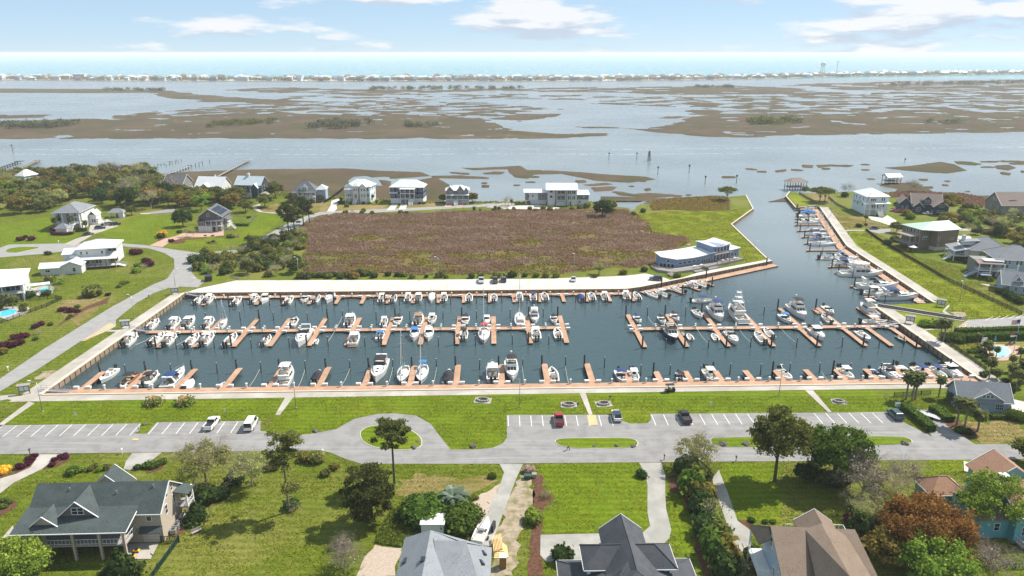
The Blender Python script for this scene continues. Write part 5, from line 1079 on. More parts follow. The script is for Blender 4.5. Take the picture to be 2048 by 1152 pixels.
# ---- bottom left: tan house with green shingles
h = House('tan_house', 'large tan house with green shingle roof and deep porch at bottom left', ('k2',90,775), ('k2',1140,750), 5.6)
h.block(.6,22.6,4.8,13.4,0,6.2,'w_tan','x',3.3); h.slabs([[(.2,9.1,9.62),(22.95,9.1,9.62),(22.95,13.9,6.0),(.2,13.9,6.0)], [(18.7,4.3,6.0),(22.95,4.3,6.0),(22.95,9.1,9.62),(18.7,9.1,9.62)], [(.2,5.6,6.98),(18.7,5.6,6.98),(18.7,9.1,9.621),(.2,9.1,9.621)], [(-.1,-.1,5.62),(18.9,-.1,5.62),(18.9,5.6,6.99),(-.1,5.6,6.99)]], 'r_green')
t_ = MB(); t_.tube((-.1,-.14,5.52),(18.9,-.14,5.52),.12,.12,4); t_.tube((18.93,-.1,5.52),(18.93,4.4,6.6),.1,.1,4); t_.tube((22.98,4.3,5.95),(22.98,9.1,9.55),.1,.1,4); t_.tube((22.98,9.1,9.55),(22.98,13.9,5.95),.1,.1,4); t_.tube((18.7,4.27,5.92),(22.95,4.27,5.92),.1,.1,4); h.p('fascia', t_, 'trim')
def dormer(h, xc, w, yf, z0, za, yb, m, wall, ww=1.9, wh=1.2):
    h.p('dormer_wall', MB().add([(xc-w/2,yf,z0),(xc+w/2,yf,z0),(xc,yf,za),(xc-w/2,yf+.3,z0),(xc+w/2,yf+.3,z0),(xc,yf+.3,za)], [(0,1,2),(5,4,3),(0,2,5,3),(2,1,4,5)]), wall)
    o = h.slabs([[(xc-w/2-.4,yf-.35,z0-.1),(xc,yf-.35,za+.2),(xc,yb,za+.2),(xc-w/2-.4,yf+(yb-yf)*.12,z0-.1)], [(xc,yf-.35,za+.2),(xc+w/2+.4,yf-.35,z0-.1),(xc+w/2+.4,yf+(yb-yf)*.12,z0-.1),(xc,yb,za+.2)]], m, .14, 'dormer_roof')
    t = MB(); t.tube((xc-w/2-.4,yf-.4,z0-.12),(xc,yf-.4,za+.16),.1,.1,4); t.tube((xc,yf-.4,za+.16),(xc+w/2+.4,yf-.4,z0-.12),.1,.1,4); h.p('fascia', t, 'trim', par=o)
    if ww: h.win('F', xc, z0+.35, ww, wh, yf-.01, 2, 2)
dormer(h, 9.5, 6.2, 3.6, 6.5, 9.3, 8.6, 'r_green', 'w_shake'); dormer(h, 4.7, 3.9, 1.8, 6.05, 7.7, 5.4, 'r_green', 'w_tan', 0)
h.deck(.3,18.4,.2,4.79,3.0); h.rail([(18.3,4.6),(18.3,.4),(.5,.4)], 3.0, 1.0, 'trim')
for x in (.6,5.2,9.8,14.2,18.2): h.col(x,.35,0,5.5,.2,'w_tan')
h.wins('F',(3.2,6.4,12.2),3.5,1.6,1.4,4.78); h.door('F',9.2,3.0,1.8,2.1,4.78,'glass'); h.door('F',15.5,3.0,1.8,2.1,4.78,'glass'); h.win('F',20.6,4.4,.8,.9,4.78,1,1); h.door('F',20.6,0,3,2.3,4.78,'w_stucco','garage_door'); h.slabs([[(18.9,3.6,2.6),(22.7,3.6,2.6),(22.7,4.79,3.3),(18.9,4.79,3.3)]], 'r_green', .12, 'awning')
h.win('R',7.2,4.2,.8,1.7,22.61,1,2); h.win('R',10.6,4.2,.8,1.7,22.61,1,2); h.win('R',8.0,7.0,.8,1.2,22.61,1,2); h.win('R',10.2,7.0,.8,1.2,22.61,1,2)
h.block(6.4,12.6,13.41,16.8,0,5.3,'w_tan','y',2.9); h.gable(6.4,12.6,13.9,16.8,5.3,2.9,'y','r_green'); [h.p('vent_pipe', MB().tube((x,y,z),(x,y,z+.7),.12,.12,6), 'steel') for x, y, z in ((6.2,8.0,8.6),(20.6,8.2,8.8),(14.5,7.4,8.2))]; [h.slabs([q_], 'r_green') for q_ in ([(3.6,13.6,5.7),(8,13.6,5.7),(8,16.5,4.8),(3.6,16.5,4.8)],[(14.0,13.6,5.7),(18.5,13.6,5.7),(18.5,16.8,4.8),(14.0,16.8,4.8)],[(19.5,10.5,6.9),(25.2,10.5,5.9),(25.2,14.2,5.6),(19.5,14.2,6.4)])]; h.block(22.61,24.8,11,14,2.7,2.95,'greyrail',name='balcony'); h.col(24.6,11.2,0,5.8,.15); h.col(24.6,13.8,0,5.8,.15); h.rail([(22.7,11.05),(24.7,11.05),(24.7,13.9)],2.95)
# ---- bottom centre: grey shingles with skylights
h = House('grey_roof_house', 'house with light grey shingle roof and skylights at bottom centre', ('k3',340,515), ('k3',1165,520), 6.5)
h.block(.4,13.6,-22,-.6,0,4.4,'w_greyblue'); h.slabs([[(0,0,6.5),(4.6,-2.5,9.8),(4.6,-24,9.8),(0,-24,6.5)], [(0,0,6.5),(14.2,-.4,5.0),(9.5,-2.4,7.6),(4.6,-2.5,9.8)], [(4.6,-2.5,9.8),(14.2,-.4,5.0),(14.3,-24,5.0),(4.6,-24,9.8)]], 'r_lightgrey', .2); h.block(.4,9,-22,-.8,4.4,6.4,'w_greyblue')
h.slabs([[(5.4,-4.9,9.6),(10.4,-4.9,9.6),(14.6,-17,5.6),(7.6,-17,7.2)]], 'r_grey', .5, 'cross_roof'); h.slabs([[(5.4,-4.9,9.6),(10.4,-4.9,9.6),(9.6,-4.0,7.8),(5.2,-3.8,9.5)]], 'r_lightgrey', .2, 'cross_roof')
def skylight(h, p, w=.8, l=1.3, tilt=(0,0,0)):
    o = h.p('skylight', MB().box(-w/2,w/2,-l/2,l/2,-.15,.12), 'darkmetal'); o.location = p; o.rotation_euler = tilt; h.p('pane', MB().box(-w/2+.08,w/2-.08,-l/2+.08,l/2-.08,.121,.14), 'glass', par=o)
skylight(h,(1.0,-6.8,7.3),.6,1.2,(0,-.62,0)); skylight(h,(4.3,-9.4,9.65),.8,1.1,(0,0,0)); skylight(h,(11.2,-8.4,8.1),.6,1.2,(.35,0,0)); skylight(h,(13.0,-2.5,5.6),.5,1.3,(0,.46,.5)); skylight(h,(12.8,-5.0,5.75),.5,1.3,(0,.46,.5)); skylight(h,(7.6,-8.2,8.5),.5,1.3,(0,.46,.5))
h.p('vent_cap', MB().tube((5.9,-5.0,9.1),(5.9,-5.0,9.5),.3,.3,10), 'canvas_navy')
# ---- bottom: dark slate roof
h = House('dark_roof_house', 'house with dark slate hip and gable roofs beside curved driveway', ('k4',475,535), ('k4',1550,520), 8)
h.block(4,10.2,-1,3.9,0,7.9,'w_pale','y',2.6); h.gable(3.9,10.3,-.5,3.9,7.9,2.55,'y','r_dark',.35); h.block(.6,13.6,-5.5,-.6,0,7.9,'w_pale'); h.hip(.5,13.7,-5.6,-.5,8,2.1,'r_dark',.5)
h.win('F',1.5,6.2,.8,1.0,-5.52,1,1); h.win('F',12.7,6.2,.8,1.0,-5.52,1,1); h.block(-3.2,17.3,-16,.2,0,4.9,'w_pale'); h.hip(-3.2,17.3,-16,-.2,5,3.3,'r_dark',.4)
h.slabs([[(7,4.2,10.6),(7,-6.6,11.2),(3.2,-7,7.9),(3.6,-.5,8.1)], [(7.1,4.2,10.6),(10.6,-.5,8.1),(11,-7,7.9),(7.1,-6.6,11.2)], [(7.1,-6.6,11.2),(11,-7,7.9),(14.5,-16,7.4),(7.1,-10,11)], [(7,-6.6,11.2),(7,-10,11),(-.5,-16,7.4),(3.2,-7,7.9)], [(7.05,-9.9,11),(14.5,-16,7.4),(-.5,-16,7.4)]], 'r_dark', .3); h.block(.5,13.5,-15.8,-7.2,4.9,7.5,'w_pale'); skylight(h,(5.2,-9.2,9.6),.7,1.1,(.3,-.5,.4)); skylight(h,(9.3,-9.0,9.4),.5,1.2,(0,.6,.6))
# ---- bottom right: brown shingles
h = House('brown_roof_house', 'grey sided house with brown shingle roof and white balconies', ('k5',125,315), ('k5',1515,370), 8)
h.block(2.6,15.6,-14,-.3,0,6.3,'w_greyblue'); h.block(7.9,13.6,-1,1.3,0,7.9,'w_greyblue'); h.gable(7.9,13.6,-2.5,1.3,7.9,2.1,'y','r_brown',.3)
h.slabs([[(2.3,-3.6,10.1),(15.4,-3.6,10.1),(16.2,.2,7.2),(0,.2,7.6)], [(2.3,-3.6,10.1),(10.4,-3.6,10.1),(10.4,-16,4.4),(2.3,-16,4.4)], [(10.4,-3.6,10.1),(15.4,-3.6,10.1),(17.6,-16,4.4),(10.4,-16,4.4)], [(0,.2,7.6),(2.25,-3.0,9.6),(2.25,-4.6,8.4),(.6,-4.4,7.2)]], 'r_brown', .2)
h.slabs([[(10.1,-3.5,10.9),(10.1,-16,10.9),(6.6,-16,6.6),(7.6,-3.8,9.9)], [(10.1,-3.5,10.9),(13.8,-3.8,9.6),(16.0,-16,6.4),(10.1,-16,10.9)]], 'r_brown', .25)
h.p('gable_wall', MB().add([(2.5,-3.6,9.9),(2.5,-16,4.4),(2.5,-16,0),(2.5,-.4,0),(2.5,-.4,7.4)], [(0,1,2,3,4)]), 'w_greyblue'); h.win('L',-4.6,7.0,1.0,1.7,2.48,1,2); h.win('L',-9.4,4.6,.9,1.1,2.48,2,2); h.win('L',-7.2,3.6,.9,1.4,2.48,1,2)
h.deck(.2,2.45,-7,-.2,3.3,'w_white'); h.rail([(2.4,-7),(.25,-7),(.25,-.3)],3.3); h.col(.3,-6.9,0,3.1,.12); h.col(.3,-.5,0,7.3,.12); h.slabs([[(9.6,-9.6,10.0),(12.2,-8.4,9.2),(11.5,-7.2,9.6),(9.9,-8.0,10.4)]], 'r_slategrey', .5, 'dormer_roof')
h.deck(13.7,15.7,-.2,1.4,6.4,'greyrail'); h.rail([(13.8,1.35),(15.65,1.35),(15.65,-.2)],6.4); h.deck(15.7,17.2,-14,-1.5,3.4,'w_white'); h.rail([(15.8,-1.6),(17.1,-1.6),(17.1,-14)],3.4); h.rail([(6.2,1.0),(7.6,1.0)],6.4)
# ---- right edge: teal house
h = House('teal_house', 'bright teal house with rust shingle roof and dark chimney at right edge', (86.8,110.0), None, rz=2, W=14)
h.block(.8,15,0,11,0,5.6,'w_teal','x',3.4); h.gable(.8,15,0,11,5.6,3.4,'x','r_rust'); h.block(-4.6,.79,1.6,9.5,0,4.0,'w_teal'); h.slabs([[(-5,1.1,4.0),(.78,1.1,4.0),(.78,6,6.2),(-5,6,6.2)],[(-5,6,6.2),(.78,6,6.2),(.78,10,4.0),(-5,10,4.0)]],'r_taupe'); h.win('F',-1.3,1.6,.9,1.4,1.58,1,2); h.win('F',2.6,1.6,1.0,1.6,-.02); h.door('F',4.2,.5,1.2,2.1,-.02,'trim'); h.deck(.9,6,-2.2,-.02,.8,'greyrail'); h.rail([(1,-.1),(1,-2.1),(5.9,-2.1)],.8)
h.chimney(1.9,6.4,5.5,9.6,1.3,'darkmetal'); h.block(-8,-1.4,10.4,15.5,0,3.2,'w_teal'); h.hip(-8,-1.4,10.4,15.5,3.3,2.2,'r_rust',.4); h.block(3,12,11.01,17,0,5.4,'w_teal','y',3.0); h.gable(3,12,11.4,17,5.4,3.0,'y','r_rust'); h.slabs([[(.6,9.2,7.0),(3.6,9.2,7.4),(3.6,13.4,5.4),(.6,13.4,5.0)]],'r_rust')
# ---- marina office
h = House('marina_office', 'pale blue marina office with grey roof, wide dormer and palms in front', ('k7',660,820), ('k7',1130,850), 3.2, 'building')
h.block(-.4,11.2,.3,7.2,0,3.1,'w_greyblue','x',3.2); h.gable(-.4,11.2,.3,7.2,3.1,3.2,'x','r_slategrey' if False else 'r_grey',.4); dormer(h,5.9,6.4,.35,3.3,5.3,3.9,'r_grey','w_greyblue',0); h.wins('F',(4.95,5.85,6.75),3.75,.7,.65,.33,1,2); h.wins('F',(3.1,4.0),.9,.8,1.3,.28); h.wins('F',(8.3,9.2),.9,.8,1.3,.28); h.win('L',3.2,3.9,.9,1.0,-.42,2,2); h.win('L',5.0,1.0,.9,1.4,-.42,1,2); h.win('R',3.5,1,1,1.4,11.22)
h.slabs([[(3,-.5,2.75),(9,-.5,2.75),(9,.29,3.3),(3,.29,3.3)]],'r_grey',.1,'awning')
for x in (1.2,3.2,7.5,9.6): h.p('vent_cap', MB().tube((x,4.6,5.9),(x,4.6,6.5),.16,.16,8), 'steel')
# ---- clubhouse
h = House('clubhouse', 'blue grey modern clubhouse with white curved roofs and tall block', ('h6',525,575), ('h6',1070,465), 0, 'building')
low = [(0,0),(20,-1.3),(20,8.2),(9,10.4),(-.2,11.4),(-3.8,5.3)]
wl_ = MB().prism(low, 0, 4.0); h.p('wall', wl_, 'w_club'); n_ = len(low); cx_ = sum(p[0] for p in low)/n_; cy_ = sum(p[1] for p in low)/n_
rf = MB(); rows_ = []
for i in range(9):
    t = i/8; dip = -.55*math.sin(math.pi*t); rows_.append([(-.6+20.4*t,-.75-1.3*t,4.35+dip+.4*t), (-.6+20.4*t-(3.6*(1-t)),4.6+.4*t,4.7+dip*.6+.5*t), (-.9+20.7*t,11.8-3.4*t,4.6+dip*.5+.6*t)])
rf.add([q for r in rows_ for q in r]+[(q[0],q[1],q[2]-.25) for r in rows_ for q in r], [(i*3+j,(i+1)*3+j,(i+1)*3+j+1,i*3+j+1) for i in range(8) for j in range(2)]+[(27+i*3+j,27+i*3+j+1,27+(i+1)*3+j+1,27+(i+1)*3+j) for i in range(8) for j in range(2)]+[(i*3,27+i*3,27+(i+1)*3,(i+1)*3) for i in range(8)]+[(i*3+2,(i+1)*3+2,27+(i+1)*3+2,27+i*3+2) for i in range(8)]+[(0,1,28,27),(1,2,29,28),(26,25,52,53),(25,24,51,52)]); h.p('roof', rf, 'r_white')
h.block(18.2,28.2,-1.5,7.4,0,7.0,'w_club'); tr = MB(); rows_ = [[(17.9+10.6*i/6,y,7.05-.35*math.sin(math.pi*i/6)+.3*abs(i/3-1)+(.35 if y > 0 else 0)) for y in (-1.9,7.8)] for i in range(7)]
tr.add([q for r in rows_ for q in r]+[(q[0],q[1],q[2]-.3) for r in rows_ for q in r], [(2*i,2*i+2,2*i+3,2*i+1) for i in range(6)]+[(14+2*i,14+2*i+1,14+2*i+3,14+2*i+2) for i in range(6)]+[(2*i,14+2*i,16+2*i,2*i+2) for i in range(6)]+[(2*i+1,2*i+3,17+2*i,15+2*i) for i in range(6)]+[(0,1,15,14),(12,26,27,13)]); h.p('roof', tr, 'r_white')
h.block(28.21,33.6,-1.8,7,0,4.4,'w_club'); h.slabs([[(27.9,-2.3,4.45),(34.2,-2.3,4.75),(34.2,7.5,4.9),(27.9,7.5,4.6)]],'r_white',.28)
an_ = math.atan2(-1.3,20)
for i in range(5): h.win('F',2.0+2.35*i,1.7,1.8,.9,-.02-.065*(2+2.35*i),1,1)
for i in range(6): h.win('F',13.6+.95*i,.7,.7,2.0,-.02-.065*(13.6+.95*i),1,1)
h.wins('F',(19.8,21.7,23.6,25.5,27.2),4.4,1.1,1.9,-1.52,1,1); h.wins('F',(19.8,21.7,23.6,25.5,27.2),.9,1.2,2.2,-1.52,1,1); h.wins('F',(29.6,31.6),1.6,1.2,1.2,-1.82,1,1); h.deck(19,28.5,-3.0,-1.51,3.9,'greyrail'); h.rail([(19,-2.95),(28.4,-2.95)],3.9,.9,'greyrail')
o = h.p('window', MB().tube((0,0,0),(0,.12,0),.75,.75,16), 'trim'); o.location = (-1.9,2.55,3.0); o.rotation_euler = (0,0,-math.atan2(5.3,3.8)); h.p('pane', MB().tube((0,-.02,0),(0,.1,0),.58,.58,16), 'glass', par=o)
for k in (.22,.45,.70,.9):
    o = h.p('window', MB().box(-.65,.65,-.06,.05,.2,2.1), 'trim'); o.location = (-3.8*k,5.3*k,0); o.rotation_euler = (0,0,-math.atan2(5.3,3.8)); h.p('pane', MB().box(-.55,.55,-.09,-.061,.3,2.0), 'glass', par=o)
# terrace, ramps and steps
h.p('terrace', MB().prism([(-8.5,1.5),(-6,-4.5),(3,-6),(33,-5.5),(33,-2),(18,-3.2),(0,-1.1),(-5,5),(-7,7)], 0, .85), 'greyrail'); h.rail([(-8.5,1.5),(-6,-4.5),(3,-5.9),(12,-5.8),(22,-5.6),(33,-5.4)],.85,1.0,'greyrail',.35); h.rail([(-7.5,2),(-7,6.5)],.85,1.0,'greyrail',.4)
h.stairs(-9,-6.2,-7.6,-4.3,0,.85,'greyrail',5); h.deck(3,16,-8.2,-6.4,.5,'greyrail',.5); h.rail([(3,-8.1),(16,-8.1)],.5,1,'greyrail',.4)
for x, y in ((6,-4.2),(9.5,-4.4),(22,-4.3),(25,-4.2),(29,-4.0)): o = h.p('cafe_table', MB().tube((x,y,.85),(x,y,1.6),.06,.06,6), 'steel'); h.p('table_top', MB().tube((x,y,1.6),(x,y,1.66),.6,.6,12), 'plastic_white', par=o); [h.p('cafe_chair', MB().box(x+dx-.22,x+dx+.22,y-.22,y+.22,.86,1.3), 'plastic_white', par=o) for dx in (-1,1)]
for i in range(6): h.p('pergola_beam', MB().box(17+i*1.4,17.12+i*1.4,-8.4,-5.6,2.5,2.7), 'greyrail')
for x in (17,24): h.col(x,-8.3,0,2.6,.1,'greyrail'); h.col(x,-5.7,.8,2.6,.1,'greyrail')

# ---- left: white house with two storey columns
h = House('white_column_house', 'tall white house with columns and grey hip roof on left lawn', (-221.8,350.5), None, rz=6, W=12.5)
h.block(.3,12.2,2.6,17.5,0,8.3,'w_white'); h.hip(.2,12.3,.2,17.6,8.4,3.3,'r_grey',.6); h.deck(.3,12.2,.3,2.59,3.0,'w_white'); h.rail([(.5,.4),(12,.4)],3.0)
for x in (.5,4.3,8.2,12.0): h.col(x,.5,0,8.2,.28)
h.wins('F',(1.8,3.1,9.4,10.7),6.1,.9,1.5,2.58); h.win('F',6.2,5.6,1.8,1.8,2.58,3,2); h.wins('F',(1.8,3.1,9.4,10.7),3.5,.9,1.7,2.58); h.door('F',6.2,3.0,1.6,2.2,2.58,'glass'); h.win('R',6,6.4,.5,1.2,12.21,1,1); h.win('R',9,3.2,.6,1.0,12.21,1,1)
h.block(3.6,8.6,-6.5,-2.2,0,2.2,'w_white',name='stair_house'); h.hip(3.6,8.6,-6.5,-2.2,2.3,1.9,'r_grey',.4); h.stairs(8.7,10.6,-6.2,-2.0,0,3.0,'trim',10); h.deck(4,10.6,-2.1,.29,3.0,'w_white'); h.rail([(10.5,-2),(10.5,.2)],3.0)
h.block(12.21,15.5,10,16,0,5,'w_white'); h.gable(12.3,15.5,10,16,5,1.8,'y','r_white',.3); h.win('F',13.8,1.2,.8,1.6,9.98,1,2); h.win('F',14.8,1.2,.8,1.6,9.98,1,2); h.stairs(15.6,20,10.5,12.2,3.4,0,'trim',8,'x')
h = House('garden_gazebo', 'small white gazebo with grey hip roof behind parked cars', ('h1',1505,720), ('h1',1650,715), 0, 'gazebo')
h.block(1.8,6.0,.3,4.6,0,2.9,'w_white'); h.hip(-1.2,6.0,.2,4.8,3.0,1.5,'r_grey',.35); h.col(-.9,.5,0,2.9); h.col(-.9,4.4,0,2.9); h.door('F',3.0,.1,1.1,2.1,.28,'glass'); h.win('R',2.4,1.2,1.2,1.0,6.02,2,1)
# ---- left: white metal roofed house
h = House('white_metal_roof_house', 'white house with white metal roof and long porch beside the left road', ('h2',1155,545), ('h2',1595,520), 0)
h.block(-2.3,8.1,.2,12,0,7.6,'w_white'); h.hip(-2.2,11.6,.3,12.4,7.7,2.2,'r_white',.6); h.block(8.11,11.6,3.4,12,.8,7.6,'w_white'); h.wins('F',(-.6,1.5,7.0),5.4,.7,1.1,.18,1,2); h.win('F',9.9,5.6,3.0,1.2,3.38,2,1)
h.block(-1.0,12.4,-.2,.19,0,.5,'brickwall',name='foundation'); h.deck(-1.2,12.3,-2.7,.19,1.1,'w_white'); h.slabs([[(7.6,-3.1,4.0),(12.8,-3.1,4.0),(12.8,3.3,5.4),(7.6,3.3,5.4)],[(-1.4,-3.1,4.0),(7.6,-3.1,4.0),(7.6,.18,4.7),(-1.4,.18,4.7)]],'r_white')
for x in (-1.0,.9,2.8,4.7,6.6,8.6,12.1): h.col(x,-2.6,0,3.9,.12,'woodrail')
h.rail([(6.6,-2.6),(12.1,-2.6),(12.1,3)],1.1); h.wins('F',(1.2,3.2,4.6,5.8),1.6,1.0,1.7,.17,1,2); h.door('F',10,1.1,2.6,2.2,3.37,'teak'); h.stairs(12.4,15.6,-1.5,.6,1.1,0,'trim',6,'x')
h.block(-13.2,-4.6,-8.2,-3,0,2.9,'w_white'); h.gable(-13.2,-4.6,-8.2,-3,2.9,1.4,'x','r_white',.4); h.block(-5.4,1.4,-8.6,-2.7,0,3.4,'w_white','y',1.5); h.gable(-5.4,1.4,-8.6,-1,3.4,1.5,'y','r_white',.45); h.win('F',-10.6,1.2,1.5,.8,-8.22,2,1); h.win('F',-1.2,1.0,1.0,1.4,-8.62,1,2)
h.block(-8,-2.31,2,9.5,0,5.4,'w_white'); h.slabs([[(-8.4,1.5,5.4),(-2.32,1.5,5.4),(-2.32,6,7),(-8.4,6,7)],[(-8.4,6,7),(-2.32,6,7),(-2.32,10,5.4),(-8.4,10,5.4)]],'r_white'); h.slabs([[(-4.6,-1.2,4.9),(-1.4,-1.2,4.9),(-1.4,3,5.3),(-4.6,3,5.3)]],'r_white')
# ---- left edge: blue house with pools
a_ = G(('h2',320,740),6.5); d_ = math.radians(27)
h = House('blue_pool_house', 'white metal roofed blue house with pools at left edge', (a_.x-22*math.cos(d_),a_.y-22*math.sin(d_)), None, rz=27, W=22)
h.block(.5,21.4,.6,18.5,0,6.4,'w_blue'); h.hip(.3,21.7,.3,18.8,6.5,3.0,'r_white',.6); h.deck(15.5,21.6,-1.6,.59,3.2,'w_white'); h.rail([(15.6,.5),(15.6,-1.5),(21.5,-1.5),(21.5,.5)],3.2)
for x in (9.5,15.6,21.4): h.col(x,-1.4,0,6.3,.15)
h.slabs([[(8,-2,6.2),(22.2,-2,6.2),(22.2,.4,6.6),(8,.4,6.6)]],'r_white'); h.win('F',18.5,3.6,4.2,2,.58,3,1); h.win('F',18.5,.5,4.2,2,.58,3,1); h.block(21.41,21.5,.5,18.5,0,6.4,'w_white',name='side_wall'); h.wins('R',(4,8,12,16),4.2,1.0,1.4,21.52,1,2); h.wins('R',(4,8,12,16),1.0,1.0,1.5,21.52,1,2); h.p('fascia', MB().box(0.4,21.5,.55,.61,3.0,3.3), 'trim')
h.block(22,28.5,7.5,11,2.6,2.8,'w_white',name='canopy'); h.col(28.2,7.7,0,2.6); h.col(28.2,10.8,0,2.6); h.stairs(21.6,25.5,3.6,5.2,3.2,0,'trim',8,'x')
# ---- brown shingled house with solar roof
h = House('shingled_house', 'brown shingled house with white porch and solar panels on its roof', ('h3',660,910), ('h3',985,905), 0)
h.block(.2,11,1.6,14.5,0,2.9,'w_white'); h.block(.2,11,1.6,14.5,2.91,7.2,'w_shake','y',3.6,ridge=.45); h.gable(.2,11,1.6,14.5,7.2,3.6,'y','r_slategrey',.6,.45); h.block(0,3.6,.2,1.59,2.91,5.4,'w_shake'); h.block(0,3.6,.2,1.59,0,2.9,'w_white'); h.slabs([[(-.6,-.2,5.2),(1.8,-.2,6.8),(1.8,2.4,6.8),(-.6,2.4,5.2)],[(1.8,-.2,6.8),(4.2,-.2,5.2),(4.2,2.4,5.2),(1.8,2.4,6.8)]],'r_slategrey')
h.deck(3.6,11.2,-.3,1.59,2.9,'w_white'); h.slabs([[(3.3,-.9,5.3),(11.8,-.9,5.3),(11.8,1.58,6.4),(3.3,1.58,6.4)]],'r_slategrey'); h.rail([(3.7,-.2),(11.1,-.2),(11.1,1.5)],2.9)
for x in (3.8,6.3,8.8,11.0): h.col(x,-.15,0,5.2,.14)
h.block(3.8,6.4,-.28,.8,0,2.6,'w_white',name='porch_base'); h.door('F',7.0,0,.9,2.1,1.57,'darkmetal'); h.door('F',9.4,0,2.6,2.3,1.57,'greyrail','garage_door'); h.win('F',1.8,3.4,1.3,1.3,.18); h.win('F',4.7,7.2,1.0,1.3,1.57); h.win('F',9.7,5.9,.8,1.1,1.57); h.wins('F',(5.4,8.0),3.5,1.3,1.4,1.57); h.wins('R',(4,7,11),4.0,.9,1.4,11.02); h.wins('R',(3.2,5.2,7.6),7.0 if False else 5.6,.8,1.1,11.02)
k_ = 3.6/(11*.55+.0); o = MB()
for j in range(5):
    for i in range(2): y = 3.2+j*2.1; x0 = 6.2+i*2.2; o.slab([(x0,y,10.95-(x0-5.06)*.606+.12),(x0+2.0,y,10.95-(x0+2.0-5.06)*.606+.12),(x0+2.0,y+1.9,10.95-(x0+2.0-5.06)*.606+.12),(x0,y+1.9,10.95-(x0-5.06)*.606+.12)], .06)
h.p('solar_panel', o, 'solar'); h.deck(11.01,13.5,4,9,2.9,'w_white'); h.rail([(11.1,4),(13.4,4),(13.4,9)],2.9); h.stairs(13.5,16,5,6.5,2.9,0,'trim',8,'x'); h.slabs([[(10.9,3.6,6.0),(14,3.6,5.2),(14,9.5,5.2),(10.9,9.5,6.0)]],'r_slategrey')
# ---- far row of houses along the waterway
def far_house(name, label, A, B, D, ze, rise, wall, roof, kind='hip', storeys=3, zb=2.8, porch=None, nwin=4, gx=None, right=0):
    h = House(name, label, A, B, 0); W = h.W
    h.block(.2,W-.2,1.5,D,0,zb,'w_white' if wall != 'w_white' else wall,name='ground_floor'); h.block(.2,W-.2,1.5,D,zb+.005,ze,wall,'x' if kind == 'gx' else None,rise)
    h.gable(.2,W-.2,1.5,D,ze,rise,'x',roof) if kind == 'gx' else h.hip(.2,W-.2,1.5,D,ze,rise,roof,.6)
    fl = (ze-zb)/(storeys-1)
    for k in range(storeys-1): h.wins('F',[W*(i+.5)/nwin for i in range(nwin)],zb+fl*k+.7,W/nwin*.5,fl*.52,1.48); h.wins('R',(3.5,6.5,9.5),zb+fl*k+.8,.8,fl*.45,W-.18); h.wins('L',(3.5,6.5,9.5),zb+fl*k+.8,.8,fl*.45,.18)
    if porch:
        x0, x1, zs = porch
        for z in zs: h.deck(x0*W,x1*W,-.6,1.49,z,'w_white'); h.rail([(x0*W+.1,-.5),(x1*W-.1,-.5)],z)
        n = max(2, int((x1-x0)*W/2.6))
        for i in range(n+1): h.col(x0*W+.15+((x1-x0)*W-.3)*i/n,-.45,0,zs[-1]+2.6,.13)
        h.slabs([[(x0*W-.3,-1.0,zs[-1]+2.55),(x1*W+.3,-1.0,zs[-1]+2.55),(x1*W+.3,1.48,zs[-1]+3.0),(x0*W-.3,1.48,zs[-1]+3.0)]],roof)
    return h
h = far_house('white_tall_house', 'tall white three storey house with white roof and palm by its drive', ('h4',898,452), ('h4',1228,462), 11.5, 9.6, 3.4, 'w_pale', 'r_white', 'hip', 3, 3.0, (0,.36,(3.0,5.6)), 4)
h.block(8.6,12.6,.2,1.49,0,9.6,'w_white','y',1.6); h.gable(8.6,12.6,.2,4,9.6,1.6,'y','r_white',.35); h.wins('F',(9.8,11.4),7.2,.9,1.3,.18); h.wins('F',(9.8,11.4),3.8,.8,1.6,.18); h.block(4.9,7.7,.0,1.49,0,10.0,'w_white'); h.hip(4.9,7.7,0,2.4,10,1,'r_white',.3); h.door('F',6.3,3.0,1.1,2.3,-.02,'teak'); h.wins('F',(5.7,6.9),7.3,.7,1.2,-.02); h.block(0,4.6,1.0,1.49,6.6,9.6,'w_pale','y',1.6); h.stairs(5.2,7.4,-3.6,-.05,0,3.0,'trim',9)
h = far_house('navy_house', 'navy three storey house with white roof and double balconies', ('h4',1500,462), ('h4',1955,468), 12, 9.4, 3.6, 'w_navy', 'r_white', 'hip', 3, 3.0, (.33,.76,(3.0,6.1)), 6)
h.door('F',2.4,.05,4.2,2.4,1.47,'trim','garage_door'); h.door('F',8.2,.05,4.4,2.2,1.47,'greyrail','garage_door'); h.stairs(11.5,14,-4.5,-.65,0,3.0,'trim',9); h.slabs([[(-.2,.3,6.0),(4.6,.3,6.0),(4.6,1.47,6.5),(-.2,1.47,6.5)]],'r_white')
for x, z in ((5.4,8.2),(13.1,8.2),(16.3,4.6)): o = h.p('window', MB().tube((x,1.4,z),(x,1.48,z),.5,.5,12), 'trim'); h.p('pane', MB().tube((x,1.37,z),(x,1.46,z),.34,.34,12), 'glass', par=o)
h = far_house('grey_gabled_house', 'grey and white house with small gables and brick drive', ('h5',240,392), ('h5',497,390), 10, 7.8, 2.2, 'w_grey', 'r_white', 'hip', 3, 2.8, (0,1,(2.8,)), 5)
for x0, x1, r in ((.4,4.4,2.2),(6.2,10.2,2.6),(10.4,12.6,1.6)): h.block(x0,x1,.6,1.49,5.4,7.8,'w_grey','y',r); h.gable(x0,x1,.6,5,7.8,r,'y','r_white',.3); h.wins('F',((x0+x1)/2-.7,(x0+x1)/2+.7),6.0,.8,1.3,.58)
h.stairs(4.6,6.6,-4.6,-.65,0,2.8,'trim',9)
h = far_house('grey_hip_house', 'low grey house with steep slate hip roof and dormer', ('h4',178,452), ('h4',492,448), 12, 6.6, 5.2, 'w_white', 'r_slategrey', 'hip', 2, 3.4, (0,1,(3.4,)), 5)
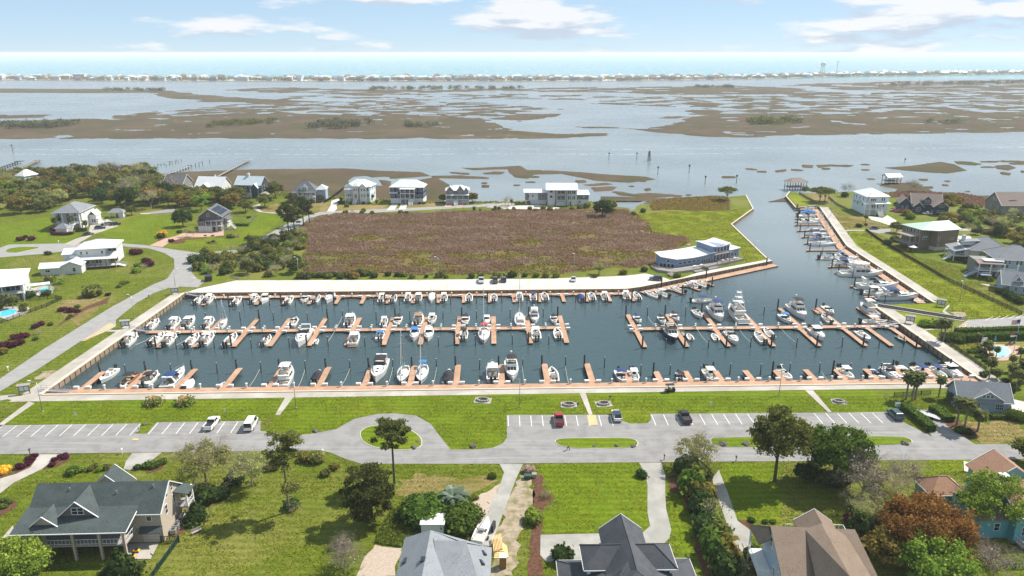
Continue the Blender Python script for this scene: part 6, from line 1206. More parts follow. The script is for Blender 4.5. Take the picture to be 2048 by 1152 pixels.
h.block(4.4,8.4,1.5,4,7,8.6,'w_pale','y',1.5); h.gable(4.4,8.4,1.5,5,8.6,1.5,'y','r_slategrey',.3); h.wins('F',(5.5,6.4,7.3),7.3,.6,1.2,1.48,1,2); h.block(h.W,h.W+5.2,3,11,0,7.2,'w_greyblue'); h.hip(h.W,h.W+5.2,3,11,7.2,2,'r_metalgrey',.4); h.wins('F',(h.W+1.5,h.W+2.5,h.W+3.5),5.4,.6,.9,2.98,1,2)
h = House('modern_white_house', 'wide modern white and grey house with flat white roofs by the marsh', ('h5',1395,408), ('h5',1728,408), 0)
W = h.W; h.block(0,W,1,13,0,9.0,'w_white'); h.block(4.2,10.6,.6,.99,0,9.0,'w_grey',name='front_bay'); h.slabs([[(-1.2,-1.0,9.1),(W+.6,-1.0,9.1),(W+1,13.6,10.6),(-.6,13.6,10.6)]],'r_white',.35); h.deck(5,10,-.6,.59,6.2,'w_white'); h.deck(5,10,-.6,.59,3.1,'w_white'); h.rail([(5.1,-.5),(9.9,-.5)],6.2); h.rail([(5.1,-.5),(9.9,-.5)],3.1)
for x in (5.0,10.0,12.2,14.4): h.col(x,-.5,0,8.9,.13)
h.wins('F',(6.4,8.6),6.5,1.4,1.9,.58,2,1); h.wins('F',(6.4,8.6),3.4,1.4,1.9,.58,2,1); h.win('F',2,4.4,1.4,1.3,.98,1,1); h.win('F',2,7.4,1.5,1.0,.98,1,1); h.wins('F',(12.2,14.6),6.6,1.5,1.8,.98,1,1); h.wins('F',(12.2,14.6),3.4,1.5,1.9,.98,1,1); h.door('F',2.2,0,2.8,2.4,.97,'trim','garage_door'); h.door('F',7.4,0,4.6,2.4,.58,'trim','garage_door'); h.door('F',12.6,0,1.1,2.2,.97,'glass')
h.block(-12.5,-.01,4.5,12,2.6,6.8,'w_white'); h.block(-12.5,-.5,5,11,0,2.59,'w_white',name='ground_floor'); h.slabs([[(-13.4,3.4,6.9),(-.02,3.4,6.9),(-.02,12.6,7.4),(-13.4,12.6,7.4)]],'r_white',.3); h.block(-12.52,-10.6,4.3,4.49,2.6,6.8,'w_grey',name='front_bay'); h.block(-5.2,-.02,4.3,4.49,2.6,6.8,'w_grey',name='front_bay'); h.win('F',-8.2,4.2,.8,1.1,4.48,1,1); h.win('F',-2.4,4.2,1.6,1.1,4.28,2,1); h.win('F',-10.9,3.6,.9,1.8,4.28,1,1)
h.block(W+.01,W+6.8,3,12,0,3.0,'w_white'); h.block(W+.01,W+6.8,3,12,3.005,5.8,'w_grey'); h.slabs([[(W-.3,2.2,5.9),(W+7.4,2.2,5.9),(W+7.4,12.6,6.8),(W-.3,12.6,6.8)]],'r_white',.3); h.win('F',W+1.8,1.3,.9,.9,2.98,1,1); o = h.p('window', MB().tube((W+4,2.9,4.6),(W+4,3.0,4.6),.5,.5,12), 'trim')
far_house('slate_roof_house', 'grey house with slate gable roof behind the oaks near the long pier', ('h3',175,395), ('h3',445,400), 13, 6.4, 4.6, 'w_grey', 'r_slategrey', 'gx', 2, 3.0, None, 4)
h = far_house('white_gabled_house', 'white house with big white gable roof behind the oaks', ('h3',612,440), ('h3',975,448), 13, 6.6, 4.8, 'w_white', 'r_white', 'gx', 2, 3.0, None, 4); h.block(4.4,9.6,-.8,1.49,0,6.2,'w_greyblue','y',2.2); h.gable(4.4,9.6,-.8,5,6.2,2.2,'y','r_white',.4); h.wins('F',(5.6,7,8.4),3.6,1.0,1.8,-.82); h.chimney(9.5,8.5,9,12.2,.9,'w_white')
h = far_house('blue_gabled_house', 'dark blue house with pale metal roof and cupola behind the oaks', ('h3',1150,440), ('h3',1500,450), 12, 7.6, 4.2, 'w_slate', 'r_metalgrey', 'gx', 3, 2.8, None, 6); h.block(11.4,15.2,-.8,1.49,0,6.4,'w_slate','y',2.2); h.gable(11.4,15.2,-.8,5,6.4,2.2,'y','r_metalgrey',.4); h.col(11.2,-1.6,0,5.6,.2); h.block(5.8,7.0,6.2,7.4,11,13,'w_white',name='cupola'); h.hip(5.8,7.0,6.2,7.4,13,.7,'r_metalgrey',.2)
far_house('mint_house', 'pale mint house with white roof among trees at far left', ('h1',212,310), ('h1',330,318), 11, 7.6, 3.2, 'w_mint', 'r_white', 'hip', 2, 3.0, None, 2)
# ---- right bank
a_ = G(('h7',1365,405),10); h = House('white_channel_house', 'tall white house with white hip roof beside the right channel', (a_.x,a_.y), None, rz=0, W=12)
h.block(0,12,0,15.5,0,9.6,'w_pale'); h.hip(0,12,0,15.5,9.7,3.0,'r_white',.6); h.block(1,5.4,-1.6,-.01,0,9.6,'w_white'); h.hip(1,5.4,-1.6,4,9.8,1.6,'r_white',.4); h.wins('F',(2.2,3.2,4.2),7.3,.7,1.4,-1.62,1,2); h.wins('F',(8.6,9.7),7.3,.7,1.4,-.02,1,2); h.wins('F',(8.6,9.7),3.9,.7,1.5,-.02,1,2); h.deck(-1.6,7.4,-3.4,-1.61,3.2,'w_white'); h.slabs([[(-2,-3.8,6.2),(12.4,-2.4,6.2),(12.4,-.02,6.7),(-2,-1.6,6.7)]],'r_white'); h.rail([(-1.5,-1.7),(-1.5,-3.3),(4.6,-3.3)],3.2)
for x in (-1.4,1.2,4.4,7.2): h.col(x,-3.2,0,6.1,.16)
h.wins('F',(2.2,3.2,4.2),3.8,.7,1.6,-1.62,1,2); h.door('F',6.2,3.2,1.1,2.2,-.03,'glass'); h.stairs(4.8,7.2,-6.6,-3.4,0,3.2,'trim',9); h.door('F',10,.05,3.2,2.3,-.03,'trim','garage_door'); h.wins('L',(3,7,11,14),7.0,.9,1.5,-.02,1,2); h.wins('L',(3,9,13),3.9,.9,1.5,-.02,1,2); h.deck(-2.2,-.01,5,15,6.4,'w_white'); h.rail([(-2.1,5.1),(-2.1,14.9)],6.4)
h = House('slate_craftsman_house', 'dark blue craftsman house with brown roofs and front gables', ('h8',320,485), ('h8',700,505), 0)
h.block(0,14.4,4,14,0,5.2,'w_slate','x',4.4); h.gable(0,14.4,4,14,5.2,4.4,'x','r_taupe',.5); h.block(.4,4.8,.5,3.99,0,4.2,'w_slate','y',2.0); h.gable(.4,4.8,.5,6,4.2,2.0,'y','r_taupe',.5); h.block(5,8.8,3,3.99,5.2,7.4,'w_slate','y',1.8); h.gable(5,8.8,3,8,7.4,1.8,'y','r_taupe',.5); h.block(9.6,16.6,-1,8,0,4.6,'w_slate','y',2.8); h.gable(9.6,16.6,-1,8,4.6,2.8,'y','r_taupe',.5); h.block(-5.5,-.01,6,15,0,4.6,'w_slate','y',2.8); h.gable(-5.5,0,6,15,4.6,2.8,'y','r_taupe',.5)
h.win('F',2.6,1.4,1.8,1.8,.48,2,2); h.win('F',6.9,5.7,2.2,1.4,2.98,3,2); h.win('F',13.1,4.6,2.4,1.2,-1.02,3,1); h.wins('F',(-4,-1.8),1.4,1.0,1.5,5.98); h.door('L',1.6,.05,3.4,2.4,9.58,'w_greyblue','garage_door'); h.door('L',5.4,.05,3.0,2.4,9.58,'w_greyblue','garage_door'); h.win('F',13.1,1.6,3.4,.8,-1.02,4,1)
h = House('taupe_roof_house', 'grey shingled house with reddish roof and eyebrow dormer by the water', ('h8',1585,505), ('h8',1935,505), 0)
h.block(0,h.W+2,0,14,1.2,5.4,'w_grey','x',5.6); h.gable(0,h.W+2,0,14,5.4,5.6,'x','r_rust' if False else 'r_taupe',.5); h.block(.2,h.W+1.8,.3,13.7,0,1.19,'w_white',name='foundation'); h.wins('F',(1.6,5,8.4,10.2),2.6,1.0,1.5,-.02); h.wins('L',(5.6,7.6),6.8,.9,1.3,-.02); h.wins('L',(3.5,9),2.6,.9,1.3,-.02)
dm = MB(); ar = [(6.6+3.0*math.cos(math.pi*(1-i/8)),2.2,6.4+1.5*math.sin(math.pi*i/8)) for i in range(9)]; dm.add(ar+[(p[0],6.2,p[2]+.4) for p in ar], [(i,i+1,i+10,i+9) for i in range(8)]+[tuple(range(9))]); h.p('eyebrow_dormer', dm, 'r_taupe'); h.wins('F',(5.6,6.6,7.6),6.55,.7,.8,2.18,1,2)
a_ = G(('h8',700,720),9.3); h = House('green_roof_house', 'grey brown shingled house with pale green metal roof', (a_.x,a_.y), None, rz=16, W=11.5)
h.block(0,11.2,0,14,0,1.6,'w_stucco',name='foundation'); h.block(0,11.2,0,14,1.61,9.0,'w_brown'); h.block(-5.5,-.01,3.5,14,0,9.0,'w_brown'); h.slabs([[(-.6,-.8,9.1),(12,-.8,9.1),(12,7,11.4),(3,7,11.4)],[(3,7,11.4),(12,7,11.4),(12,14.8,9.1),(-6.2,14.8,9.1)],[(-6.2,14.8,9.1),(-6.2,3,9.1),(3,7,11.4)],[(-6.2,3,9.1),(-.6,-.8,9.1),(3,7,11.4)],[(12,-.8,9.1),(12,14.8,9.1),(12.01,7,11.4)]],'r_mint',.2); h.win('F',8.2,4.6,1.9,.7,-.02,2,1); h.win('F',-3.2,4.6,2.0,.6,3.48,2,1); h.slabs([[(-4.6,2.9,5.6),(-1.8,2.9,5.6),(-1.8,3.49,6.0),(-4.6,3.49,6.0)]],'r_mint',.08,'awning'); h.win('F',-.7 if False else 1.2,4.4,.7,1.5,-.02,1,2); h.win('F',1.2,2.0,.7,.9,-.02,1,1)
for z in (3.0,6.4): h.deck(-11,-5.51,3.5,12,z,'greyrail'); h.rail([(-5.6,3.6),(-10.9,3.6),(-10.9,11.9)],z,1,'greyrail',.45)
for x in (-10.8,-8,-5.7): h.col(x,3.7,0,6.3,.15,'greyrail')
h.p('parasol', MB().tube((-10.5,1.5,2.2),(-10.5,1.5,3.0),1.7,.05,10), 'canvas_white'); h.p('parasol_pole', MB().tube((-10.5,1.5,0),(-10.5,1.5,2.3),.04), 'steel'); h.wins('L',(5,7,9,11),6.8,1.0,1.7,-5.52,1,1)
a_ = G(('k1',640,335),5.4); h = House('grey_roof_porch_house', 'white house with broad grey roof, dormer chimney and stair to the lawn', (a_.x,a_.y), None, rz=-14, W=11)
h.block(0,11,0,13,0,5.3,'w_stucco'); h.hip(-.2,14,-.2,14,5.4,4.4,'r_grey',.6); h.block(-2.2,-.01,1,12,0,5.3,'w_white'); h.slabs([[(-6.5,.2,4.2),(-.4,.2,5.6),(-.4,13,5.6),(-6.5,13,4.2)]],'r_lightgrey'); h.deck(-6.2,-2.21,.6,12.6,2.4,'w_white'); h.rail([(-2.3,.7),(-6.1,.7),(-6.1,12.5)],2.4); h.wins('L',(2.4,4.4,7,9.2),2.9,.9,1.8,-2.22,1,2)
for y in (.8,4.6,8.6,12.4): h.col(-6.0,y,0,4.2,.15)
h.stairs(-9.4,-6.2,1.2,3.2,0,2.4,'trim',7,'x'); h.chimney(-1.6,7.0,4.2,9.6,1.2,'w_white'); h.block(-2.8,2.5,4.6,8.4,6.2,7.6,'w_white',name='dormer_wall'); h.slabs([[(-3.2,4.0,7.6),(4,4.0,8.3),(4,9,8.3),(-3.2,9,7.6)]],'r_lightgrey',.15,'dormer_roof'); h.wins('L',(5.3,6.3,7.3),6.5,.5,.8,-2.82,1,1); h.p('climbing_vine', MB().box(3,9,-.25,-.02,.6,4.4), 'l_sparse')
a_ = G(('k1',860,600),3.0); h = House('grey_roof_deck_house', 'grey and white house with large grey roof, balcony and blue stair', (a_.x,a_.y), None, rz=-12, W=12)
h.block(3.6,18,2.5,14,0,6.6,'w_greyblue'); h.hip(3.4,19,2.3,15,6.7,4.2,'r_grey',.8); h.deck(-4,9.6,-1.5,2.49,2.9,'w_white'); h.rail([(-3.9,2.4),(-3.9,-1.4),(9.5,-1.4)],2.9)
for x in (-3.8,.2,4.8,9.4): h.col(x,-1.3,0,5.6,.18)
h.slabs([[(-4.6,-2.1,5.6),(4.4,-2.1,5.6),(4.4,3,6.2),(-4.6,3,6.2)]],'r_taupe'); h.block(-4,3.59,2.5,10,0,5.6,'w_grey'); h.deck(-2,5,-.2,4,6.35,'w_white'); h.rail([(-1.9,3),(-1.9,-.1),(4.9,-.1)],6.35); h.wins('F',(5,6.4,7.8,10.4,11.8),4.9 if False else 4.7,.8,1.5,2.48,1,2); h.wins('F',(1,2.6,5.6,7.2),3.3,1.0,1.4,2.48,1,1); h.stairs(-8.6,-4.1,-2.8,-.4,0,2.9,'w_greyblue',9,'x'); h.deck(-4,-.5,-5.2,-1.51,2.0,'w_greyblue'); h.rail([(-4,-5.1),(-.6,-5.1)],2.0)
a_ = G(('k1',1060,790),3.4); h = House('dormered_house', 'low grey sided house with grey roof and gabled dormers at right edge', (a_.x,a_.y), None, rz=-22, W=16)
h.block(0,18,0,10,0,3.3,'w_greyblue','x',3.6); h.gable(0,18,0,10,3.3,3.6,'x','r_grey',.5); dormer(h,4.6,2.6,1.0,4.2,6.0,4.6,'r_grey','w_pale',1.0,1.1); dormer(h,11,2.6,1.0,4.2,6.0,4.6,'r_grey','w_pale',1.0,1.1); h.wins('F',(1.6,4.2,6.8,9.5,12.4),1.0,.9,1.4,-.02)
# over-water pavilions
def pavilion(name, label, A, B, D, ze, rise, roof, kind, base=Z_WATER, zd=1.4):
    h = House(name, label, A, B, Z_WATER, 'boathouse', base); W = h.W
    for i in range(4):
        for j in range(3): h.col(.3+(W-.6)*i/3,.3+(D-.6)*j/2,-1.5,ze,.14,'w_slate' if kind == 'hip' else 'woodrail')
    h.deck(0,W,0,D,zd,'woodrail'); h.rail([(.1,.1),(W-.1,.1),(W-.1,D-.1)],zd,1,'trim' if kind == 'hip' else 'woodrail')
    (h.hip if kind == 'hip' else (lambda *a: h.gable(*a[:6],'x',a[6])))(0,W,0,D,ze,rise,roof); return h
pavilion('channel_boathouse', 'open boathouse with brown hip roof standing in the channel mouth', ('h7',150,330), ('h7',420,320), 7, 5.4, 2.0, 'r_taupe', 'hip', zd=2.2)
pavilion('dock_pavilion', 'white roofed pavilion on piles out in the water at right', ('h7',1690,235), ('h7',1905,230), 7, 5.2, 1.6, 'r_white', 'gx', zd=2.4)
# ============================================================ VEGETATION
def quads_mesh(name, Cn, Nr, sz, m, aspect=1.0, up=False):
    n = len(Cn); Nr = Nr/(np.linalg.norm(Nr, axis=1, keepdims=True)+1e-9)
    t = rng.normal(size=(n,3))
    if up: t = np.tile(np.array([[0,0,1.]]), (n,1))+.35*rng.normal(size=(n,3))
    u = np.cross(Nr, t); u /= np.linalg.norm(u, axis=1, keepdims=True)+1e-9; v = np.cross(Nr, u)
    u = u*(sz*.5)[:,None]; v = v*(sz*.5*aspect)[:,None]
    V = np.stack([Cn-u-v*.6, Cn+u*.7-v, Cn+u+v*.7, Cn-u*.6+v], 1).reshape(-1,3)
    me = bpy.data.meshes.new(name); me.vertices.add(4*n); me.vertices.foreach_set('co', V.ravel()); me.loops.add(4*n); me.loops.foreach_set('vertex_index', np.arange(4*n, dtype=np.int32))
    me.polygons.add(n); me.polygons.foreach_set('loop_start', np.arange(0,4*n,4,dtype=np.int32)); me.update(calc_edges=True); me.materials.append(M[m]); return me
def rdir(n, zmin=-1.0):
    d = rng.normal(size=(n,3)); d /= np.linalg.norm(d, axis=1, keepdims=True)
    d[:,2] = np.where(d[:,2] < zmin, -d[:,2]*.4, d[:,2]); return d
def crown_mesh(name, clumps, n, size, m, jit=.8, loose=.3):
    """leaf sized faces spread over uneven clumps: (x,y,z,rx,ry,rz)"""
    cl = np.array(clumps); w = cl[:,3]*cl[:,4]; idx = rng.choice(len(cl), n, p=w/w.sum()); d = rdir(n, -.75)
    r = rng.uniform(.55,1.06,n)**.6; far = rng.random(n) < loose; r = np.where(far, rng.uniform(1.0,1.75,n), r)
    c = cl[idx,:3]+d*cl[idx,3:6]*r[:,None]
    return quads_mesh(name, c, d+jit*rng.normal(size=(n,3))*.6, size*rng.uniform(.6,1.4,n), m)
def oak_clumps(R, H, z0, n, flat=.62):
    out = []
    for i in range(n):
        a = random.uniform(0, 2*math.pi); q = math.sqrt(random.random())*.80; zz = random.uniform(.0,1.0)
        k = math.sqrt(max(0, 1-(q*1.05)**2)); r = random.uniform(.15,.27)*R*(26/n)**.25
        out.append((R*q*math.cos(a), R*q*math.sin(a), z0+(H-z0)*(.18+.66*zz*k)+.0, r, r*random.uniform(.85,1.15), r*flat*random.uniform(.8,1.15)))
    return out
def trunk_mesh(H, r, limbs, m='bark', lean=.0):
    t = MB(); t.tube((0,0,-.2), (lean*.5,0,H*.5), r, r*.75, 7); t.tube((lean*.5,0,H*.5), (lean,0,H), r*.75, r*.5, 7)
    for (a, q, z0, z1) in limbs: t.tube((lean*z0/H,0,z0), (q*math.cos(a),q*math.sin(a),z1), r*.42, r*.14, 5)
    return t.mesh('trunk', m)
def limbs_(n, R, z0, z1): return [(2*math.pi*(i+random.random()*.5)/n, R*random.uniform(.4,.75), z0*random.uniform(.8,1.2), z1*random.uniform(.8,1.1)) for i in range(n)]
def twigs(H, R, z0, depth=4, m='l_twig', rr=.16, seed=1, spread=.75):
    rd = random.Random(seed); b = MB()
    def grow(p, d, L_, r, k):
        q = p+d*L_; b.tube(p, q, r, r*.62, 4 if k < 2 else 3, False)
        if k >= depth: return
        for _ in range(rd.choice((3,3,4)) if k < 3 else 3):
            e = (d+Vector((rd.gauss(0,spread), rd.gauss(0,spread), rd.gauss(.12,.4)))).normalized(); grow(q, e, L_*rd.uniform(.62,.85), r*.55, k+1)
    n = 4
    b.tube(Vector((0,0,-.2)), Vector((0,0,z0)), rr*1.3, rr, 6)
    for i in range(n):
        a = 2*math.pi*i/n+rd.random(); grow(Vector((0,0,z0)), Vector((math.cos(a)*.6,math.sin(a)*.6,.8)).normalized(), (H-z0)*.36, rr*.6, 0)
    return b.mesh('branches', m)
TP = {}
def tree_proto(key, name, parts):
    TP.setdefault(key, []).append((name, parts))
def mk_oak(key, name, m, variants=3, n=3600, size=.46, R=4.5, H=7.5, z0=1.8, ncl=40, flat=.62, bark='bark'):
    for v in range(variants):
        tree_proto(key, name, [('trunk', trunk_mesh(H*.62, .26*R/4.5, limbs_(6,R,H*.32,H*.68), bark)), ('crown', crown_mesh('crown', oak_clumps(R,H,z0,ncl,flat), n, size, m))])
mk_oak('oak', 'live_oak', 'l_oak'); mk_oak('oakgold', 'live_oak', 'l_oakgold'); mk_oak('dark', 'evergreen_tree', 'l_dark', 2, 3800, .46, 4.2, 8.5, 1.2, 46, .8); mk_oak('spring', 'spring_green_tree', 'l_spring', 2, 2600, .45, 4, 7.5, 2.2, 22)
mk_oak('bigoak', 'tall_oak', 'l_oak', 1, 15000, .34, 6.0, 17.5, 5.5, 80, .75); mk_oak('rust', 'rust_tree', 'l_rust', 1, 15000, .30, 8.6, 12, 2.5, 150, .75); mk_oak('bright', 'bright_green_tree', 'l_spring', 1, 14000, .33, 6.2, 9, 1.5, 80, .8); mk_oak('bigdark', 'spreading_oak', 'l_hedge', 1, 17000, .36, 7.4, 13.5, 4, 95, .75)
mk_oak('sparse', 'young_leafing_tree', 'l_sparse', 2, 1500, .34, 4, 8, 3, 22, .8, 'bark_grey'); mk_oak('lime', 'lime_green_tree', 'l_spring', 1, 6500, .28, 6.2, 11.5, 4, 60, .8, 'bark_grey')
def pine_clumps(R, z0, z1, n):
    return [(R*q*math.cos(a), R*q*math.sin(a), z0+(z1-z0)*t, r, r, r*.5) for a, q, t, r in [(random.uniform(0,6.3), random.uniform(.15,.95)*(1-.35*abs(2*tt-1)), tt, R*random.uniform(.13,.23)*(24/n)**.2) for tt in [random.random() for _ in range(n)]]]
for v in range(2): tree_proto('pine', 'pine_tree', [('trunk', trunk_mesh(10.5,.24,limbs_(8,3,6.5,9),'bark')), ('crown', crown_mesh('crown', pine_clumps(3.6,5.0,11.4,44), 4600, .32, 'l_pine'))])
tree_proto('tallpine', 'tall_pine', [('trunk', trunk_mesh(12.2,.26,[(a,2.6,8.6+.5*a,10.6+.35*a) for a in (0.3,1.4,2.6,3.8,5.0)],'bark',.2)), ('crown', crown_mesh('crown', pine_clumps(4.0,8.4,13.4,48), 9000, .28, 'l_pine'))])
tree_proto('broadpine', 'broad_pine', [('trunk', trunk_mesh(9.5,.34,limbs_(9,4,4,8),'bark')), ('crown', crown_mesh('crown', pine_clumps(5.8,2.6,10.6,110), 17000, .29, 'l_pine'))])
tree_proto('scrag', 'scraggly_pine', [('trunk', trunk_mesh(17,.26,[(.4,3.6,10.5,13.4),(2.4,3.4,11.5,14.2),(4.1,3.0,12.5,15.6),(5.4,3.2,13,16.2),(1.2,2.4,6.0,7.4)],'bark_grey',.6)), ('crown', crown_mesh('crown', pine_clumps(5.0,11.6,18.4,44)+[(2.4,1.8,7.6,1.7,1.5,.9),(1.2,2.6,7.2,1.3,1.2,.8)], 8000, .29, 'l_oak'))])
for v, (m_, lf) in enumerate((('l_twig','l_sparse'),('l_twig','l_twig'))):
    tree_proto('bare', 'bare_tree', [('branches', twigs(9,4.5,2.0,5,m_,.15,v+3)), ('crown', crown_mesh('crown', oak_clumps(4.2,8.6,3,22,.8), 900 if v == 0 else 350, .26, lf))])
tree_proto('bigbare', 'large_bare_tree', [('branches', twigs(13,6.5,3.0,6,'l_twig',.2,11,.7)), ('crown', crown_mesh('crown', oak_clumps(6,12.5,4,26,.8), 1600, .28, 'l_twig'))])
tree_proto('bigsparse', 'leafing_tree', [('branches', twigs(10,5.5,2.2,6,'l_twig',.17,23,.75)), ('crown', crown_mesh('crown', oak_clumps(5.4,9.6,3,30,.8), 3600, .27, 'l_sparse'))])
tree_proto('umbrella', 'windswept_oak', [('trunk', trunk_mesh(5.2,.22,limbs_(7,4,2.2,5.4),'bark')), ('crown', crown_mesh('crown', [(4*q*math.cos(a),4*q*math.sin(a),6.2-1.2*q,1.5,1.5,.7) for a, q in [(random.uniform(0,6.3),math.sqrt(random.random())) for _ in range(16)]], 2600, .42, 'l_oak'))])
def mk_shrub(key, name, m, n=1300, size=.22, R=1.0, H=1.0, variants=2, ncl=11):
    for v in range(variants):
        cl = [(.5*R*q*math.cos(a), .5*R*q*math.sin(a), H*.5+.2*H*(random.random()-.4), R*.55, R*.55, H*.5) for a, q in [(random.uniform(0,6.3),math.sqrt(random.random())) for _ in range(ncl)]]
        tree_proto(key, name, [('foliage', crown_mesh('foliage', cl, n, size, m, .6, .06)), ('stem', MB().tube((0,0,-.1),(0,0,H*.55),.08*R,.05*R,5).mesh('stem', 'bark'))])
mk_shrub('s_green', 'green_shrub', 'l_hedge', 1500, .2); mk_shrub('s_dark', 'dark_shrub', 'l_dark', 1300, .24); mk_shrub('s_maroon', 'maroon_shrub', 'l_maroon', 1300, .18); mk_shrub('s_olive', 'olive_shrub', 'l_oak', 1000, .26); mk_shrub('s_gold', 'golden_shrub', 'l_oakgold', 1000, .25); mk_shrub('s_yellow', 'yellow_flowering_shrub', 'l_gold', 1300, .2, variants=1); mk_shrub('s_lime', 'lime_shrub', 'l_spring', 1100, .24); [tree_proto('s_grey', 'leafless_grey_shrub', [('branches', twigs(1.15,.8,.06,5,'l_twig',.03,40+q,.8)), ('foliage', crown_mesh('foliage', [(0,0,.6,.75,.75,.5)], 260, .07, 'l_sparse'))]) for q in range(2)]; mk_shrub('s_pink', 'pink_flowering_shrub', 'l_pink', 1000, .2, variants=1)
bigsh = [(.5*q*math.cos(a), .5*q*math.sin(a), .5+.2*(random.random()-.4), .55, .55, .5) for a, q in [(random.uniform(0,6.3),math.sqrt(random.random())) for _ in range(16)]]
tree_proto('s_big', 'large_round_shrub', [('foliage', crown_mesh('foliage', bigsh, 6000, .11, 'l_hedge', .6, .04)), ('stem', MB().tube((0,0,-.1),(0,0,.5),.05,.03,5).mesh('stem', 'bark'))])
cone = [(.25*(1-t)*math.cos(a), .25*(1-t)*math.sin(a), .05+.9*t, .42*(1.05-t), .42*(1.05-t), .14) for a, t in [(random.uniform(0,6.3), i/17) for i in range(18)]]
tree_proto('cedar', 'dark_conifer', [('foliage', crown_mesh('foliage', cone, 2600, .09, 'l_dark', .7, .08)), ('stem', MB().tube((0,0,-.05),(0,0,.6),.03,.02,5).mesh('stem', 'bark'))])
def palm_parts(Ht, m, nf=34, Lf=1.7, droop=1.0, r=.17, skirt=True):
    t = MB(); k = 7
    for i in range(k): t.tube((0,0,Ht*i/k-.05), (0,0,Ht*(i+1)/k), r*(1.12 if i == 0 else 1), r*.92, 8)
    f = MB(); V = []
    for i in range(nf):
        a = i*2.399; el = 1.25-2.1*(i/nf); d = Vector((math.cos(a),math.sin(a),0)); sd = Vector((-d.y,d.x,0)); p = Vector((0,0,Ht)); prev = None; L_ = Lf*random.uniform(.85,1.15)
        for j in range(5):
            s = j/4; ang = el-droop*s*s*1.3; 
            if j: p = p+(d*math.cos(ang)+Vector((0,0,1))*math.sin(ang))*(L_/4)
            w = (.10,.34,.42,.30,.04)[j]*Lf*.55; cur = (p-sd*w+Vector((0,0,-w*.35)), p, p+sd*w+Vector((0,0,-w*.35)))
            if prev: f.add([prev[0],prev[1],prev[2],cur[0],cur[1],cur[2]], [(0,1,4,3),(1,2,5,4)])
            prev = cur
    return [('trunk', t.mesh('trunk', 'bark_grey')), ('fronds', f.mesh('fronds', m))]
for hgt in (3.6, 4.8, 2.4): tree_proto('palm', 'palmetto_palm', palm_parts(hgt, 'l_palm', 44, 1.75))
tree_proto('pindo', 'silver_pindo_palm', palm_parts(1.9, 'l_pindo', 58, 3.0, 1.2, .3))
tuft_n = 900; d_ = rdir(tuft_n, .05); tree_proto('pampas', 'pampas_grass_clump', [('blades', quads_mesh('blades', d_*np.array([1,1,.9])*rng.uniform(.4,1,tuft_n)[:,None]+np.array([0,0,.1]), np.cross(d_, rng.normal(size=(tuft_n,3))), rng.uniform(.2,.34,tuft_n), 'l_straw', .35)), ('green_base', crown_mesh('green_base', [(0,0,.3,.85,.85,.35)], 700, .18, 'l_hedge'))])
TREES = {}
USED = {}
def plant(key, loc, sc=1.0, group='g', zs=None, rz=None):
    vs_ = TP[key]; name, parts = random.choice(vs_)
    o = link(name, None); o.location = (loc[0], loc[1], loc[2] if len(loc) > 2 else 0); o.rotation_euler = (0,0,random.uniform(0,6.28) if rz is None else rz)
    o.scale = (sc*random.uniform(.93,1.07), sc*random.uniform(.93,1.07), zs if zs else sc); o.empty_display_size = .5
    for nm, me in parts: link(nm, me, o)
    TREES.setdefault((group, key), []).append(o); return o
DESC = dict(oak='olive green live oak', oakgold='golden brown live oak', dark='dark dense evergreen', spring='fresh green tree', bigoak='tall dark olive tree', rust='big rust orange tree', bright='bright green leafy tree', bigdark='broad glossy dark green tree', sparse='thin pale leafing tree', lime='airy lime green tree', pine='dark pine', tallpine='tall bare trunked pine', broadpine='broad dense pine', scrag='scraggly tall tree', bare='grey leafless tree', bigbare='large grey leafless tree', bigsparse='pale half leafless tree', umbrella='flat topped windswept oak',
 s_green='round green shrub', s_dark='dark green shrub', s_maroon='round maroon shrub', s_olive='olive green bush', s_gold='golden brown bush', s_yellow='yellow flowering bush', s_lime='lime green bush', s_grey='grey leafless bush', s_pink='pink flowering bush', s_big='large round clipped shrub', cedar='dark conical conifer', palm='palmetto palm', pindo='silvery pindo palm', pampas='straw coloured pampas grass clump')
CATS = dict(palm='palm', pindo='palm', pampas='grass clump', cedar='conifer')
def GP(f, x, y): return G((f,x,y))
def inpoly(p, poly): return bool(inside(np.array([p.x]), np.array([p.y]), poly)[0])
def fill(s, n, mind, kinds, sc, group, avoid=(), tries=60):
    poly = pts(s); xs = [p.x for p in poly]; ys = [p.y for p in poly]; got = []
    av = [(G(a[:3]), a[3]) for a in avoid]
    for _ in range(n*tries):
        if len(got) >= n: break
        p = Vector((random.uniform(min(xs),max(xs)), random.uniform(min(ys),max(ys)), 0))
        if any((p-q).length < mind for q in got) or not inpoly(p, poly) or any((p-q).length < r for q, r in av): continue
        got.append(p); plant(random.choices([k for k, w in kinds], [w for k, w in kinds])[0], p, random.uniform(*sc), group)
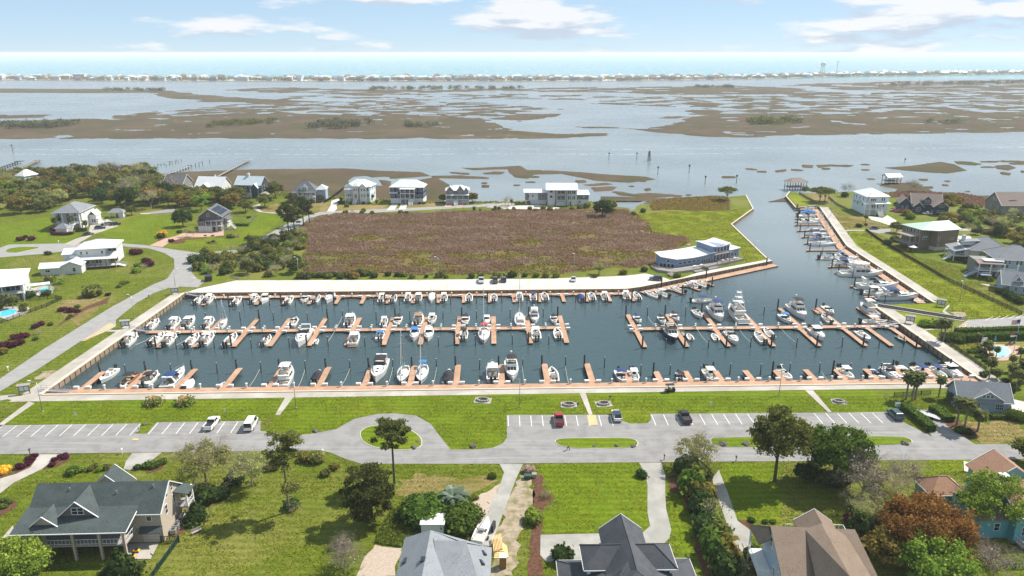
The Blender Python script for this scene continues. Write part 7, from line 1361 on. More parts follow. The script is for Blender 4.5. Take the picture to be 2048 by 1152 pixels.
# ---- foreground individuals
g = 'in the near gardens'
plant('tallpine', GP('o',789,967), 1.02, g); plant('broadpine', GP('o',744,1043), 1.0, g); plant('bigoak', GP('o',1549,963), 1.02, g); plant('bigdark', GP('o',1665,968), 1.0, g); plant('bigbare', GP('o',1722,1003), .86, g); plant('rust', GP('o',1846,1112), .98, g); plant('bright', GP('o',1862,1165), 1.0, g, 9.0/9); plant('lime', GP('o',1972,1068), 1.08, g); plant('bigbare', GP('o',1930,1040), .5, g)
plant('bigsparse', GP('o',1390,938), .82, g); plant('bigsparse', GP('o',412,965), 1.0, g); plant('bigsparse', GP('o',505,972), .8, g); plant('scrag', GP('o',579,1023), .88, g); plant('bright', GP('o',40,1168), .95, g); plant('cedar', GP('o',246,1165), 6.5, g); plant('cedar', GP('o',393,1040), 4.2, g); plant('bigbare', GP('o',1800,985), .6, g); plant('bigsparse', GP('o',1770,1010), .7, g); plant('bigsparse', GP('o',1740,1060), .75, g); plant('spring', GP('o',1790,1062), .95, g); plant('dark', GP('o',1720,1085), .75, g); plant('oakgold', GP('o',1770,1130), .95, g); plant('bigbare', GP('o',1985,1160), .5, g); plant('dark', GP('o',1610,962), .55, g); plant('oak', GP('o',2052,925), .8, g); plant('bigbare', GP('o',1700,975), .55, g); plant('pindo', GP('k6',510,440), .75, g)
plant('pindo', GP('o',906,1016), 1.15, g); plant('s_big', GP('o',850,1036), 4.6, g, 3.6); plant('s_big', GP('o',922,1052), 4.6, g, 3.2); plant('bigbare', GP('o',690,1135), .42, g); plant('s_grey', GP('o',690,1140), 3.4, g); plant('s_grey', GP('c2',340,960), 2.2, g)
for f, x, y, k, s in (('c2',655,822,'s_dark',1.6),('c2',740,760,'s_dark',1.5),('c2',1040,715,'s_green',2.0),('c2',1090,700,'s_olive',1.2),('c2',1430,830,'s_lime',3.4),('c2',1500,690,'s_grey',2.2),('c2',1405,540,'s_pink',2.2),('c2',10,750,'s_dark',2.6),('c2',1570,1045,'s_dark',1.8),('c3',655,570,'s_dark',2.0),('c3',195,1055,'s_dark',3.2),('c3',95,690,'s_grey',2.0),('c3',1300,1040,'s_dark',3),('c3',1330,1090,'s_dark',3),('c4',125,830,'s_dark',1.2),('c4',205,838,'s_green',1.0),('c4',250,838,'s_green',1.0),('c1',1220,720,'s_dark',4),('c1',1290,690,'s_dark',3.4),('c1',1170,690,'s_olive',3),('c1',1380,600,'s_dark',3.6),('c1',1430,520,'s_olive',3),('c1',1730,770,'s_grey',2.2),('c1',1860,480,'s_olive',3),('c1',1800,470,'s_gold',2.6),('c1',1600,520,'s_olive',2.6),('c2',170,490,'s_grey',2.4),('c2',260,520,'s_gold',2.0),('c2',210,560,'s_olive',1.8),('c2',1190,575,'s_green',1.6),('c4',850,1000,'s_maroon',2.6),('c4',770,1000,'s_maroon',2.4),('c4',700,840,'s_maroon',2.2),('c4',640,620,'s_dark',4),('c4',560,600,'s_olive',4),('c4',480,560,'s_dark',3.4),('c4',820,840,'s_gold',4),('c4',760,760,'s_olive',4),('c4',900,760,'s_olive',4),('c4',960,640,'s_grey',3),('c4',1050,620,'s_grey',3),('c4',1150,640,'s_grey',3),('c4',860,640,'s_lime',3),('c4',1300,720,'s_grey',3),('c4',1500,1080,'s_grey',3.4),('c4',1560,1120,'s_grey',3)):
    plant(k, GP(f,x,y), s*.62, g, s*.62*random.uniform(.8,1.1))
for f, x, y, k, s in (('k2',190,165,'s_maroon',2),('k2',262,135,'s_maroon',1.5),('k2',290,98,'s_maroon',1.5),('k2',318,64,'s_maroon',1.5),('k2',262,85,'s_maroon',1.4),('k2',478,148,'s_maroon',1.5),('k2',502,98,'s_maroon',1.4),('k2',552,68,'s_maroon',1.3),('k2',597,80,'s_maroon',1.5),('k2',602,55,'s_maroon',1.3),('k2',50,205,'s_yellow',2.6),('k2',5,220,'s_yellow',2.2),('k2',40,470,'s_green',1.3),('k2',85,492,'s_green',1.3),('k2',40,530,'s_green',1.3),('k2',670,215,'s_green',2.6),('k2',740,195,'s_lime',2.0),('k2',870,160,'s_olive',1.6),('k2',910,195,'s_lime',1.5),('k2',985,175,'s_olive',1.8),('k2',1260,170,'s_dark',1.6),('k2',1330,160,'s_green',2),('k2',1390,160,'s_green',2.4),('k2',1440,145,'s_green',2),('k2',1490,120,'s_green',1.9),('k2',830,190,'s_olive',1.5),('k2',580,1020,'s_green',1.0)):
    plant(k, GP(f,x,y), s*.55, 'round the tan house', s*.5)
# hedge row between the drives
for i, (x, y) in enumerate(((1372,948),(1392,962),(1380,985),(1402,1000),(1398,1025),(1420,1042),(1414,1068),(1436,1085),(1430,1110),(1452,1122),(1446,1145),(1470,1150))): plant(('s_dark','s_olive','s_green','s_gold','s_dark','s_grey')[i % 6], GP('o',x,y), 2.9*random.uniform(.85,1.15), 'in the overgrown hedge between drives', 2.9*random.uniform(1.0,1.5))
# left roadside
for f, x, y, k, s in (('b1',130,480,'s_maroon',2.6),('b1',200,470,'s_maroon',2.7),('b1',165,525,'s_maroon',2.8),('b1',110,545,'s_maroon',3),('b1',40,550,'s_maroon',3.2),('b1',295,392,'s_maroon',2.4),('b1',345,368,'s_maroon',2.2),('b1',512,256,'s_maroon',2.6),('b1',582,262,'s_maroon',2.9),('b1',638,264,'s_maroon',2),('b1',887,128,'s_maroon',1.9),('h2',1800,345,'s_maroon',3.2),('h2',1865,360,'s_maroon',4),('h2',1985,475,'s_maroon',3.6),('h2',2030,525,'s_maroon',3.4),('h1',280,1025,'s_maroon',3.4),('h1',430,1020,'s_maroon',3.6),('h1',345,990,'s_maroon',2.4),('h3',290,1045,'s_maroon',2.6),('b1',1005,40,'s_green',2.4),('b1',1040,25,'s_lime',2.2),('b1',975,60,'s_green',2),('b1',760,130,'s_olive',6.4),('h2',1850,610,'s_lime',3.6),('h2',1870,540,'s_green',3),('h2',1950,560,'s_grey',3.4),('b1',315,445,'s_grey',3),('b1',290,490,'s_green',1.6),('b1',415,370,'s_green',1.8),('b1',580,300,'s_green',1.5),('b1',560,320,'s_green',1.5),('b1',640,225,'s_lime',2),('b1',20,600,'s_gold',3),('h2',655,370,'s_dark',2.8),('h2',400,950,'s_dark',4),('h2',630,920,'s_dark',3.2),('h2',740,860,'s_grey',4),('h2',800,770,'s_lime',3.6),('h2',680,730,'s_olive',4),('h2',850,700,'s_grey',3.6),('h2',540,775,'s_maroon',2),('h2',290,960,'s_maroon',3.4),('h2',330,1080,'s_olive',2.4),('h2',320,1130,'s_olive',2.6),('h3',180,960,'s_yellow',4.6),('h3',150,985,'s_dark',3.4),('h3',400,920,'s_dark',2.4),('h3',860,1045,'s_dark',1.6),('h3',810,1060,'s_olive',1.5),('h3',1080,985,'s_olive',3),('h3',1120,990,'s_olive',2.6),('h3',1340,720,'s_dark',1.8),('h3',1440,1010,'s_dark',3),('h3',750,965,'s_gold',1.2),('h3',850,965,'s_gold',1.2),('h1',740,900,'s_maroon',4),('h1',1080,900,'s_dark',3),('h1',1140,895,'s_dark',2.6),('h1',1390,815,'s_dark',1.6),('m4',610,215,'s_maroon',3)):
    plant(k, GP(f,x,y), s*.56, 'along the left road and gardens', s*.5)
for i in range(7): plant('s_maroon', GP('h1',730+i*38,935+(6 if i in (0,6) else 14)), 1.5, 'in the bed below the column house', 1.2)
for f, x, y, k, s in (('h1',760,890,'palm',1.15),('h1',830,860,'palm',1.1),('h1',975,880,'palm',1.2),('h1',1170,890,'palm',1.15),('h2',40,1110,'palm',1.1),('h2',100,1080,'palm',1.1),('h2',180,1100,'palm',1.0),('h2',230,1040,'palm',.9),('h2',-30,1100,'palm',1.1),('h3',940,490,'palm',1.1),('h3',1750,650,'s_dark',1.5)): plant(k, GP(f,x,y), s, 'in the left gardens')
plant('bare', GP('h3',500,975), .52, 'before the shingled house'); plant('bare', GP('h3',590,970), .5, 'before the shingled house'); plant('bare', GP('h3',1050,960), .62, 'before the shingled house'); plant('dark', GP('h3',450,835), 1.12, 'beside the shingled house'); plant('oak', GP('h1',1790,680), .7, 'beside the gazebo')
for x, y in ((905,142),(1085,142)): plant('pampas', GP('c1',x,y), 2.2, 'on the promenade lawn')
# wood at the left
fill('o -180,372 0,362 140,352 300,352 320,372 345,392 325,415 270,425 215,408 150,402 120,420 60,430 0,428 -180,440', 190, 4.3, (('oak',4),('oakgold',4),('dark',1.6),('bare',1.8),('spring',1.2),('sparse',.8)), (1.0,1.6), 'in the left wood', (('h1',270,300,15),('h1',900,800,22),('o',20,408,10),('o',-80,420,12)))
fill('o 345,388 380,392 440,396 470,392 480,400 470,420 430,415 400,425 360,418', 20, 5.2, (('oak',3),('oakgold',3),('dark',1),('spring',.8)), (.8,1.15), 'before the gabled houses', (('h3',800,600,10),))
for f, x, y, k, s in (('h3',620,505,'oak',1.25),('h3',1180,500,'oak',1.3),('h3',1300,640,'oak',1.0),('h3',1100,590,'oakgold',1.25),('h3',700,620,'spring',1.3),('h3',1560,570,'oak',1.1),('h3',1700,440,'oak',1.35),('h3',380,570,'oakgold',1.15),('h3',250,560,'oak',1.2),('h3',1640,420,'bare',1.2),('h4',150,440,'oak',.8),('h4',300,420,'spring',.75),('h4',560,440,'oak',.6),('h4',230,560,'pine',.8),('h5',540,370,'oakgold',.9),('h5',500,385,'palm',1.2),('h5',210,370,'oak',.7),('h5',1840,430,'s_olive',4),('h5',1760,440,'s_olive',3),('h5',1680,450,'s_gold',2.6),('h5',950,400,'bare',.6),('h5',910,410,'bare',.5),('h5',985,405,'palm',.8),('n5',150,380,'dark',1.25),('n5',230,330,'oak',1.0),('n5',690,290,'bare',.6),('n5',640,330,'s_dark',3),('n5',530,360,'s_olive',2.4),('n5',1660,185,'umbrella',1.15),('n5',105,1085,'sparse',.62),('n5',400,1080,'s_gold',2.6),('n5',50,1120,'s_gold',2.2),('n5',660,1040,'s_dark',2),('h7',625,505,'umbrella',1.25),('h7',705,495,'umbrella',1.15),('h7',1040,420,'bare',.95),('h7',400,330,'s_olive',4),('h7',520,345,'s_dark',3.6),('h7',1010,420,'s_dark',4),('h7',1340,860,'palm',.9),('h7',1240,900,'s_dark',2.6),('h7',1350,875,'s_dark',1.6),('h7',1840,560,'s_dark',3),('h8',300,170,'bare',.9),('h8',370,190,'bare',.8),('h6',950,590,'s_dark',2.2),('h6',540,690,'s_green',2.6),('h6',60,600,'s_dark',2.4),('m5',1900,640,'sparse',.55)):
    plant(k, GP(f,x,y), s if not k.startswith('s_') else s*.6, 'on the far shore' if f in ('h4','h5','h3') else 'by the channel and clubhouse')
for f, x, y in (('h4',835,440),('h4',1320,470),('h4',910,505),('h4',1270,440),('h4',1140,570),('h5',560,470),('h5',800,460)): plant('palm' if y < 480 and x != 910 else 's_olive', GP(f,x,y), .8 if y < 480 else 1.6, 'on the far shore')
for x in range(0, 12): plant(random.choice(('s_green','s_dark','s_maroon')), GP('h4', random.choice((random.uniform(800,890),random.uniform(1130,1260),random.uniform(1820,1980),random.uniform(950,1040))), random.uniform(452,470)), random.uniform(.8,1.3), 'in the beds of the far houses')
# scrub at the marsh edge
fill('n4 30,930 60,830 160,740 300,730 480,720 660,690 760,600 900,560 1000,600 1150,540 1300,470 1480,440 1560,560 1500,700 1560,860 1500,1000 1300,1050 1000,1040 900,1000 700,1010 620,980 500,1020 330,1030 200,990 60,990', 86, 2.6, (('s_olive',3),('s_gold',1.6),('s_dark',2.2),('s_grey',2.0),('s_lime',.8),('oak',1.2),('bare',.9)), (1.0,1.0), 'in the scrub by the marsh')
for (gk, k), L_ in list(TREES.items()):
    if gk == 'in the scrub by the marsh':
        for o in L_:
            s = random.uniform(1.8,3.2) if k.startswith('s_') else random.uniform(.5,.75); o.scale = (s,s,s*random.uniform(.75,1.15))
for f, x, y, k, s in (('n4',1340,480,'pine',1.35),('n4',1420,470,'pine',1.2),('n4',1540,350,'pine',1.3),('n4',1620,330,'pine',1.1),('n4',840,690,'dark',.55),('n4',130,920,'dark',.62),('n4',300,880,'s_dark',3),('n4',220,950,'s_lime',2.4)): plant(k, GP(f,x,y), s, 'in the scrub by the marsh')
fill('m5 140,655 500,645 620,640 620,660 140,668', 16, 1.8, (('s_olive',2),('s_dark',1.5),('s_gold',1)), (1.2,2.2), 'along the back of the quay'); fill('m5 640,648 1000,650 1400,650 1680,652 1680,660 640,662', 16, 2.5, (('s_olive',2),('s_lime',1),('s_dark',.5)), (.9,1.9), 'along the back of the quay')
fill('m5 330,272 700,278 1000,266 1350,257 1700,252 2000,258 2000,275 1700,268 1000,285 400,292', 26, 3, (('s_olive',2),('s_grey',1.5),('s_gold',1)), (.8,1.7), 'along the far edge of the inner marsh')
# right bank gardens
fill('h8 960,440 1080,430 1300,440 1500,500 1930,560 1930,690 1600,680 1400,680 1180,690 1000,690 820,600 700,560 850,520 960,500', 54, 3.6, (('s_olive',2),('s_lime',2),('s_gold',1.2),('s_dark',1),('s_grey',.8),('oak',.7),('bare',.7),('spring',.4)), (1.0,1.0), 'in the right bank gardens', (('h8',800,480,9),))
fill('h8 1660,700 1930,760 1930,1000 1800,940 1700,860 1400,760', 20, 4, (('s_gold',2),('s_olive',2),('oakgold',.8),('s_dark',.6)), (1.0,1.0), 'in the right bank gardens'); fill('h8 1190,740 1440,720 1640,760 1640,840 1450,790 1200,790', 10, 3, (('s_gold',1),('s_dark',1),('dark',.6)), (1,1), 'in the right bank gardens')
fill('h8 780,260 900,270 1060,280 1040,370 900,380 800,330', 10, 4, (('s_gold',2),('oakgold',1)), (1,1), 'in the right bank gardens')
for (gk, k), L_ in list(TREES.items()):
    if gk == 'in the right bank gardens':
        for o in L_: s = random.uniform(1.5,2.9) if k.startswith('s_') else random.uniform(.5,.8); o.scale = (s,s,s*random.uniform(.75,1.1))
for f, x, y, k, s in (('h8',250,510,'s_gold',5),('h8',290,560,'s_lime',5),('h8',90,760,'oak',7),('h8',60,880,'s_olive',4),('h8',150,900,'s_dark',3),('h8',-40,930,'s_dark',3.4),('h8',1620,750,'bare',9),('h8',1150,790,'bare',6),('k1',480,480,'s_dark',3.4),('k1',540,500,'s_dark',3.2),('k1',600,520,'s_dark',3),('k1',440,470,'s_dark',2.6),('k1',1060,940,'s_dark',3.4),('k1',1130,980,'s_dark',3.4),('k1',1200,1020,'s_dark',3.4),('k1',1280,1060,'s_dark',3.4),('k1',1010,920,'s_dark',2.6),('k1',870,760,'s_olive',2.4),('k1',1130,690,'s_olive',3),('h8',760,980,'s_olive',3),('h8',860,985,'s_olive',3),('h8',680,990,'s_dark',2.6),('h8',500,960,'s_gold',2)):
    plant(k, GP(f,x,y), s*.58 if k.startswith('s_') else s*.11, 'round the right bank houses')
# marina office planting
for x, y, s in ((145,822,1.3),(200,838,1.2),(228,826,1.3),(447,800,1.0),(612,1062,1.25),(682,1100,1.35),(805,1120,1.2),(455,285,1.2),(490,295,1.3),(560,150,.5),(545,860,.9)): plant('palm', GP('k7',x,y), s, 'round the marina office')
fill('k7 810,600 960,580 1000,640 1080,640 1235,560 1235,740 1110,760 1050,680 900,640', 16, 1.8, (('palm',3),('s_dark',1),('s_olive',.6)), (.8,1.15), 'in the palm grove by the pool'); fill('k7 720,380 800,340 860,370 1010,470 1030,510 900,490 780,440', 16, 1.2, (('s_dark',1),('s_green',1.5),('s_olive',1),('s_maroon',.5),('palm',.5)), (.6,1.0), 'in the pool garden bed')
for x, y in ((1110,560),(1190,490),(800,350),(870,400),(910,430)): plant('palm', GP('k7',x,y), .8, 'in the pool garden bed')
for f, x, y, k, s in (('k7',1150,1005,'s_big',3.6),('k7',530,275,'s_big',3.6),('k7',610,285,'s_big',4),('k7',640,1120,'s_dark',2),('k7',720,1140,'s_dark',1.8),('k7',340,150,'s_lime',3.4),('k7',300,150,'s_lime',2.4),('k7',410,155,'s_olive',3)): plant(k, GP(f,x,y), s*.7, 'round the marina office', s*.55)
def hedge(line, w, h_, label, m='l_hedge', dens=55):
    line = [Vector((p.x,p.y,0)) for p in line]; t = thing('hedge', label, 'hedge', line[0]); o = line[0]; Cn = []; Nr = []; core = MB()
    for a, b in zip(line, line[1:]):
        a_, b_ = a-o, b-o; d = (b_-a_); L_ = d.length; d.normalize(); n = Vector((-d.y,d.x,0)); k = int(dens*L_*(w+2*h_)/3)
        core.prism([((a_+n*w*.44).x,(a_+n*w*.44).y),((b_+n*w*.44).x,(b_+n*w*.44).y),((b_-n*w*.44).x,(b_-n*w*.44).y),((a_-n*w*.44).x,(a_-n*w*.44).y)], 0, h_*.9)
        for _ in range(k):
            s = random.random(); per = random.uniform(0, w+2*h_); q = a_+d*(L_*s)
            if per < h_: c, nn = q+n*w/2+Vector((0,0,per)), n
            elif per < h_+w: c, nn = q+n*(w/2-(per-h_))+Vector((0,0,h_+.06*math.sin(s*40))), Vector((0,0,1))
            else: c, nn = q-n*w/2+Vector((0,0,per-h_-w)), -n
            Cn.append(tuple(c+Vector((random.gauss(0,.05),random.gauss(0,.05),random.gauss(0,.05))))); Nr.append(tuple(nn+Vector((random.gauss(0,.5),random.gauss(0,.5),random.gauss(0,.5)))))
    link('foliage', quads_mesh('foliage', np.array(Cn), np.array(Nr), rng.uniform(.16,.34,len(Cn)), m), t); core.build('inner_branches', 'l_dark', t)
hedge(pts('k7 125,910 250,1010 385,1125'), 2.0, 1.7, 'long clipped green hedge beside the last parking bay'); hedge(pts('k7 385,920 460,960 545,1035'), 2.6, 1.5, 'short thick clipped hedge between driveway and office'); hedge(pts('k7 690,290 900,275 1235,268'), 2.2, 2.2, 'long tall hedge behind the round pool'); hedge(pts('k7 600,215 900,208 1235,196'), 1.8, 1.6, 'long low hedge along the boat ramp lot'); hedge(pts('k7 925,1005 1080,1000'), 1.2, 1.1, 'small square hedge under the office windows'); hedge(pts('h3 1145,825 1335,830'), 1.4, 1.5, 'short hedge on the lawn beside the shingled house', 'l_lime' if False else 'l_spring')
# ground cover beside the grey roofed house, reeds on the inner marsh, all uncountable
def scatter(name, label, cat, s, n, size, m, zz=(.1,.4), mask=None, aspect=1.0, up=False, clusters=0):
    poly = pts(s); q = np.array([(p.x,p.y) for p in poly]); lo, hi = q.min(0), q.max(0); X = rng.uniform(lo[0],hi[0],n*3); Y = rng.uniform(lo[1],hi[1],n*3); k = inside(X,Y,poly)
    if mask is not None: k &= mask(X,Y)
    X, Y = X[k][:n], Y[k][:n]; c = np.stack([X,Y,rng.uniform(*zz,len(X))],1)
    d = rng.normal(size=(len(X),3)); d[:,2] = np.abs(d[:,2])*(.45 if up else 1.5)
    o = link(name, quads_mesh(name, c, d, size*rng.uniform(.6,1.4,len(X)), m, aspect, up)); tag(o, label, cat); o['kind'] = 'stuff'; return o
scatter('ground_cover', 'dense green ground cover beside the grey roofed house', 'ground cover', 'c2 600,760 720,720 870,720 1000,800 1080,830 960,880 780,880 650,985 500,960 520,900', 12000, .32, 'l_cover', (.05,.35))
rm = lambda X, Y: (fbm(X/26+5.2, Y/15+1.3, 4)+.34*(Y-320)/45 > -.30) & (np.abs(fbm(X/34+2.1, Y/24+8.3, 4)) > .035)
RMP = pts(MARSH_IN); rm0 = rm; rm = lambda X, Y: rm0(X,Y) & (sdist(X,Y,RMP) > 2.5+6*fbm(X/11, Y/11, 4)+rng.normal(size=len(X))*.8)
rt = lambda X, Y: fbm(X/17+9, Y/10, 4)+rng.normal(size=len(X))*.22 > .12
scatter('marsh_reeds', 'tall reddish brown reeds covering the inner marsh', 'reeds', MARSH_IN, 85000, .5, 'l_reed', (.08,.4), lambda X, Y: rm(X,Y) & ~rt(X,Y), 1.3, True)
scatter('marsh_reeds', 'paler tan reeds in patches on the inner marsh', 'reeds', MARSH_IN, 45000, .5, 'l_reedtan', (.08,.5), lambda X, Y: rm(X,Y) & rt(X,Y), 1.3, True)
scatter('marsh_grass', 'low olive grass on the inner marsh', 'grass', MARSH_IN, 30000, .45, 'l_oakgold', (.05,.22), lambda X, Y: ~rm(X,Y) & (fbm(X/9, Y/9, 3) > -.25), 1.0, True)
scatter('marsh_grass', 'olive marsh grass on the peninsula behind the lawn', 'grass', 'n5 760,190 1000,160 1500,130 1640,140 1690,170 1698,305 1300,318 1000,300 760,315 720,260', 9000, .45, 'l_oakgold', (.05,.22), None, 1.0, True)
scatter('marsh_grass', 'brown marsh grass along the right shore', 'grass', 'h8 0,190 330,170 760,195 1050,205 1330,260 1400,290 1330,400 1080,370 900,300 500,260 0,250', 9000, .9, 'l_reed', (-.3,.7), None, 1.0, True)
scatter('marsh_grass', 'brown marsh grass along the far shore behind the houses', 'grass', 'o 330,374 430,379 560,384 660,394 760,399 860,404 1000,404 1180,404 1215,412 1180,408 860,407 660,398 430,385 330,382', 7000, .8, 'l_oak', (-.2,.6), None, 1.0, True)
def lawn_tufts(polys, n, size, label, dens=-.25):
    PL = [pts(p) for p in polys]; A = np.array([(v.x,v.y) for p in PL for v in p]); lo, hi = A.min(0), A.max(0); X = rng.uniform(lo[0],hi[0],n*4); Y = rng.uniform(lo[1],hi[1],n*4); k = np.zeros(len(X), bool)
    for p in PL: k |= inside(X,Y,p)
    for p in PAVE:
        a = np.array([(v.x,v.y) for v in p]); bb = k & (X > a[:,0].min()-.2) & (X < a[:,0].max()+.2) & (Y > a[:,1].min()-.2) & (Y < a[:,1].max()+.2); i = np.nonzero(bb)[0]
        if len(i): k[i[inside(X[i],Y[i],p)]] = False
    X, Y = X[k], Y[k]; k = fbm(X/7.3, Y/7.3, 3)+rng.normal(size=len(X))*.35 > dens
    X, Y = X[k][:n], Y[k][:n]; c = np.stack([X,Y,np.full(len(X),size*.22)],1); d = rng.normal(size=(len(X),3)); d[:,2] = np.abs(d[:,2])*1.2+.9
    o = link('lawn_grass', quads_mesh('lawn_grass', c, d, size*rng.uniform(.5,1.5,len(X)), 'l_lawn', .7)); tag(o, label, 'grass'); o['kind'] = 'stuff'
lawn_tufts(['o -260,793 2300,793 2300,1230 -260,1230'], 150000, .24, 'short tufts of grass all over the near lawns')
lawn_tufts(['o -120,800 60,790 375,588 350,560 340,545 380,520 480,520 560,465 640,432 640,395 330,372 0,420 -150,420 -150,700'], 90000, .28, 'short tufts of grass over the left lawns and verges')
lawn_tufts(['m6 1128,342 1240,335 1420,400 1500,470 2048,600 2200,700 2200,770 2030,790 1700,800 1640,690 1590,680 1270,480', 'h7 720,570 1100,760 1740,880 1740,925 1380,900 950,935', 'k7 250,195 430,180 900,150 900,640 800,610 520,400', 'm6 75,250 200,238 440,235 620,226 640,230 545,300 690,450 720,480 620,500 590,430 300,374 160,350'], 80000, .28, 'short tufts of grass over the right bank lawns')
# wooded hummocks far out on the marsh
def thicket(s, n, hgt, label, m='l_haze'):
    poly = pts(s, Z_WATER+.4); q = np.array([(p.x,p.y) for p in poly]); lo, hi = q.min(0), q.max(0); cl = []
    while len(cl) < n:
        x, y = rng.uniform(lo[0],hi[0]), rng.uniform(lo[1],hi[1])
        if inside(np.array([x]),np.array([y]),poly)[0]: r = hgt*random.uniform(.45,.8); cl.append((x,y,Z_WATER+.4+hgt*random.uniform(.3,.62),r,r,hgt*random.uniform(.3,.5)))
    o = link('marsh_thicket', crown_mesh('marsh_thicket', cl, n*85, hgt*.17, m)); tag(o, label, 'thicket'); o['kind'] = 'stuff'
thicket('o -60,258 0,258 60,258 120,255 165,251 150,247 60,250 0,252 -60,252', 60, 7, 'dark thicket on the marsh island at far left'); thicket('o 405,256 470,253 555,248 560,244 500,244 430,249', 40, 6, 'pale green thicket on the marsh island, second from left', 'l_oak'); thicket('o 620,257 680,258 745,252 740,246 660,248', 36, 8, 'dark thicket on the marsh island, third from left'); thicket('o 803,254 850,256 888,253 870,249 815,250', 22, 6, 'small thicket near the right end of the left marsh island'); thicket('o 1480,249 1550,249 1612,246 1590,242 1500,243', 34, 8, 'thicket on the right marsh island', 'l_oak'); thicket('o 1850,247 1930,248 1920,244 1850,243', 16, 5, 'low thicket at the right end of the right marsh island')
thicket('o 730,181 900,179.5 1050,179 1040,178 880,178 740,179', 60, 9, 'far line of trees on the marsh behind the creeks'); thicket('o 210,182 330,182.5 330,181.5 210,181', 24, 8, 'far line of trees on the left marsh strip'); thicket('o 1380,176 1470,177 1465,175 1390,174.5', 22, 8, 'far trees on the marsh right of centre'); thicket('o 1750,173 1900,170.5 2048,168 2300,165 2300,162 2048,165.5 1900,168 1760,171.5', 90, 10, 'far wood on the marsh at the right edge')
# labels: where in its group each plant stands
for (gk, k), L_ in TREES.items():
    for o in L_: o['category'] = CATS.get(k, 'shrub' if k.startswith('s_') else 'tree')
    if len(L_) == 1: L_[0]['label'] = f'{DESC[k]} {gk}'; L_[0]['group'] = 'plants '+gk
    else: number(L_, DESC[k]+', {} from left '+gk, 'plants '+gk)
# ============================================================ CARS
def car_proto(kind, m):
    r = thing({'pickup':'pickup_truck','suv':'parked_suv','car':'parked_car','van':'parked_van'}[kind], '', {'pickup':'pickup','suv':'SUV','car':'car','van':'van'}[kind]); L, W = dict(pickup=(5.8,2.0), suv=(4.9,1.95), car=(4.6,1.85), van=(5.6,2.05))[kind]
    z0 = .42; b = MB(); hz = {'pickup':1.12,'suv':1.05,'car':.88,'van':1.1}[kind]
    prof = [(-L/2,z0+.1,.94),(-L/2+.12,z0,1),(L/2-.3,z0,1),(L/2,z0+.18,.92)]
    def ring(y, z, k): return [(-W/2*k,y,z),(W/2*k,y,z)]
    st = [(-L/2,.94),(-L/2+.25,1),(-L*.18,1),(L*.2,1),(L/2-.5,.98),(L/2,.86)]
    b.loft([[(-W/2*k,y,z0),(W/2*k,y,z0),(W/2*k,y,hz*(.97 if y > L*.25 else 1)-(.12 if y > L*.45 else 0)),(-W/2*k,y,hz*(.97 if y > L*.25 else 1)-(.12 if y > L*.45 else 0))] for y, k in st]); body = b.build('body', m, r)
    y0, y1, zt = dict(pickup=(-.5,1.5,1.85), suv=(-L/2+.2,1.25,1.75), car=(-1.5,1.1,1.45), van=(-L/2+.08,1.9,2.15))[kind]; s0, s1 = dict(pickup=(.15,.75), suv=(.45,.8), car=(.75,.85), van=(.15,.7))[kind]
    w = W*.94; MB().loft([[(-w/2,y0,hz-.02),(w/2,y0,hz-.02),(w/2,y1,hz-.02),(-w/2,y1,hz-.02)], [(-w*.43,y0+s0,zt),(w*.43,y0+s0,zt),(w*.43,y1-s1,zt),(-w*.43,y1-s1,zt)]]).build('cabin_glass', 'tinted', r)
    MB().loft([[(-w*.435,y0+s0-.06,zt),(w*.435,y0+s0-.06,zt),(w*.435,y1-s1+.06,zt),(-w*.435,y1-s1+.06,zt)], [(-w*.40,y0+s0+.1,zt+.07),(w*.40,y0+s0+.1,zt+.07),(w*.40,y1-s1-.1,zt+.07),(-w*.40,y1-s1-.1,zt+.07)]]).build('roof', m, r)
    pl = MB()
    for s in (-1, 1):
        for t in ((0,.45,1) if kind != 'pickup' else (0,.5,1)):
            ya = y0+(y1-y0)*t; yb = (y0+s0)+(y1-s1-y0-s0)*t; pl.tube((s*w/2,ya,hz), (s*w*.435,yb,zt), .06, .05, 4)
    if kind == 'van':
        for s in (-1, 1): pl.add([(s*(w/2+.01),y0,hz),(s*(w/2+.01),y0+(y1-y0)*.62,hz),(s*(w*.435+.02),y0+s0+(y1-s1-y0-s0)*.62,zt),(s*(w*.435+.02),y0+s0,zt)], [(0,1,2,3),(3,2,1,0)])
    pl.build('pillar', m, r)
    if kind == 'pickup':
        MB().box(-W*.43,W*.43,-L/2+.1,-.55,hz-.004,hz+.012).build('bed_floor', 'darkmetal', r); k = MB()
        for s in (-1, 1): k.box(*sorted((s*W*.44,s*W*.5)),-L/2+.02,-.5,hz+.0,hz+.16)
        k.box(-W*.44,W*.44,-L/2+.02,-L/2+.1,hz,hz+.16); k.build('bed_side', m, r)
    for sx in (-1, 1):
        for y in (-L*.3, L*.31):
            o = MB().tube((sx*W*.38,y,.36), (sx*(W/2+.01),y,.36), .36, .36, 14).build('wheel', 'tyre', r); MB().tube((sx*(W/2+.011),y,.36), (sx*(W/2+.02),y,.36), .2, .2, 10).build('rim', 'alu', o)
        MB().box(*sorted((sx*W*.28,sx*W*.44)), L/2-.1, L/2-.03, hz-.38, hz-.2).build('headlight', 'plastic_white', r); MB().box(*sorted((sx*W*.34,sx*W*.47)), -L/2-.02, -L/2+.05, hz-.3, hz-.08).build('tail_light', 'lamp_red', r)
    return r
def car(kind, col, f, x, y, rz, label): o = car_proto(kind, 'car_'+col); p = G((f,x,y)); o.location = (p.x,p.y,.08); o.rotation_euler = (0,0,math.radians(rz)); o['label'] = label; return o
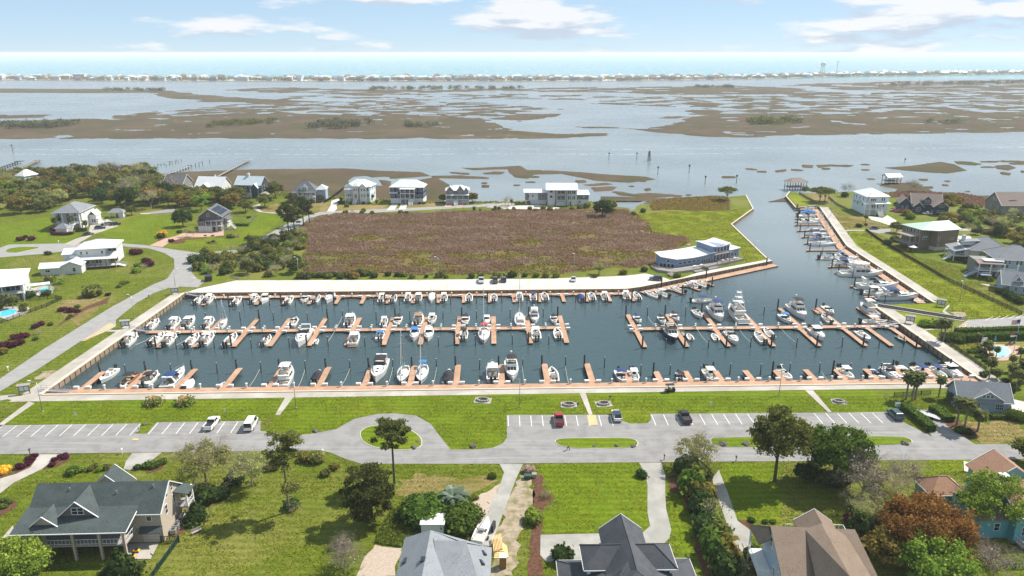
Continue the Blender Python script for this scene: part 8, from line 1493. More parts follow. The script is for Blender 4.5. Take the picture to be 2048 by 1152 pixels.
car('pickup','red','n3',362,420,2,'red pickup truck in the right parking row'); o = car('suv','white','n3',1470,350,1,'white SUV with dark glass roof in the right parking row'); next(c for c in o.children if c.name.startswith('roof')).data.materials[0] = M['car_navy']; car('pickup','black','c3',908,232,3,'black pickup truck in the right parking row'); car('suv','blue','c4',968,218,2,'teal blue SUV in the last parking bay by the hedge')
car('pickup','white','c1',1248,270,0,'white pickup truck in the left parking row'); car('van','white','c1',1477,275,3,'white van in the left parking row under the tree')
car('pickup','silver','m5',1207,685,182,'silver pickup on the white quay'); car('pickup','brown','m5',1288,685,2,'brown pickup, middle of three on the white quay'); car('suv','navy','m5',1338,680,2,'dark blue SUV on the white quay'); car('car','silver','m5',1746,678,170,'silver car alone on the quay near the clubhouse'); car('suv','navy','h6',230,735,80,'dark SUV parked in front of the clubhouse steps')
car('suv','navy','h1',1360,868,-70,'dark car nearest the lawn, white column house drive'); car('suv','silver','h1',1480,815,-60,'silver SUV by the white column house'); car('suv','black','h1',1570,818,-62,'black SUV beside the silver one at the column house'); car('car','navy','h1',1200,950,-85,'dark car parked behind the white metal roof'); car('car','navy','h7',1475,935,90,'dark car parked at the end of the channel road'); car('car','magenta','h7',1800,655,70,'magenta car beside the white channel house'); car('car','magenta','h7',1880,670,75,'second magenta car, partly behind a golden bush'); car('car','white','h8',535,500,80,'white car in front of the slate craftsman house'); car('suv','brown','h5',1190,382,-20,'brown SUV in front of the modern white house'); car('car','white','h5',272,372,0,'white car under the grey gabled house'); car('car','navy','h8',1810,750,80,'dark car on the right bank lane')
# golf cart on the promenade
p = G(('c3',822,68)); t = thing('golf_cart', 'black golf cart with roof standing on the near promenade', 'golf cart', (p.x,p.y,.08), DA-math.pi/2+.1)
MB().bevbox(-.6,.6,-1.25,1.2,.25,.55,.06).build('body', 'motorblack', t); MB().bevbox(-.58,.58,-.3,.25,.55,.85,.05).build('seat', 'canvas_tan', t); MB().bevbox(-.58,.58,-.42,-.31,.55,1.3,.03).build('seat_back', 'canvas_tan', t); MB().bevbox(-.62,.62,-1.2,1.0,1.85,1.95,.05).build('roof', 'motorblack', t); k = MB()
for sx in (-.55,.55):
    for y in (-1.1,.85): k.tube((sx,y,.5),(sx,y,1.86),.03)
k.build('roof_post', 'darkmetal', t); MB().bevbox(-.55,.55,.75,1.25,.55,.95,.1).build('cowl', 'motorblack', t)
for sx in (-.6,.6):
    for y in (-.85,.85): MB().tube((sx-.1,y,.24),(sx+.1,y,.24),.24,.24,12).build('wheel', 'tyre', t)
# trailers and the boat on the centre drive
p = G(('k3',1400,480)); t = thing('trailered_boat', 'white boat with folded mast on trailer in the centre drive', 'boat', (p.x,p.y,.45), -.25); yy, sh, inn = hull(t, 7.0, 2.4, .9, .3, .1, .5, .5)
MB().tube((-.2,-4.2,2.3),(.2,4.4,1.9),.08,.06,6).build('folded_mast', 'alu', t); MB().bevbox(-.5,.5,-.5,1.2,.9,1.4,.1).build('cabin', 'gelcoat', t); MB().box(-1.0,1.0,-3,3.6,-.25,-.1).build('trailer_frame', 'steel', t)
for s in (-1,1): MB().tube((s*1.2,-1,-.1),(s*1.4,-1,-.1),.34,.34,12).build('wheel', 'tyre', t); MB().box(*sorted((s*1.25,s*1.75)),.9,2.6,-.3,1.1).build('side_panel', 'darkmetal', t)
for f, x, y, rz, lb in (('k7',260,960,.9,'small flat trailer between the two hedges'),('k7',400,1000,.72,'long steel boat trailer beside the short hedge')):
    p = G((f,x,y)); t = thing('boat_trailer', lb, 'trailer', (p.x,p.y,.08), rz); MB().box(-.9,.9,-1.6,1.6,.45,.55).build('frame', 'steel', t); MB().box(-.06,.06,1.6,3.2,.45,.53).build('tongue', 'steel', t)
    for s in (-1,1): MB().tube((s*.95,0,.32),(s*1.15,0,.32),.32,.32,12).build('wheel', 'tyre', t)
# ============================================================ STREET FURNITURE
def lamp_post(f, x, y, hgt, label, arm=(1.6,0), m='steel'):
    p = G((f,x,y)); t = thing('lamp_post', label, 'lamp post', (p.x,p.y,0)); MB().tube((0,0,0),(0,0,hgt),.10,.06,8).build('pole', m, t, True); MB().tube((0,0,hgt-.05),(arm[0],arm[1],hgt+.35),.05,.04,6).build('arm', m, t)
    MB().bevbox(arm[0]-.15,arm[0]+.55,arm[1]-.16,arm[1]+.16,hgt+.3,hgt+.45,.05).build('lamp_head', 'plastic_white', t); MB().bevbox(-.2,.2,-.2,.2,0,.25,.04).build('foot', 'concrete', t)
for f, x, y, hh, lb, arm in (('c1',250,185,7.5,'tall lamp post at the near left corner of the promenade',(-2.2,.4)),('c1',1740,165,7.5,'lamp post by the promenade path left of centre',(-1.6,0)),('c2',1350,160,7.5,'lamp post on the promenade lawn near centre',(-1.8,.2)),('c4',288,90,7.5,'lamp post on the promenade lawn right of centre',(0,1.2)),('b1',1102,310,7.5,'lamp post on the verge left of the basin',(-1.4,.4)),('m4',1155,800,6.5,'lamp post at the road corner far left',(1.2,0)),('m5',140,662,8,'left of three lamp posts behind the quay',(-1.2,0)),('m5',957,660,8,'middle of three lamp posts behind the quay',(-1.2,0)),('m5',1750,640,8,'right of three lamp posts behind the quay',(-.6,0)),('h6',1655,410,7,'white lamp post on the clubhouse lawn',(.8,0)),('h7',800,720,7.5,'lamp post on the channel walkway',(1.2,0)),('b5',1530,165,6.5,'green lamp post on the right field',(0,1.0)),('k7',555,240,6,'lamp post by the boat ramp lot',(1,0))): lamp_post(f, x, y, hh, lb, arm)
def kiosk(f, x, y, rz, label):
    p = G((f,x,y)); t = thing('notice_board', label, 'notice board', (p.x,p.y,0), rz); 
    for s in (-1,1): MB().box(s*1.15-.1,s*1.15+.1,-.1,.1,0,2.5).build('post', 'wallwood', t)
    MB().bevbox(-1.25,1.25,-.08,.08,.7,2.4,.02).build('board', 'board_grey', t); MB().box(-1.0,-.05,-.105,-.082,.95,2.2).build('notice', 'print_pale', t); MB().box(.1,1.0,-.105,-.082,1.0,2.1).build('notice', 'print_pale', t); MB().slab([(-1.5,-.5,2.5),(1.5,-.5,2.5),(1.5,.5,2.75),(-1.5,.5,2.75)],.1).build('roof', 'greyrail', t)
kiosk('b1',205,935,.3,'notice board at the near left corner of the basin'); kiosk('b1',1030,395,.25,'notice board on the verge left of the pier'); kiosk('m4',1152,850,.25,'notice board at the far left corner of the basin'); kiosk('b5',1375,215,-.5,'dark notice board at the near end of the channel walkway'); kiosk('b5',1125,350,-.5,'notice board beside the right seawall')
def fire_pit(f, x, y, label, s=1.0):
    p = G((f,x,y)); t = thing('fire_pit', label, 'fire pit', (p.x,p.y,.03), random.uniform(-.3,.3)); MB().bevbox(-2.0*s,2.0*s,-1.5*s,1.5*s,0,.1,.03).build('slab', 'oldslab', t); n = 12
    for i in range(n):
        a = 2*math.pi*i/n; b = MB().bevbox(-.34,.34,-.2,.2,.1,.55,.06).build('stone', 'stone', t); b.location = (1.35*s*math.cos(a),.95*s*math.sin(a),0); b.rotation_euler = (0,0,a+math.pi/2)
    MB().tube((0,0,.1),(0,0,.28),.7*s,.6*s,10).build('hearth', 'darkmetal', t)
fire_pit('c2',1133,122,'round stone fire pit left of the centre path',1.05); fire_pit('c3',228,148,'stone fire pit behind the red pickup'); fire_pit('c3',432,143,'stone fire pit behind the white SUV'); fire_pit('c4',638,130,'stone fire pit on the lawn near the office',.85)
def grill(f, x, y, lb): p = G((f,x,y)); t = thing('park_grill', lb, 'grill', (p.x,p.y,0)); MB().tube((0,0,0),(0,0,.9),.05,.05,6).build('post', 'darkmetal', t); MB().bevbox(-.3,.3,-.22,.22,.9,1.15,.03).build('fire_box', 'darkmetal', t)
grill('n3',725,140,'black park grill left of the path'); grill('c3',470,118,'black park grill right of the path')
def sign(f, x, y, lb, hgt=2.1, w=.5): p = G((f,x,y)); t = thing('parking_sign', lb, 'sign', (p.x,p.y,0)); MB().tube((0,0,0),(0,0,hgt),.035,.035,6).build('post', 'steel', t); MB().box(-w/2,w/2,-.05,-.03,hgt-.75,hgt).build('panel', 'plastic_white', t); MB().box(-w*.35,w*.35,-.06,-.051,hgt-.55,hgt-.2).build('print', 'print_pale', t)
sign('c1',452,238,'small white sign at the left parking row'); sign('c1',1325,215,'small white sign behind the white pickup'); sign('c3',1060,175,'small sign behind the middle parking bays'); sign('c4',675,170,'small sign near the office parking bays'); sign('c1',818,305,'white post at the end of the left bays',1.3,.4)
def mailbox(f, x, y, lb, m='darkmetal'): p = G((f,x,y)); t = thing('mailbox', lb, 'mailbox', (p.x,p.y,0)); MB().box(-.06,.06,-.06,.06,0,1.05).build('post', 'plastic_white' if m != 'darkmetal' else m, t); MB().bevbox(-.13,.13,-.28,.28,1.051,1.32,.08).build('box', m, t)
for f, x, y, lb, m in (('k2',276,38,'black mailbox by the maroon shrubs','darkmetal'),('c1',718,435,'white mailbox by the road left of centre','plastic_white'),('c2',193,440,'white mailbox at the turning circle','plastic_white'),('c3',788,470,'dark mailbox at the curved driveway','darkmetal'),('c3',1210,478,'dark mailbox near the tall oak','darkmetal'),('h1',798,1060,'white mailbox on the column house lawn','plastic_white'),('b1',68,745,'white mailbox at the left road','plastic_white'),('n4',55,1095,'white post box by the scrub','plastic_white'),('b1',1222,150,'dark mailbox on the left road verge','darkmetal')): mailbox(f, x, y, lb, m)
def box_thing(name, lb, cat, f, x, y, dims, m, rz=0, lid=None):
    p = G((f,x,y)); t = thing(name, lb, cat, (p.x,p.y,.02), rz); a, b, c = dims; MB().bevbox(-a/2,a/2,-b/2,b/2,0,c,.06).build('case', m, t); MB().bevbox(-a/2-.04,a/2+.04,-b/2-.04,b/2+.04,c+.003,c+.1,.04).build('lid', lid or m, t); return t
box_thing('utility_box','green utility box by the pink bush','utility box','c2',1395,580,(1.3,1.0,.8),'greenmetal'); box_thing('utility_box','grey utility box by the pink bush','utility box','c2',1435,572,(.9,.8,.8),'steel'); box_thing('utility_box','white utility box at the end of the long hedge','utility box','k7',72,890,(1.2,.8,.9),'plastic_white'); box_thing('skip_bin','dark covered trailer by the quay entrance','bin','n4',255,1090,(2.4,3.2,1.9),'darkmetal',.3); box_thing('portable_toilet','brown portable toilet with white roof beside the lumber','toilet','k3',1678,915,(1.15,1.15,2.2),'plastic_brown',0,'plastic_white')
for f, x, y, i in (('k2',1590,745,0),('k2',1615,705,1),('k2',1650,660,2)): t = box_thing('air_conditioner', ['nearest','middle','farthest'][i]+' grey air conditioner beside the tan house', 'air conditioner', f, x, y+18, (.95,.95,.9), 'steel', .1); MB().tube((0,0,1.0),(0,0,1.03),.35,.35,12).build('fan_grille', 'darkmetal', t)
box_thing('generator','white generator behind the air conditioners','generator','k2',1685,640,(1.3,.9,1.0),'plastic_white',.1)
p = G(('k3',1650,720)); t = thing('lumber_pile', 'stack of yellow plywood and boards beside the drive', 'lumber', (p.x,p.y,.05), .1)
for i in range(5): MB().box(-1.3+.1*i,1.2-.2*i,-1.5+.4*i,1.6+.1*i,.13*i,.13*i+.12).build('sheet', 'lumber', t)
for i in range(7): MB().box(-.06,.06,-2.2,2.0,0,.1).build('board', 'lumber', t).location = (-1.2+.25*i,1.6+.1*i,.7+.05*(i%2))
p = G(('k3',730,420)); t = thing('garden_shed', 'flat white shed roof behind the grey roofed house', 'shed', (p.x,p.y,0)); MB().box(-2.0,2.0,-1.4,1.2,0,2.5).build('wall', 'w_white', t); MB().slab([(-2.2,-1.7,2.5),(2.2,-1.7,2.5),(2.2,1.4,2.75),(-2.2,1.4,2.75)],.15).build('roof', 'r_white', t)
p = G(('k2',1800,760)); t = thing('garden_bench', 'weathered wooden bench beside the tan house lawn', 'bench', (p.x,p.y,0), .8); MB().box(-.9,.9,-.25,.25,.4,.46).build('seat', 'greyrail', t); MB().box(-.9,.9,.22,.28,.5,.95).build('backrest', 'greyrail', t)
for s in (-.8,.8): MB().box(s-.05,s+.05,-.22,.26,0,.4).build('leg', 'greyrail', t)
for f, x, y, lb in (('k2',1250,935,'yellow toy tractor on the patio'),('k2',1215,985,'second yellow toy lying on the patio edge')): p = G((f,x,y)); t = thing('toy_tractor', lb, 'toy', (p.x,p.y,.09)); MB().bevbox(-.5,.5,-.3,.3,.15,.45,.06).build('body', 'plastic_yellow', t); MB().bevbox(-.1,.3,-.22,.22,.45,.75,.05).build('seat', 'motorblack', t); [MB().tube((sx,sy-.06,.15),(sx,sy+.06,.15),.15,.15,8).build('wheel', 'tyre', t) for sx in (-.35,.35) for sy in (-.3,.3)]
p = G(('c4',1400,530)); p = G(('c4',1398,515)); t = thing('plank_bridge', 'small pale plank bridge over the roadside ditch', 'bridge', (p.x,p.y,.12), -.5); [MB().box(-.75,.75,-2.2+.55*i,-1.68+.55*i,0,.08).build('plank', 'wallcap', t) for i in range(8)]
for s in (-.6,.6): MB().box(s-.06,s+.06,-2.2,2.2,-.12,-.005).build('beam', 'wallwood', t)
# pools
def pool(poly, deckpoly, lb, m='poolwater'):
    t = thing('swimming_pool', lb, 'pool', poly[0]); o = poly[0]; MB().prism([(p.x-o.x,p.y-o.y) for p in deckpoly], .0, .12).build('pool_deck', 'brickpave' if m == 'poolpale' else 'concrete', t); c = sum(poly, Vector())/len(poly)
    MB().prism([(p.x-o.x,p.y-o.y) for p in [c+(q-c)*1.08 for q in poly]], .121, .17).build('coping', 'slab', t); MB().prism([(p.x-o.x,p.y-o.y) for p in poly], .0, .178).build('water', m, t)
pool(smooth_poly(pts('h2 515,890 560,830 620,810 700,815 670,870 600,900')), pts('h2 400,900 420,830 600,790 740,800 720,880 600,930 440,925'), 'curved blue swimming pool by the left house'); pool(pts('h2 10,1160 80,1110 240,1120 190,1180 0,1220'), pts('h2 -40,1200 40,1080 380,1075 400,1100 350,1180 100,1260'), 'turquoise rectangular swimming pool at the left edge'); pool(smooth_poly(pts('k7 915,345 1010,330 1100,360 1115,400 1060,440 990,440 965,400')), smooth_poly(pts('k7 840,345 900,315 1235,330 1235,400 1110,470 950,470 900,400'), 1), 'pale oval swimming pool behind the right promenade', 'poolpale')
t = thing('pool_handrail', 'white rail over the oval pool', 'rail', G(('k7',995,420))); MB().path([(-1.3,0,.1),(-1.3,0,1.2),(1.3,0,1.2),(1.3,0,.1)],.05,6).build('rail_tube', 'plastic_white', t)
t = thing('picnic_board', 'white board standing by the oval pool', 'board', G(('k7',860,325)), .2); MB().box(-.9,.9,-.05,.05,.4,2.4).build('panel', 'plastic_white', t); [MB().box(s-.06,s+.06,-.3,.3,0,.39).build('foot', 'darkmetal', t) for s in (-.7,.7)]
t = thing('closed_parasol', 'closed teal parasol behind the oval pool', 'parasol', G(('k7',962,305))); MB().tube((0,0,0),(0,0,2.6),.04,.04,6).build('pole', 'steel', t); MB().tube((0,0,1.0),(0,0,2.5),.32,.06,8).build('canopy', 'w_teal', t); MB().tube((0,0,0),(0,0,.12),.4,.4,10).build('base', 'slab', t)
for i, (x, y) in enumerate(((1085,325),(1125,325),(1180,375),(1190,410))):
    p = G(('k7',x,y)); t = thing('sun_lounger', f'dark sun lounger by the oval pool, {ordw(i)} from left', 'lounger', (p.x,p.y,.13), -1.2, 'pool loungers'); MB().box(-.32,.32,-.95,.35,.28,.36).build('seat', 'cloth_dark', t); MB().slab([(-.32,.36,.36),(.32,.36,.36),(.32,.95,.75),(-.32,.95,.75)],.07).build('backrest', 'cloth_dark', t); [MB().box(a-.03,a+.03,b-.03,b+.03,0,.279).build('leg', 'steel', t) for a in (-.28,.28) for b in (-.85,.3)]
# flag pole with two flags
p = G(('k7',1135,400)); t = thing('flag_pole', 'flag pole with two flags beside the oval pool', 'flag pole', (p.x,p.y,.1)); MB().tube((0,0,0),(.0,0,10.5),.09,.05,8).build('pole', 'steel', t, True); MB().tube((0,0,10.5),(0,0,10.65),.1,.1,8).build('finial', 'plastic_yellow', t)
def flag(z, w, hgt, stripes, canton):
    f = link('flag', None, t); f.location = (-.06,0,z)
    n = len(stripes)
    for i, m in enumerate(stripes):
        q = MB(); V = []
        for j in range(7): x = -w*j/6; s = .16*math.sin(j*1.3); V += [(x,s,-hgt*i/n-.25*j/6), (x,s,-hgt*(i+1)/n-.25*j/6)]
        q.add(V, [(2*j,2*j+1,2*j+3,2*j+2) for j in range(6)]); q.build('stripe', m, f)
    if canton: MB().box(-w*.42,0,-.19,-.17,-hgt*.54-.08,-.02).build('canton', 'flag_blue', f)
flag(10.2, 2.2, 1.4, ['flag_red' if i % 2 == 0 else 'flag_white' for i in range(13)], True); flag(5.4 if False else 6.2, 1.7, 1.1, ['flag_red','flag_white'], True)
# boat lift rails
a, b = G(('b5',860,205)), G(('b5',1570,318)); an = math.atan2(b.y-a.y,b.x-a.x); Lr = (b-a).length; t = thing('boat_lift_runway', 'long dark boat lift runway between concrete edges at right', 'runway', (a.x,a.y,0), an)
MB().box(0,Lr,-1.88,1.88,.03,.1).build('trench_floor', 'darkmetal', t)
for s in (-1,1): MB().box(0,Lr,*sorted((s*1.9,s*2.4)),.02,.15).build('concrete_edge', 'concrete', t); MB().box(.5,Lr-1,*sorted((s*.6,s*.85)),.101,.32).build('rail', 'darkmetal', t)
for i in range(18): MB().box(1+Lr*i/19,1.25+Lr*i/19,-1.4,1.4,.102,.18).build('sleeper', 'pile_wood', t)
# ============================================================ FENCES
def fence(line, label, hgt=1.15, m='fenceblack', sp=2.3, pick=.28, name='fence'):
    t = thing(name, label, 'fence', line[0]); o = line[0]; rails = MB(); pk = MB()
    for a, b in zip(line, line[1:]):
        a_, b_ = a-o, b-o; d = b_-a_; L_ = d.length; n = max(1, round(L_/sp))
        for i in range(n+1):
            q = a_+d*(i/n)
            if i or a is line[0]: MB().box(q.x-.06,q.x+.06,q.y-.06,q.y+.06,0,hgt+.1).build('post', m, t)
        for z in (.2, hgt-.08): rails.tube((a_.x,a_.y,z),(b_.x,b_.y,z),.045,.045,4)
        for i in range(int(L_/pick)): q = a_+d*((i+.5)*pick/L_); pk.box(q.x-.05,q.x+.05,q.y-.02,q.y+.02,.08,hgt)
    rails.build('rail', m, t); x = pk.build('picket', m, t); x['kind'] = 'stuff'
fence(pts('m6 1235,338 1290,380 1420,460 1540,528 1640,588 1840,680 2035,770'), 'long dark picket fence along the right field', 1.35, 'fenceblack'); fence(pts('h7 300,375 420,450 560,520'), 'brown picket fence on the channel point', 1.2, 'woodrail'); fence(pts('h7 760,440 900,560 1060,640 1100,650'), 'brown fence beside the white channel house', 1.3, 'woodrail')
fence(pts('k7 520,305 700,430 880,560'), 'black metal fence round the pool lawn', 1.2, 'darkmetal'); fence(pts('k7 35,800 200,790 370,780'), 'black metal fence left of the office', 1.2, 'darkmetal'); fence(pts('h2 -60,1330 420,1150 640,1070 840,975 760,960 300,1005'), 'black metal fence round the left pool garden', 1.2, 'darkmetal'); fence(pts('k2 1640,830 1520,1000 1390,1180'), 'dark green mesh fence below the tan house', 1.2, 'greenmetal', 2.0, .16); fence(pts('k2 1475,850 1640,845'), 'short black gate fence at the tan house patio', 1.4, 'darkmetal', 1.5); fence(pts('h3 1130,705 1450,690 1360,800'), 'pale wire fence round the back lawn', 1.1, 'steel', 3, .8); fence(pts('k6 1200,1085 1371,1085'), 'green rail fence at the bottom right corner', 1.1, 'greenmetal', 2, .5)
fence(pts('n4 545,1040 600,1060 670,1080'), 'short rail on the left of the footbridge', 1.0, 'greyrail', 2, .5); fence(pts('n4 750,1020 800,1040'), 'short rail on the right of the footbridge', 1.0, 'greyrail', 2, .5); fence(pts('h4 600,455 700,400 870,265'), 'dark hedge like fence between the far houses', 1.6, 'fenceblack', 3, .3)
# ============================================================ PIERS AND CHANNEL MARKERS
def pier(a, b, label, w=1.6, z=.6, gap=False, m='wallcap', head=True):
    d = b-a; L_ = math.hypot(d.x,d.y); t = thing('timber_pier' if not gap else 'ruined_pier', label, 'pier', (a.x,a.y,0), math.atan2(d.y,d.x))
    if not gap: MB().box(0,L_,-w/2,w/2,z-.2,z).build('deck', m, t); MB().box(L_+.005,L_+4,-3,3,z-.2,z).build('pier_head', m, t) if head else None
    n = int(L_/(4.5 if not gap else 5))
    for i in range(n+1):
        for s in (-1,1):
            if gap and random.random() < .25: continue
            x = L_*i/n; MB().tube((x,s*w/2,-3),(x+random.uniform(-.2,.2)*gap,s*w/2,z+.5+random.uniform(-1,1)*.5*gap),.2,.16,6).build('pile', 'pile_wood', t)
    if gap:
        for i in range(0,n,3): MB().box(L_*i/n-.1,L_*i/n+.1,-w/2-.3,w/2+.3,z+.2,z+.4).build('cross_beam', 'pile_wood', t)
pier(G(('t1',1275,738),.6), G(('t1',1450,645),.6), 'long pale timber pier into the waterway', 1.7, m='greyrail'); pier(G(('t1',940,738),.6), G(('t1',1110,678),.6), 'pale pier running from the slate roofed house', 1.6, m='greyrail', head=False); pier(G(('t1',1110,678),.6), G(('t1',1235,645),.6), 'ruined piles continuing the pier outward', 3, gap=True); pier(G(('t1',880,690),.6), G(('t1',1045,640),.6), 'ruined row of piles left of the piers', 4, gap=True); pier(G(('t1',-60,710),.6), G(('t1',108,652),.6), 'dark pier at the far left edge', 2.2, m='pile_wood'); pier(G(('t1',85,710),.6), G(('t1',222,646),.6), 'second thin pier at far left', 1.8, m='woodrail')
def marker(f, x, y, hgt, label, dol=False):
    p = G((f,x,y), Z_WATER); t = thing('channel_marker', label, 'channel marker', p)
    if dol:
        for a in range(4): MB().tube((1.3*math.cos(a*1.57),1.3*math.sin(a*1.57),-2),(.5*math.cos(a*1.57),.5*math.sin(a*1.57),hgt),.25,.2,6).build('leg', 'pile_wood', t)
        MB().box(-1,1,-1,1,hgt*.62,hgt*.66).build('platform', 'pile_wood', t)
    else: MB().tube((0,0,-2),(0,0,hgt),.22,.18,7).build('pile', 'pile_wood', t)
    MB().box(-.6,.6,-.32,-.24,hgt-1.3,hgt-.1).build('day_board', 'greenmetal', t)
for i, (f, x, y, hgt, d) in enumerate((('t2',1573,643,6,0),('t2',1736,643,6,0),('t2',1808,650,8,1),('t2',1859,730,6,0),('t2',2042,720,6,0),('t3',88,718,6,0),('t3',181,788,6,0),('t3',364,782,6,0),('t1',78,608,8,0),('t3',1350,655,3,0))): marker(f, x, y, hgt, '', d); 
mk = [o for o in C.objects if o.name.startswith('channel_marker')]; number(mk, 'dark channel marker in the waterway, {} from left', 'channel markers')
# ============================================================ THE WALKER
p = G(('n3',545,965)); t = thing('person', 'person in tan top and dark trousers walking along the road', 'person', (p.x,p.y,.07), math.radians(95))
def person_mesh():
    V = [(0,0,.95),(0,0,1.2),(0,.02,1.42),(0,.03,1.55),(0,.05,1.66), (.18,0,1.4),(.24,.10,1.14),(.23,.28,.95), (-.18,0,1.4),(-.24,-.12,1.14),(-.23,-.08,.9), (.1,0,.92),(.11,.22,.5),(.11,.18,.08),(.11,.30,.04), (-.1,0,.92),(-.11,-.06,.5),(-.11,-.30,.14),(-.11,-.20,.04)]
    R = [.15,.15,.16,.07,.11, .075,.055,.045, .075,.055,.045, .10,.075,.055,.05, .10,.075,.055,.05]
    E = [(0,1),(1,2),(2,3),(3,4),(2,5),(5,6),(6,7),(2,8),(8,9),(9,10),(0,11),(11,12),(12,13),(13,14),(0,15),(15,16),(16,17),(17,18)]
    me = bpy.data.meshes.new('body'); me.from_pydata(V, E, []); o = link('body', me, t); m = o.modifiers.new('skin','SKIN'); 
    for i, r in enumerate(R): me.skin_vertices[0].data[i].radius = (r,r)
    return o
me = bpy.data.meshes.new('tmp')
bm = bmesh.new()
def limb(p, n=8):
    rings = []
    for (x,y,z,rx,ry) in p: rings.append([bm.verts.new((x+rx*math.cos(2*math.pi*k/n), y+ry*math.sin(2*math.pi*k/n), z)) for k in range(n)])
    for a, b in zip(rings, rings[1:]):
        for k in range(n): bm.faces.new((a[k],a[(k+1)%n],b[(k+1)%n],b[k]))
    bm.faces.new(rings[0][::-1]); bm.faces.new(rings[-1])
limb([(0,0,.85,.17,.12),(0,0,1.0,.165,.12),(0,.01,1.2,.16,.115),(0,.02,1.38,.2,.12),(0,.02,1.47,.1,.08),(0,.03,1.54,.06,.06),(0,.05,1.60,.085,.10),(0,.05,1.70,.09,.11),(0,.05,1.77,.04,.05)])
for sx, dy in ((1,.26),(-1,-.24)): limb([(sx*.1,dy*1.15,.03,.05,.12),(sx*.1,dy*1.1,.1,.055,.07),(sx*.1,dy*.75 if dy > 0 else dy*.55,.48,.07,.08),(sx*.09,0,.88,.095,.11)])
for sx, dy in ((1,-.24),(-1,.24)): limb([(sx*.25,dy*1.1,.86,.04,.05),(sx*.25,dy,.95,.04,.04),(sx*.25,dy*.3,1.14,.045,.05),(sx*.2,.02,1.42,.065,.07)])
bm.to_mesh(me); bm.free(); me.name = 'body'
for m in ('cloth_tan','cloth_dark','skin','hair'): me.materials.append(M[m])
for f in me.polygons: z = f.center.z; x = abs(f.center.x); f.material_index = 1 if (z < .9 and x < .2) else (3 if z > 1.68 else (2 if z > 1.5 or (z < 1.2 and x > .2) else 0)); f.use_smooth = True
link('body', me, t)
# rocks and planters on the grass islands
for i, (f, x, y, s) in enumerate((('c2',1078,392,.8),('c2',728,400,.7),('c2',750,366,.5),('c2',148,303,.7),('c3',378,392,.5),('c3',510,390,.6),('c3',605,392,.6),('c3',1135,382,1.0),('c3',1268,380,.9),('c4',1025,375,.9),('c1',853,262,.6),('k2',0,0,0))):
    if not s: continue
    p = G((f,x,y)); r_ = bmesh.new(); bmesh.ops.create_icosphere(r_, subdivisions=2, radius=s)
    for v in r_.verts: v.co *= 1+.28*math.sin(v.co.x*5+i)*math.cos(v.co.y*4+2*i); v.co.z *= .55
    m_ = bpy.data.meshes.new('boulder'); r_.to_mesh(m_); r_.free(); m_.materials.append(M['boulder']); o = link('boulder', m_); o.location = (p.x,p.y,.15); tag(o, '', 'boulder')
number([o for o in C.objects if o.name.startswith('boulder')], 'low dark boulder on a verge or grass island, {} from left', 'boulders on the verges')
# ============================================================ BARRIER ISLAND
ISL = [(-420,159.5),(0,160.5),(300,162),(700,163),(1000,162.5),(1250,162),(1400,160),(1560,157),(1720,153),(1900,150.5),(2048,148.5),(2470,145)]
def isl_y(x):
    for (a, ya), (b, yb) in zip(ISL, ISL[1:]):
        if a <= x <= b: return ya+(yb-ya)*(x-a)/(b-a)
front = [G((x,y), Z_WATER) for x, y in ISL]
back = [p+Vector((p.x/p.y*190, 190, 0)) for p in front]
struct('barrier_island', MB().prism([(p.x,p.y) for p in front+back[::-1]], Z_WATER-1, Z_WATER+1.2), 'sand')
hv = []
for v, (wm, rm_) in enumerate((('w_white','r_white'),('w_pale','r_lightgrey'),('w_stucco','r_taupe'),('w_greyblue','r_grey'),('w_white','r_lightgrey'),('w_mint','r_white'))):
    m = MB(); w, d, z = (16,13,9) if v % 2 else (20,14,11); m.box(-w/2,w/2,-d/2,d/2,0,z); m.mi = 1
    m.add([(-w/2-.8,-d/2-.8,z),(w/2+.8,-d/2-.8,z),(w/2+.8,d/2+.8,z),(-w/2-.8,d/2+.8,z),(-w*.2,0,z+4.5),(w*.2,0,z+4.5)], [(0,1,5,4),(1,2,5),(2,3,4,5),(3,0,4)]); m.mi = 2
    for k in range(3):
        for i in range(5): x = -w/2+w*(i+.5)/5; m.box(x-.9,x+.9,-d/2-.12,-d/2-.02,1.6+k*3.1,3.4+k*3.1)
    hv.append(m.mesh('beach_house', [wm, rm_, 'glass']))
bh = []
for rowi, (off, n) in enumerate(((14,78),(48,70),(88,66),(135,60))):
    for i in range(n):
        x = -330+2760*(i+random.uniform(.1,.9))/n; f = G((x, isl_y(x)), Z_WATER); q = f+Vector((f.x/f.y*off, off, 0)); o = link('beach_house', random.choice(hv)); o.location = (q.x,q.y,Z_WATER+1.2); o.rotation_euler = (0,0,random.uniform(-.25,.25)); s = random.uniform(.7,1.1); o.scale = (s*random.uniform(.8,1.4),s,s*random.uniform(.8,1.2))
        tag(o, 'tiny pale beach house on the far barrier island', 'house', 'beach houses on the barrier island'); bh.append(o)
number(bh, 'tiny pale beach house on the far barrier island, {} from left', 'beach houses on the barrier island')
rest = MB()
for i in range(420):
    x = random.uniform(-400,2440); f = G((x, isl_y(x)), Z_WATER); off = random.uniform(25,175); q = f+Vector((f.x/f.y*off, off, 0)); w, d, z = random.uniform(5,11), random.uniform(5,8), Z_WATER+1.2; k = random.uniform(6,11); rest.mi = 0; rest.box(q.x-w,q.x+w,q.y-d,q.y+d,z,z+k); rest.mi = random.choice((1,1,2)); rest.add([(q.x-w-.6,q.y-d-.6,z+k),(q.x+w+.6,q.y-d-.6,z+k),(q.x+w+.6,q.y+d+.6,z+k),(q.x-w-.6,q.y+d+.6,z+k),(q.x-w*.4,q.y,z+k+4),(q.x+w*.4,q.y,z+k+4)], [(0,1,5,4),(1,2,5),(2,3,4,5),(3,0,4)])
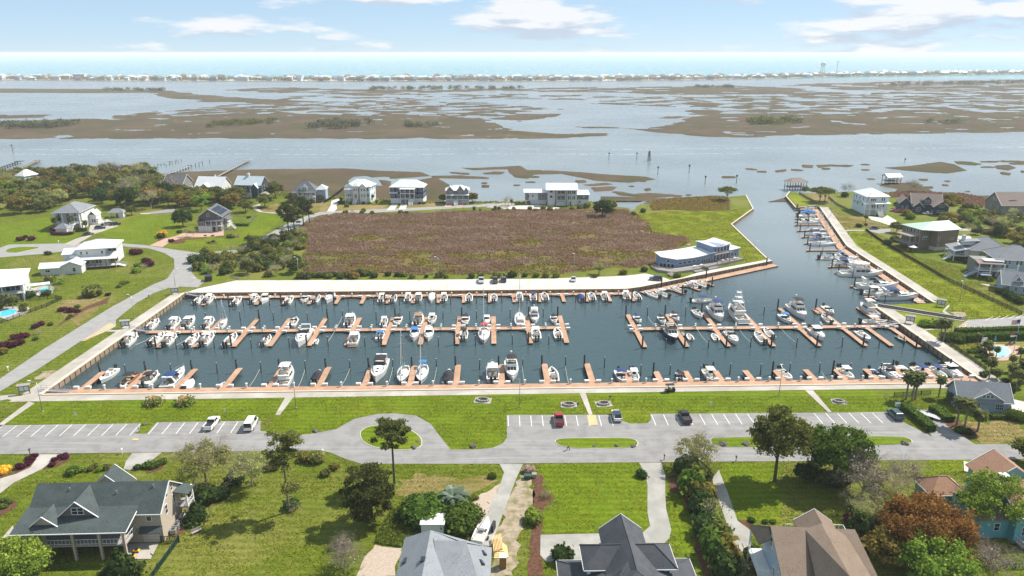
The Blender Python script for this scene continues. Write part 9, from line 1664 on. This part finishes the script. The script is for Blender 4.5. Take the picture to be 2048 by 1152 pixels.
o = rest.build('beach_houses', ['w_stucco','r_white','r_taupe']); tag(o, 'crowded smaller beach houses behind the front rows on the far island', 'houses'); o['kind'] = 'stuff'
# motel blocks at far left
for i, (x, w, hgt) in enumerate(((10,60,12),(52,46,13),(92,34,11),(140,36,17))):
    f = G((x, isl_y(x)), Z_WATER)+Vector((0,60,0)); t = thing('beach_hotel', ['leftmost','second','third','tallest'][i]+' white hotel block on the far island at left', 'building', (f.x,f.y,Z_WATER+1.2)); MB().box(-w/2,w/2,-8,8,0,hgt).build('wall', 'w_white', t); MB().slab([(-w/2-1,-9,hgt+.2),(w/2+1,-9,hgt+.2),(w/2+1,9,hgt+.9),(-w/2-1,9,hgt+.9)],.5).build('roof', 'r_white', t)
    [MB().box(-w/2+1,w/2-1,-8.2,-8.02,1.2+3*k,2.8+3*k).build('window', 'glass', t) for k in range(int(hgt/3.2))]
def isl_trees():
    cl = []
    for i in range(1500):
        x = random.uniform(-400,2440); f = G((x, isl_y(x)), Z_WATER); off = random.choice((6,30,66,110,160))+random.uniform(-8,8); q = f+Vector((f.x/f.y*off, off, 0)); r = random.uniform(5,11); cl.append((q.x,q.y,Z_WATER+2.5+r*.35,r*1.3,r,r*.6))
    o = link('island_scrub', crown_mesh('island_scrub', cl, 60000, 2.2, 'l_haze')); tag(o, 'low scrub and trees between the far island houses', 'scrub'); o['kind'] = 'stuff'
isl_trees()
# water tower and mast
p = G((1664,153.5), Z_WATER)+Vector((0,90,0)); t = thing('water_tower', 'pale water tower on legs on the far island', 'water tower', (p.x,p.y,Z_WATER)); H_ = 50
for a in range(6): MB().tube((9*math.cos(a*1.047),9*math.sin(a*1.047),0),(6*math.cos(a*1.047),6*math.sin(a*1.047),H_*.74),.9,.7,6).build('leg', 'w_mint', t)
MB().loft([[(r*math.cos(k*math.pi/8),r*math.sin(k*math.pi/8),z) for k in range(16)] for r, z in ((2,H_*.68),(8,H_*.74),(9.5,H_*.8),(9.5,H_*.93),(6,H_*.98),(.5,H_))]).build('tank', 'w_mint', t, True); MB().tube((0,0,0),(0,0,H_*.7),1.2,1.2,8).build('riser', 'w_mint', t)
p = G((1693,153), Z_WATER)+Vector((0,90,0)); t = thing('radio_mast', 'slender radio mast beside the water tower', 'mast', (p.x,p.y,Z_WATER)); MB().tube((0,0,0),(0,0,54),1.1,.7,6).build('mast', 'steel', t); [MB().box(-4.5,4.5,-1,1,z,z+1.2).build('antenna_arm', 'steel', t) for z in (48,51.5,38)]
# ============================================================ HAZE: the salty air over the sound
hm_ = bpy.data.materials.new('haze'); hm_.use_nodes = True; nt = hm_.node_tree; nt.nodes.clear(); o_ = nt.nodes.new('ShaderNodeOutputMaterial'); pv = nt.nodes.new('ShaderNodeVolumePrincipled')
pv.inputs['Color'].default_value = (.93,.95,1.0,1); pv.inputs['Density'].default_value = HAZE_D; pv.inputs['Anisotropy'].default_value = .0; nt.links.new(pv.outputs[0], o_.inputs['Volume'])
hz_ = MB().box(-70000,70000,-300,70000,-8,84).mesh('haze', 'asphalt'); hz_.materials.clear(); hz_.materials.append(hm_); o = link('haze', hz_); o['kind'] = 'stuff'; tag(o, 'pale sea haze in the air over the whole view', 'haze')
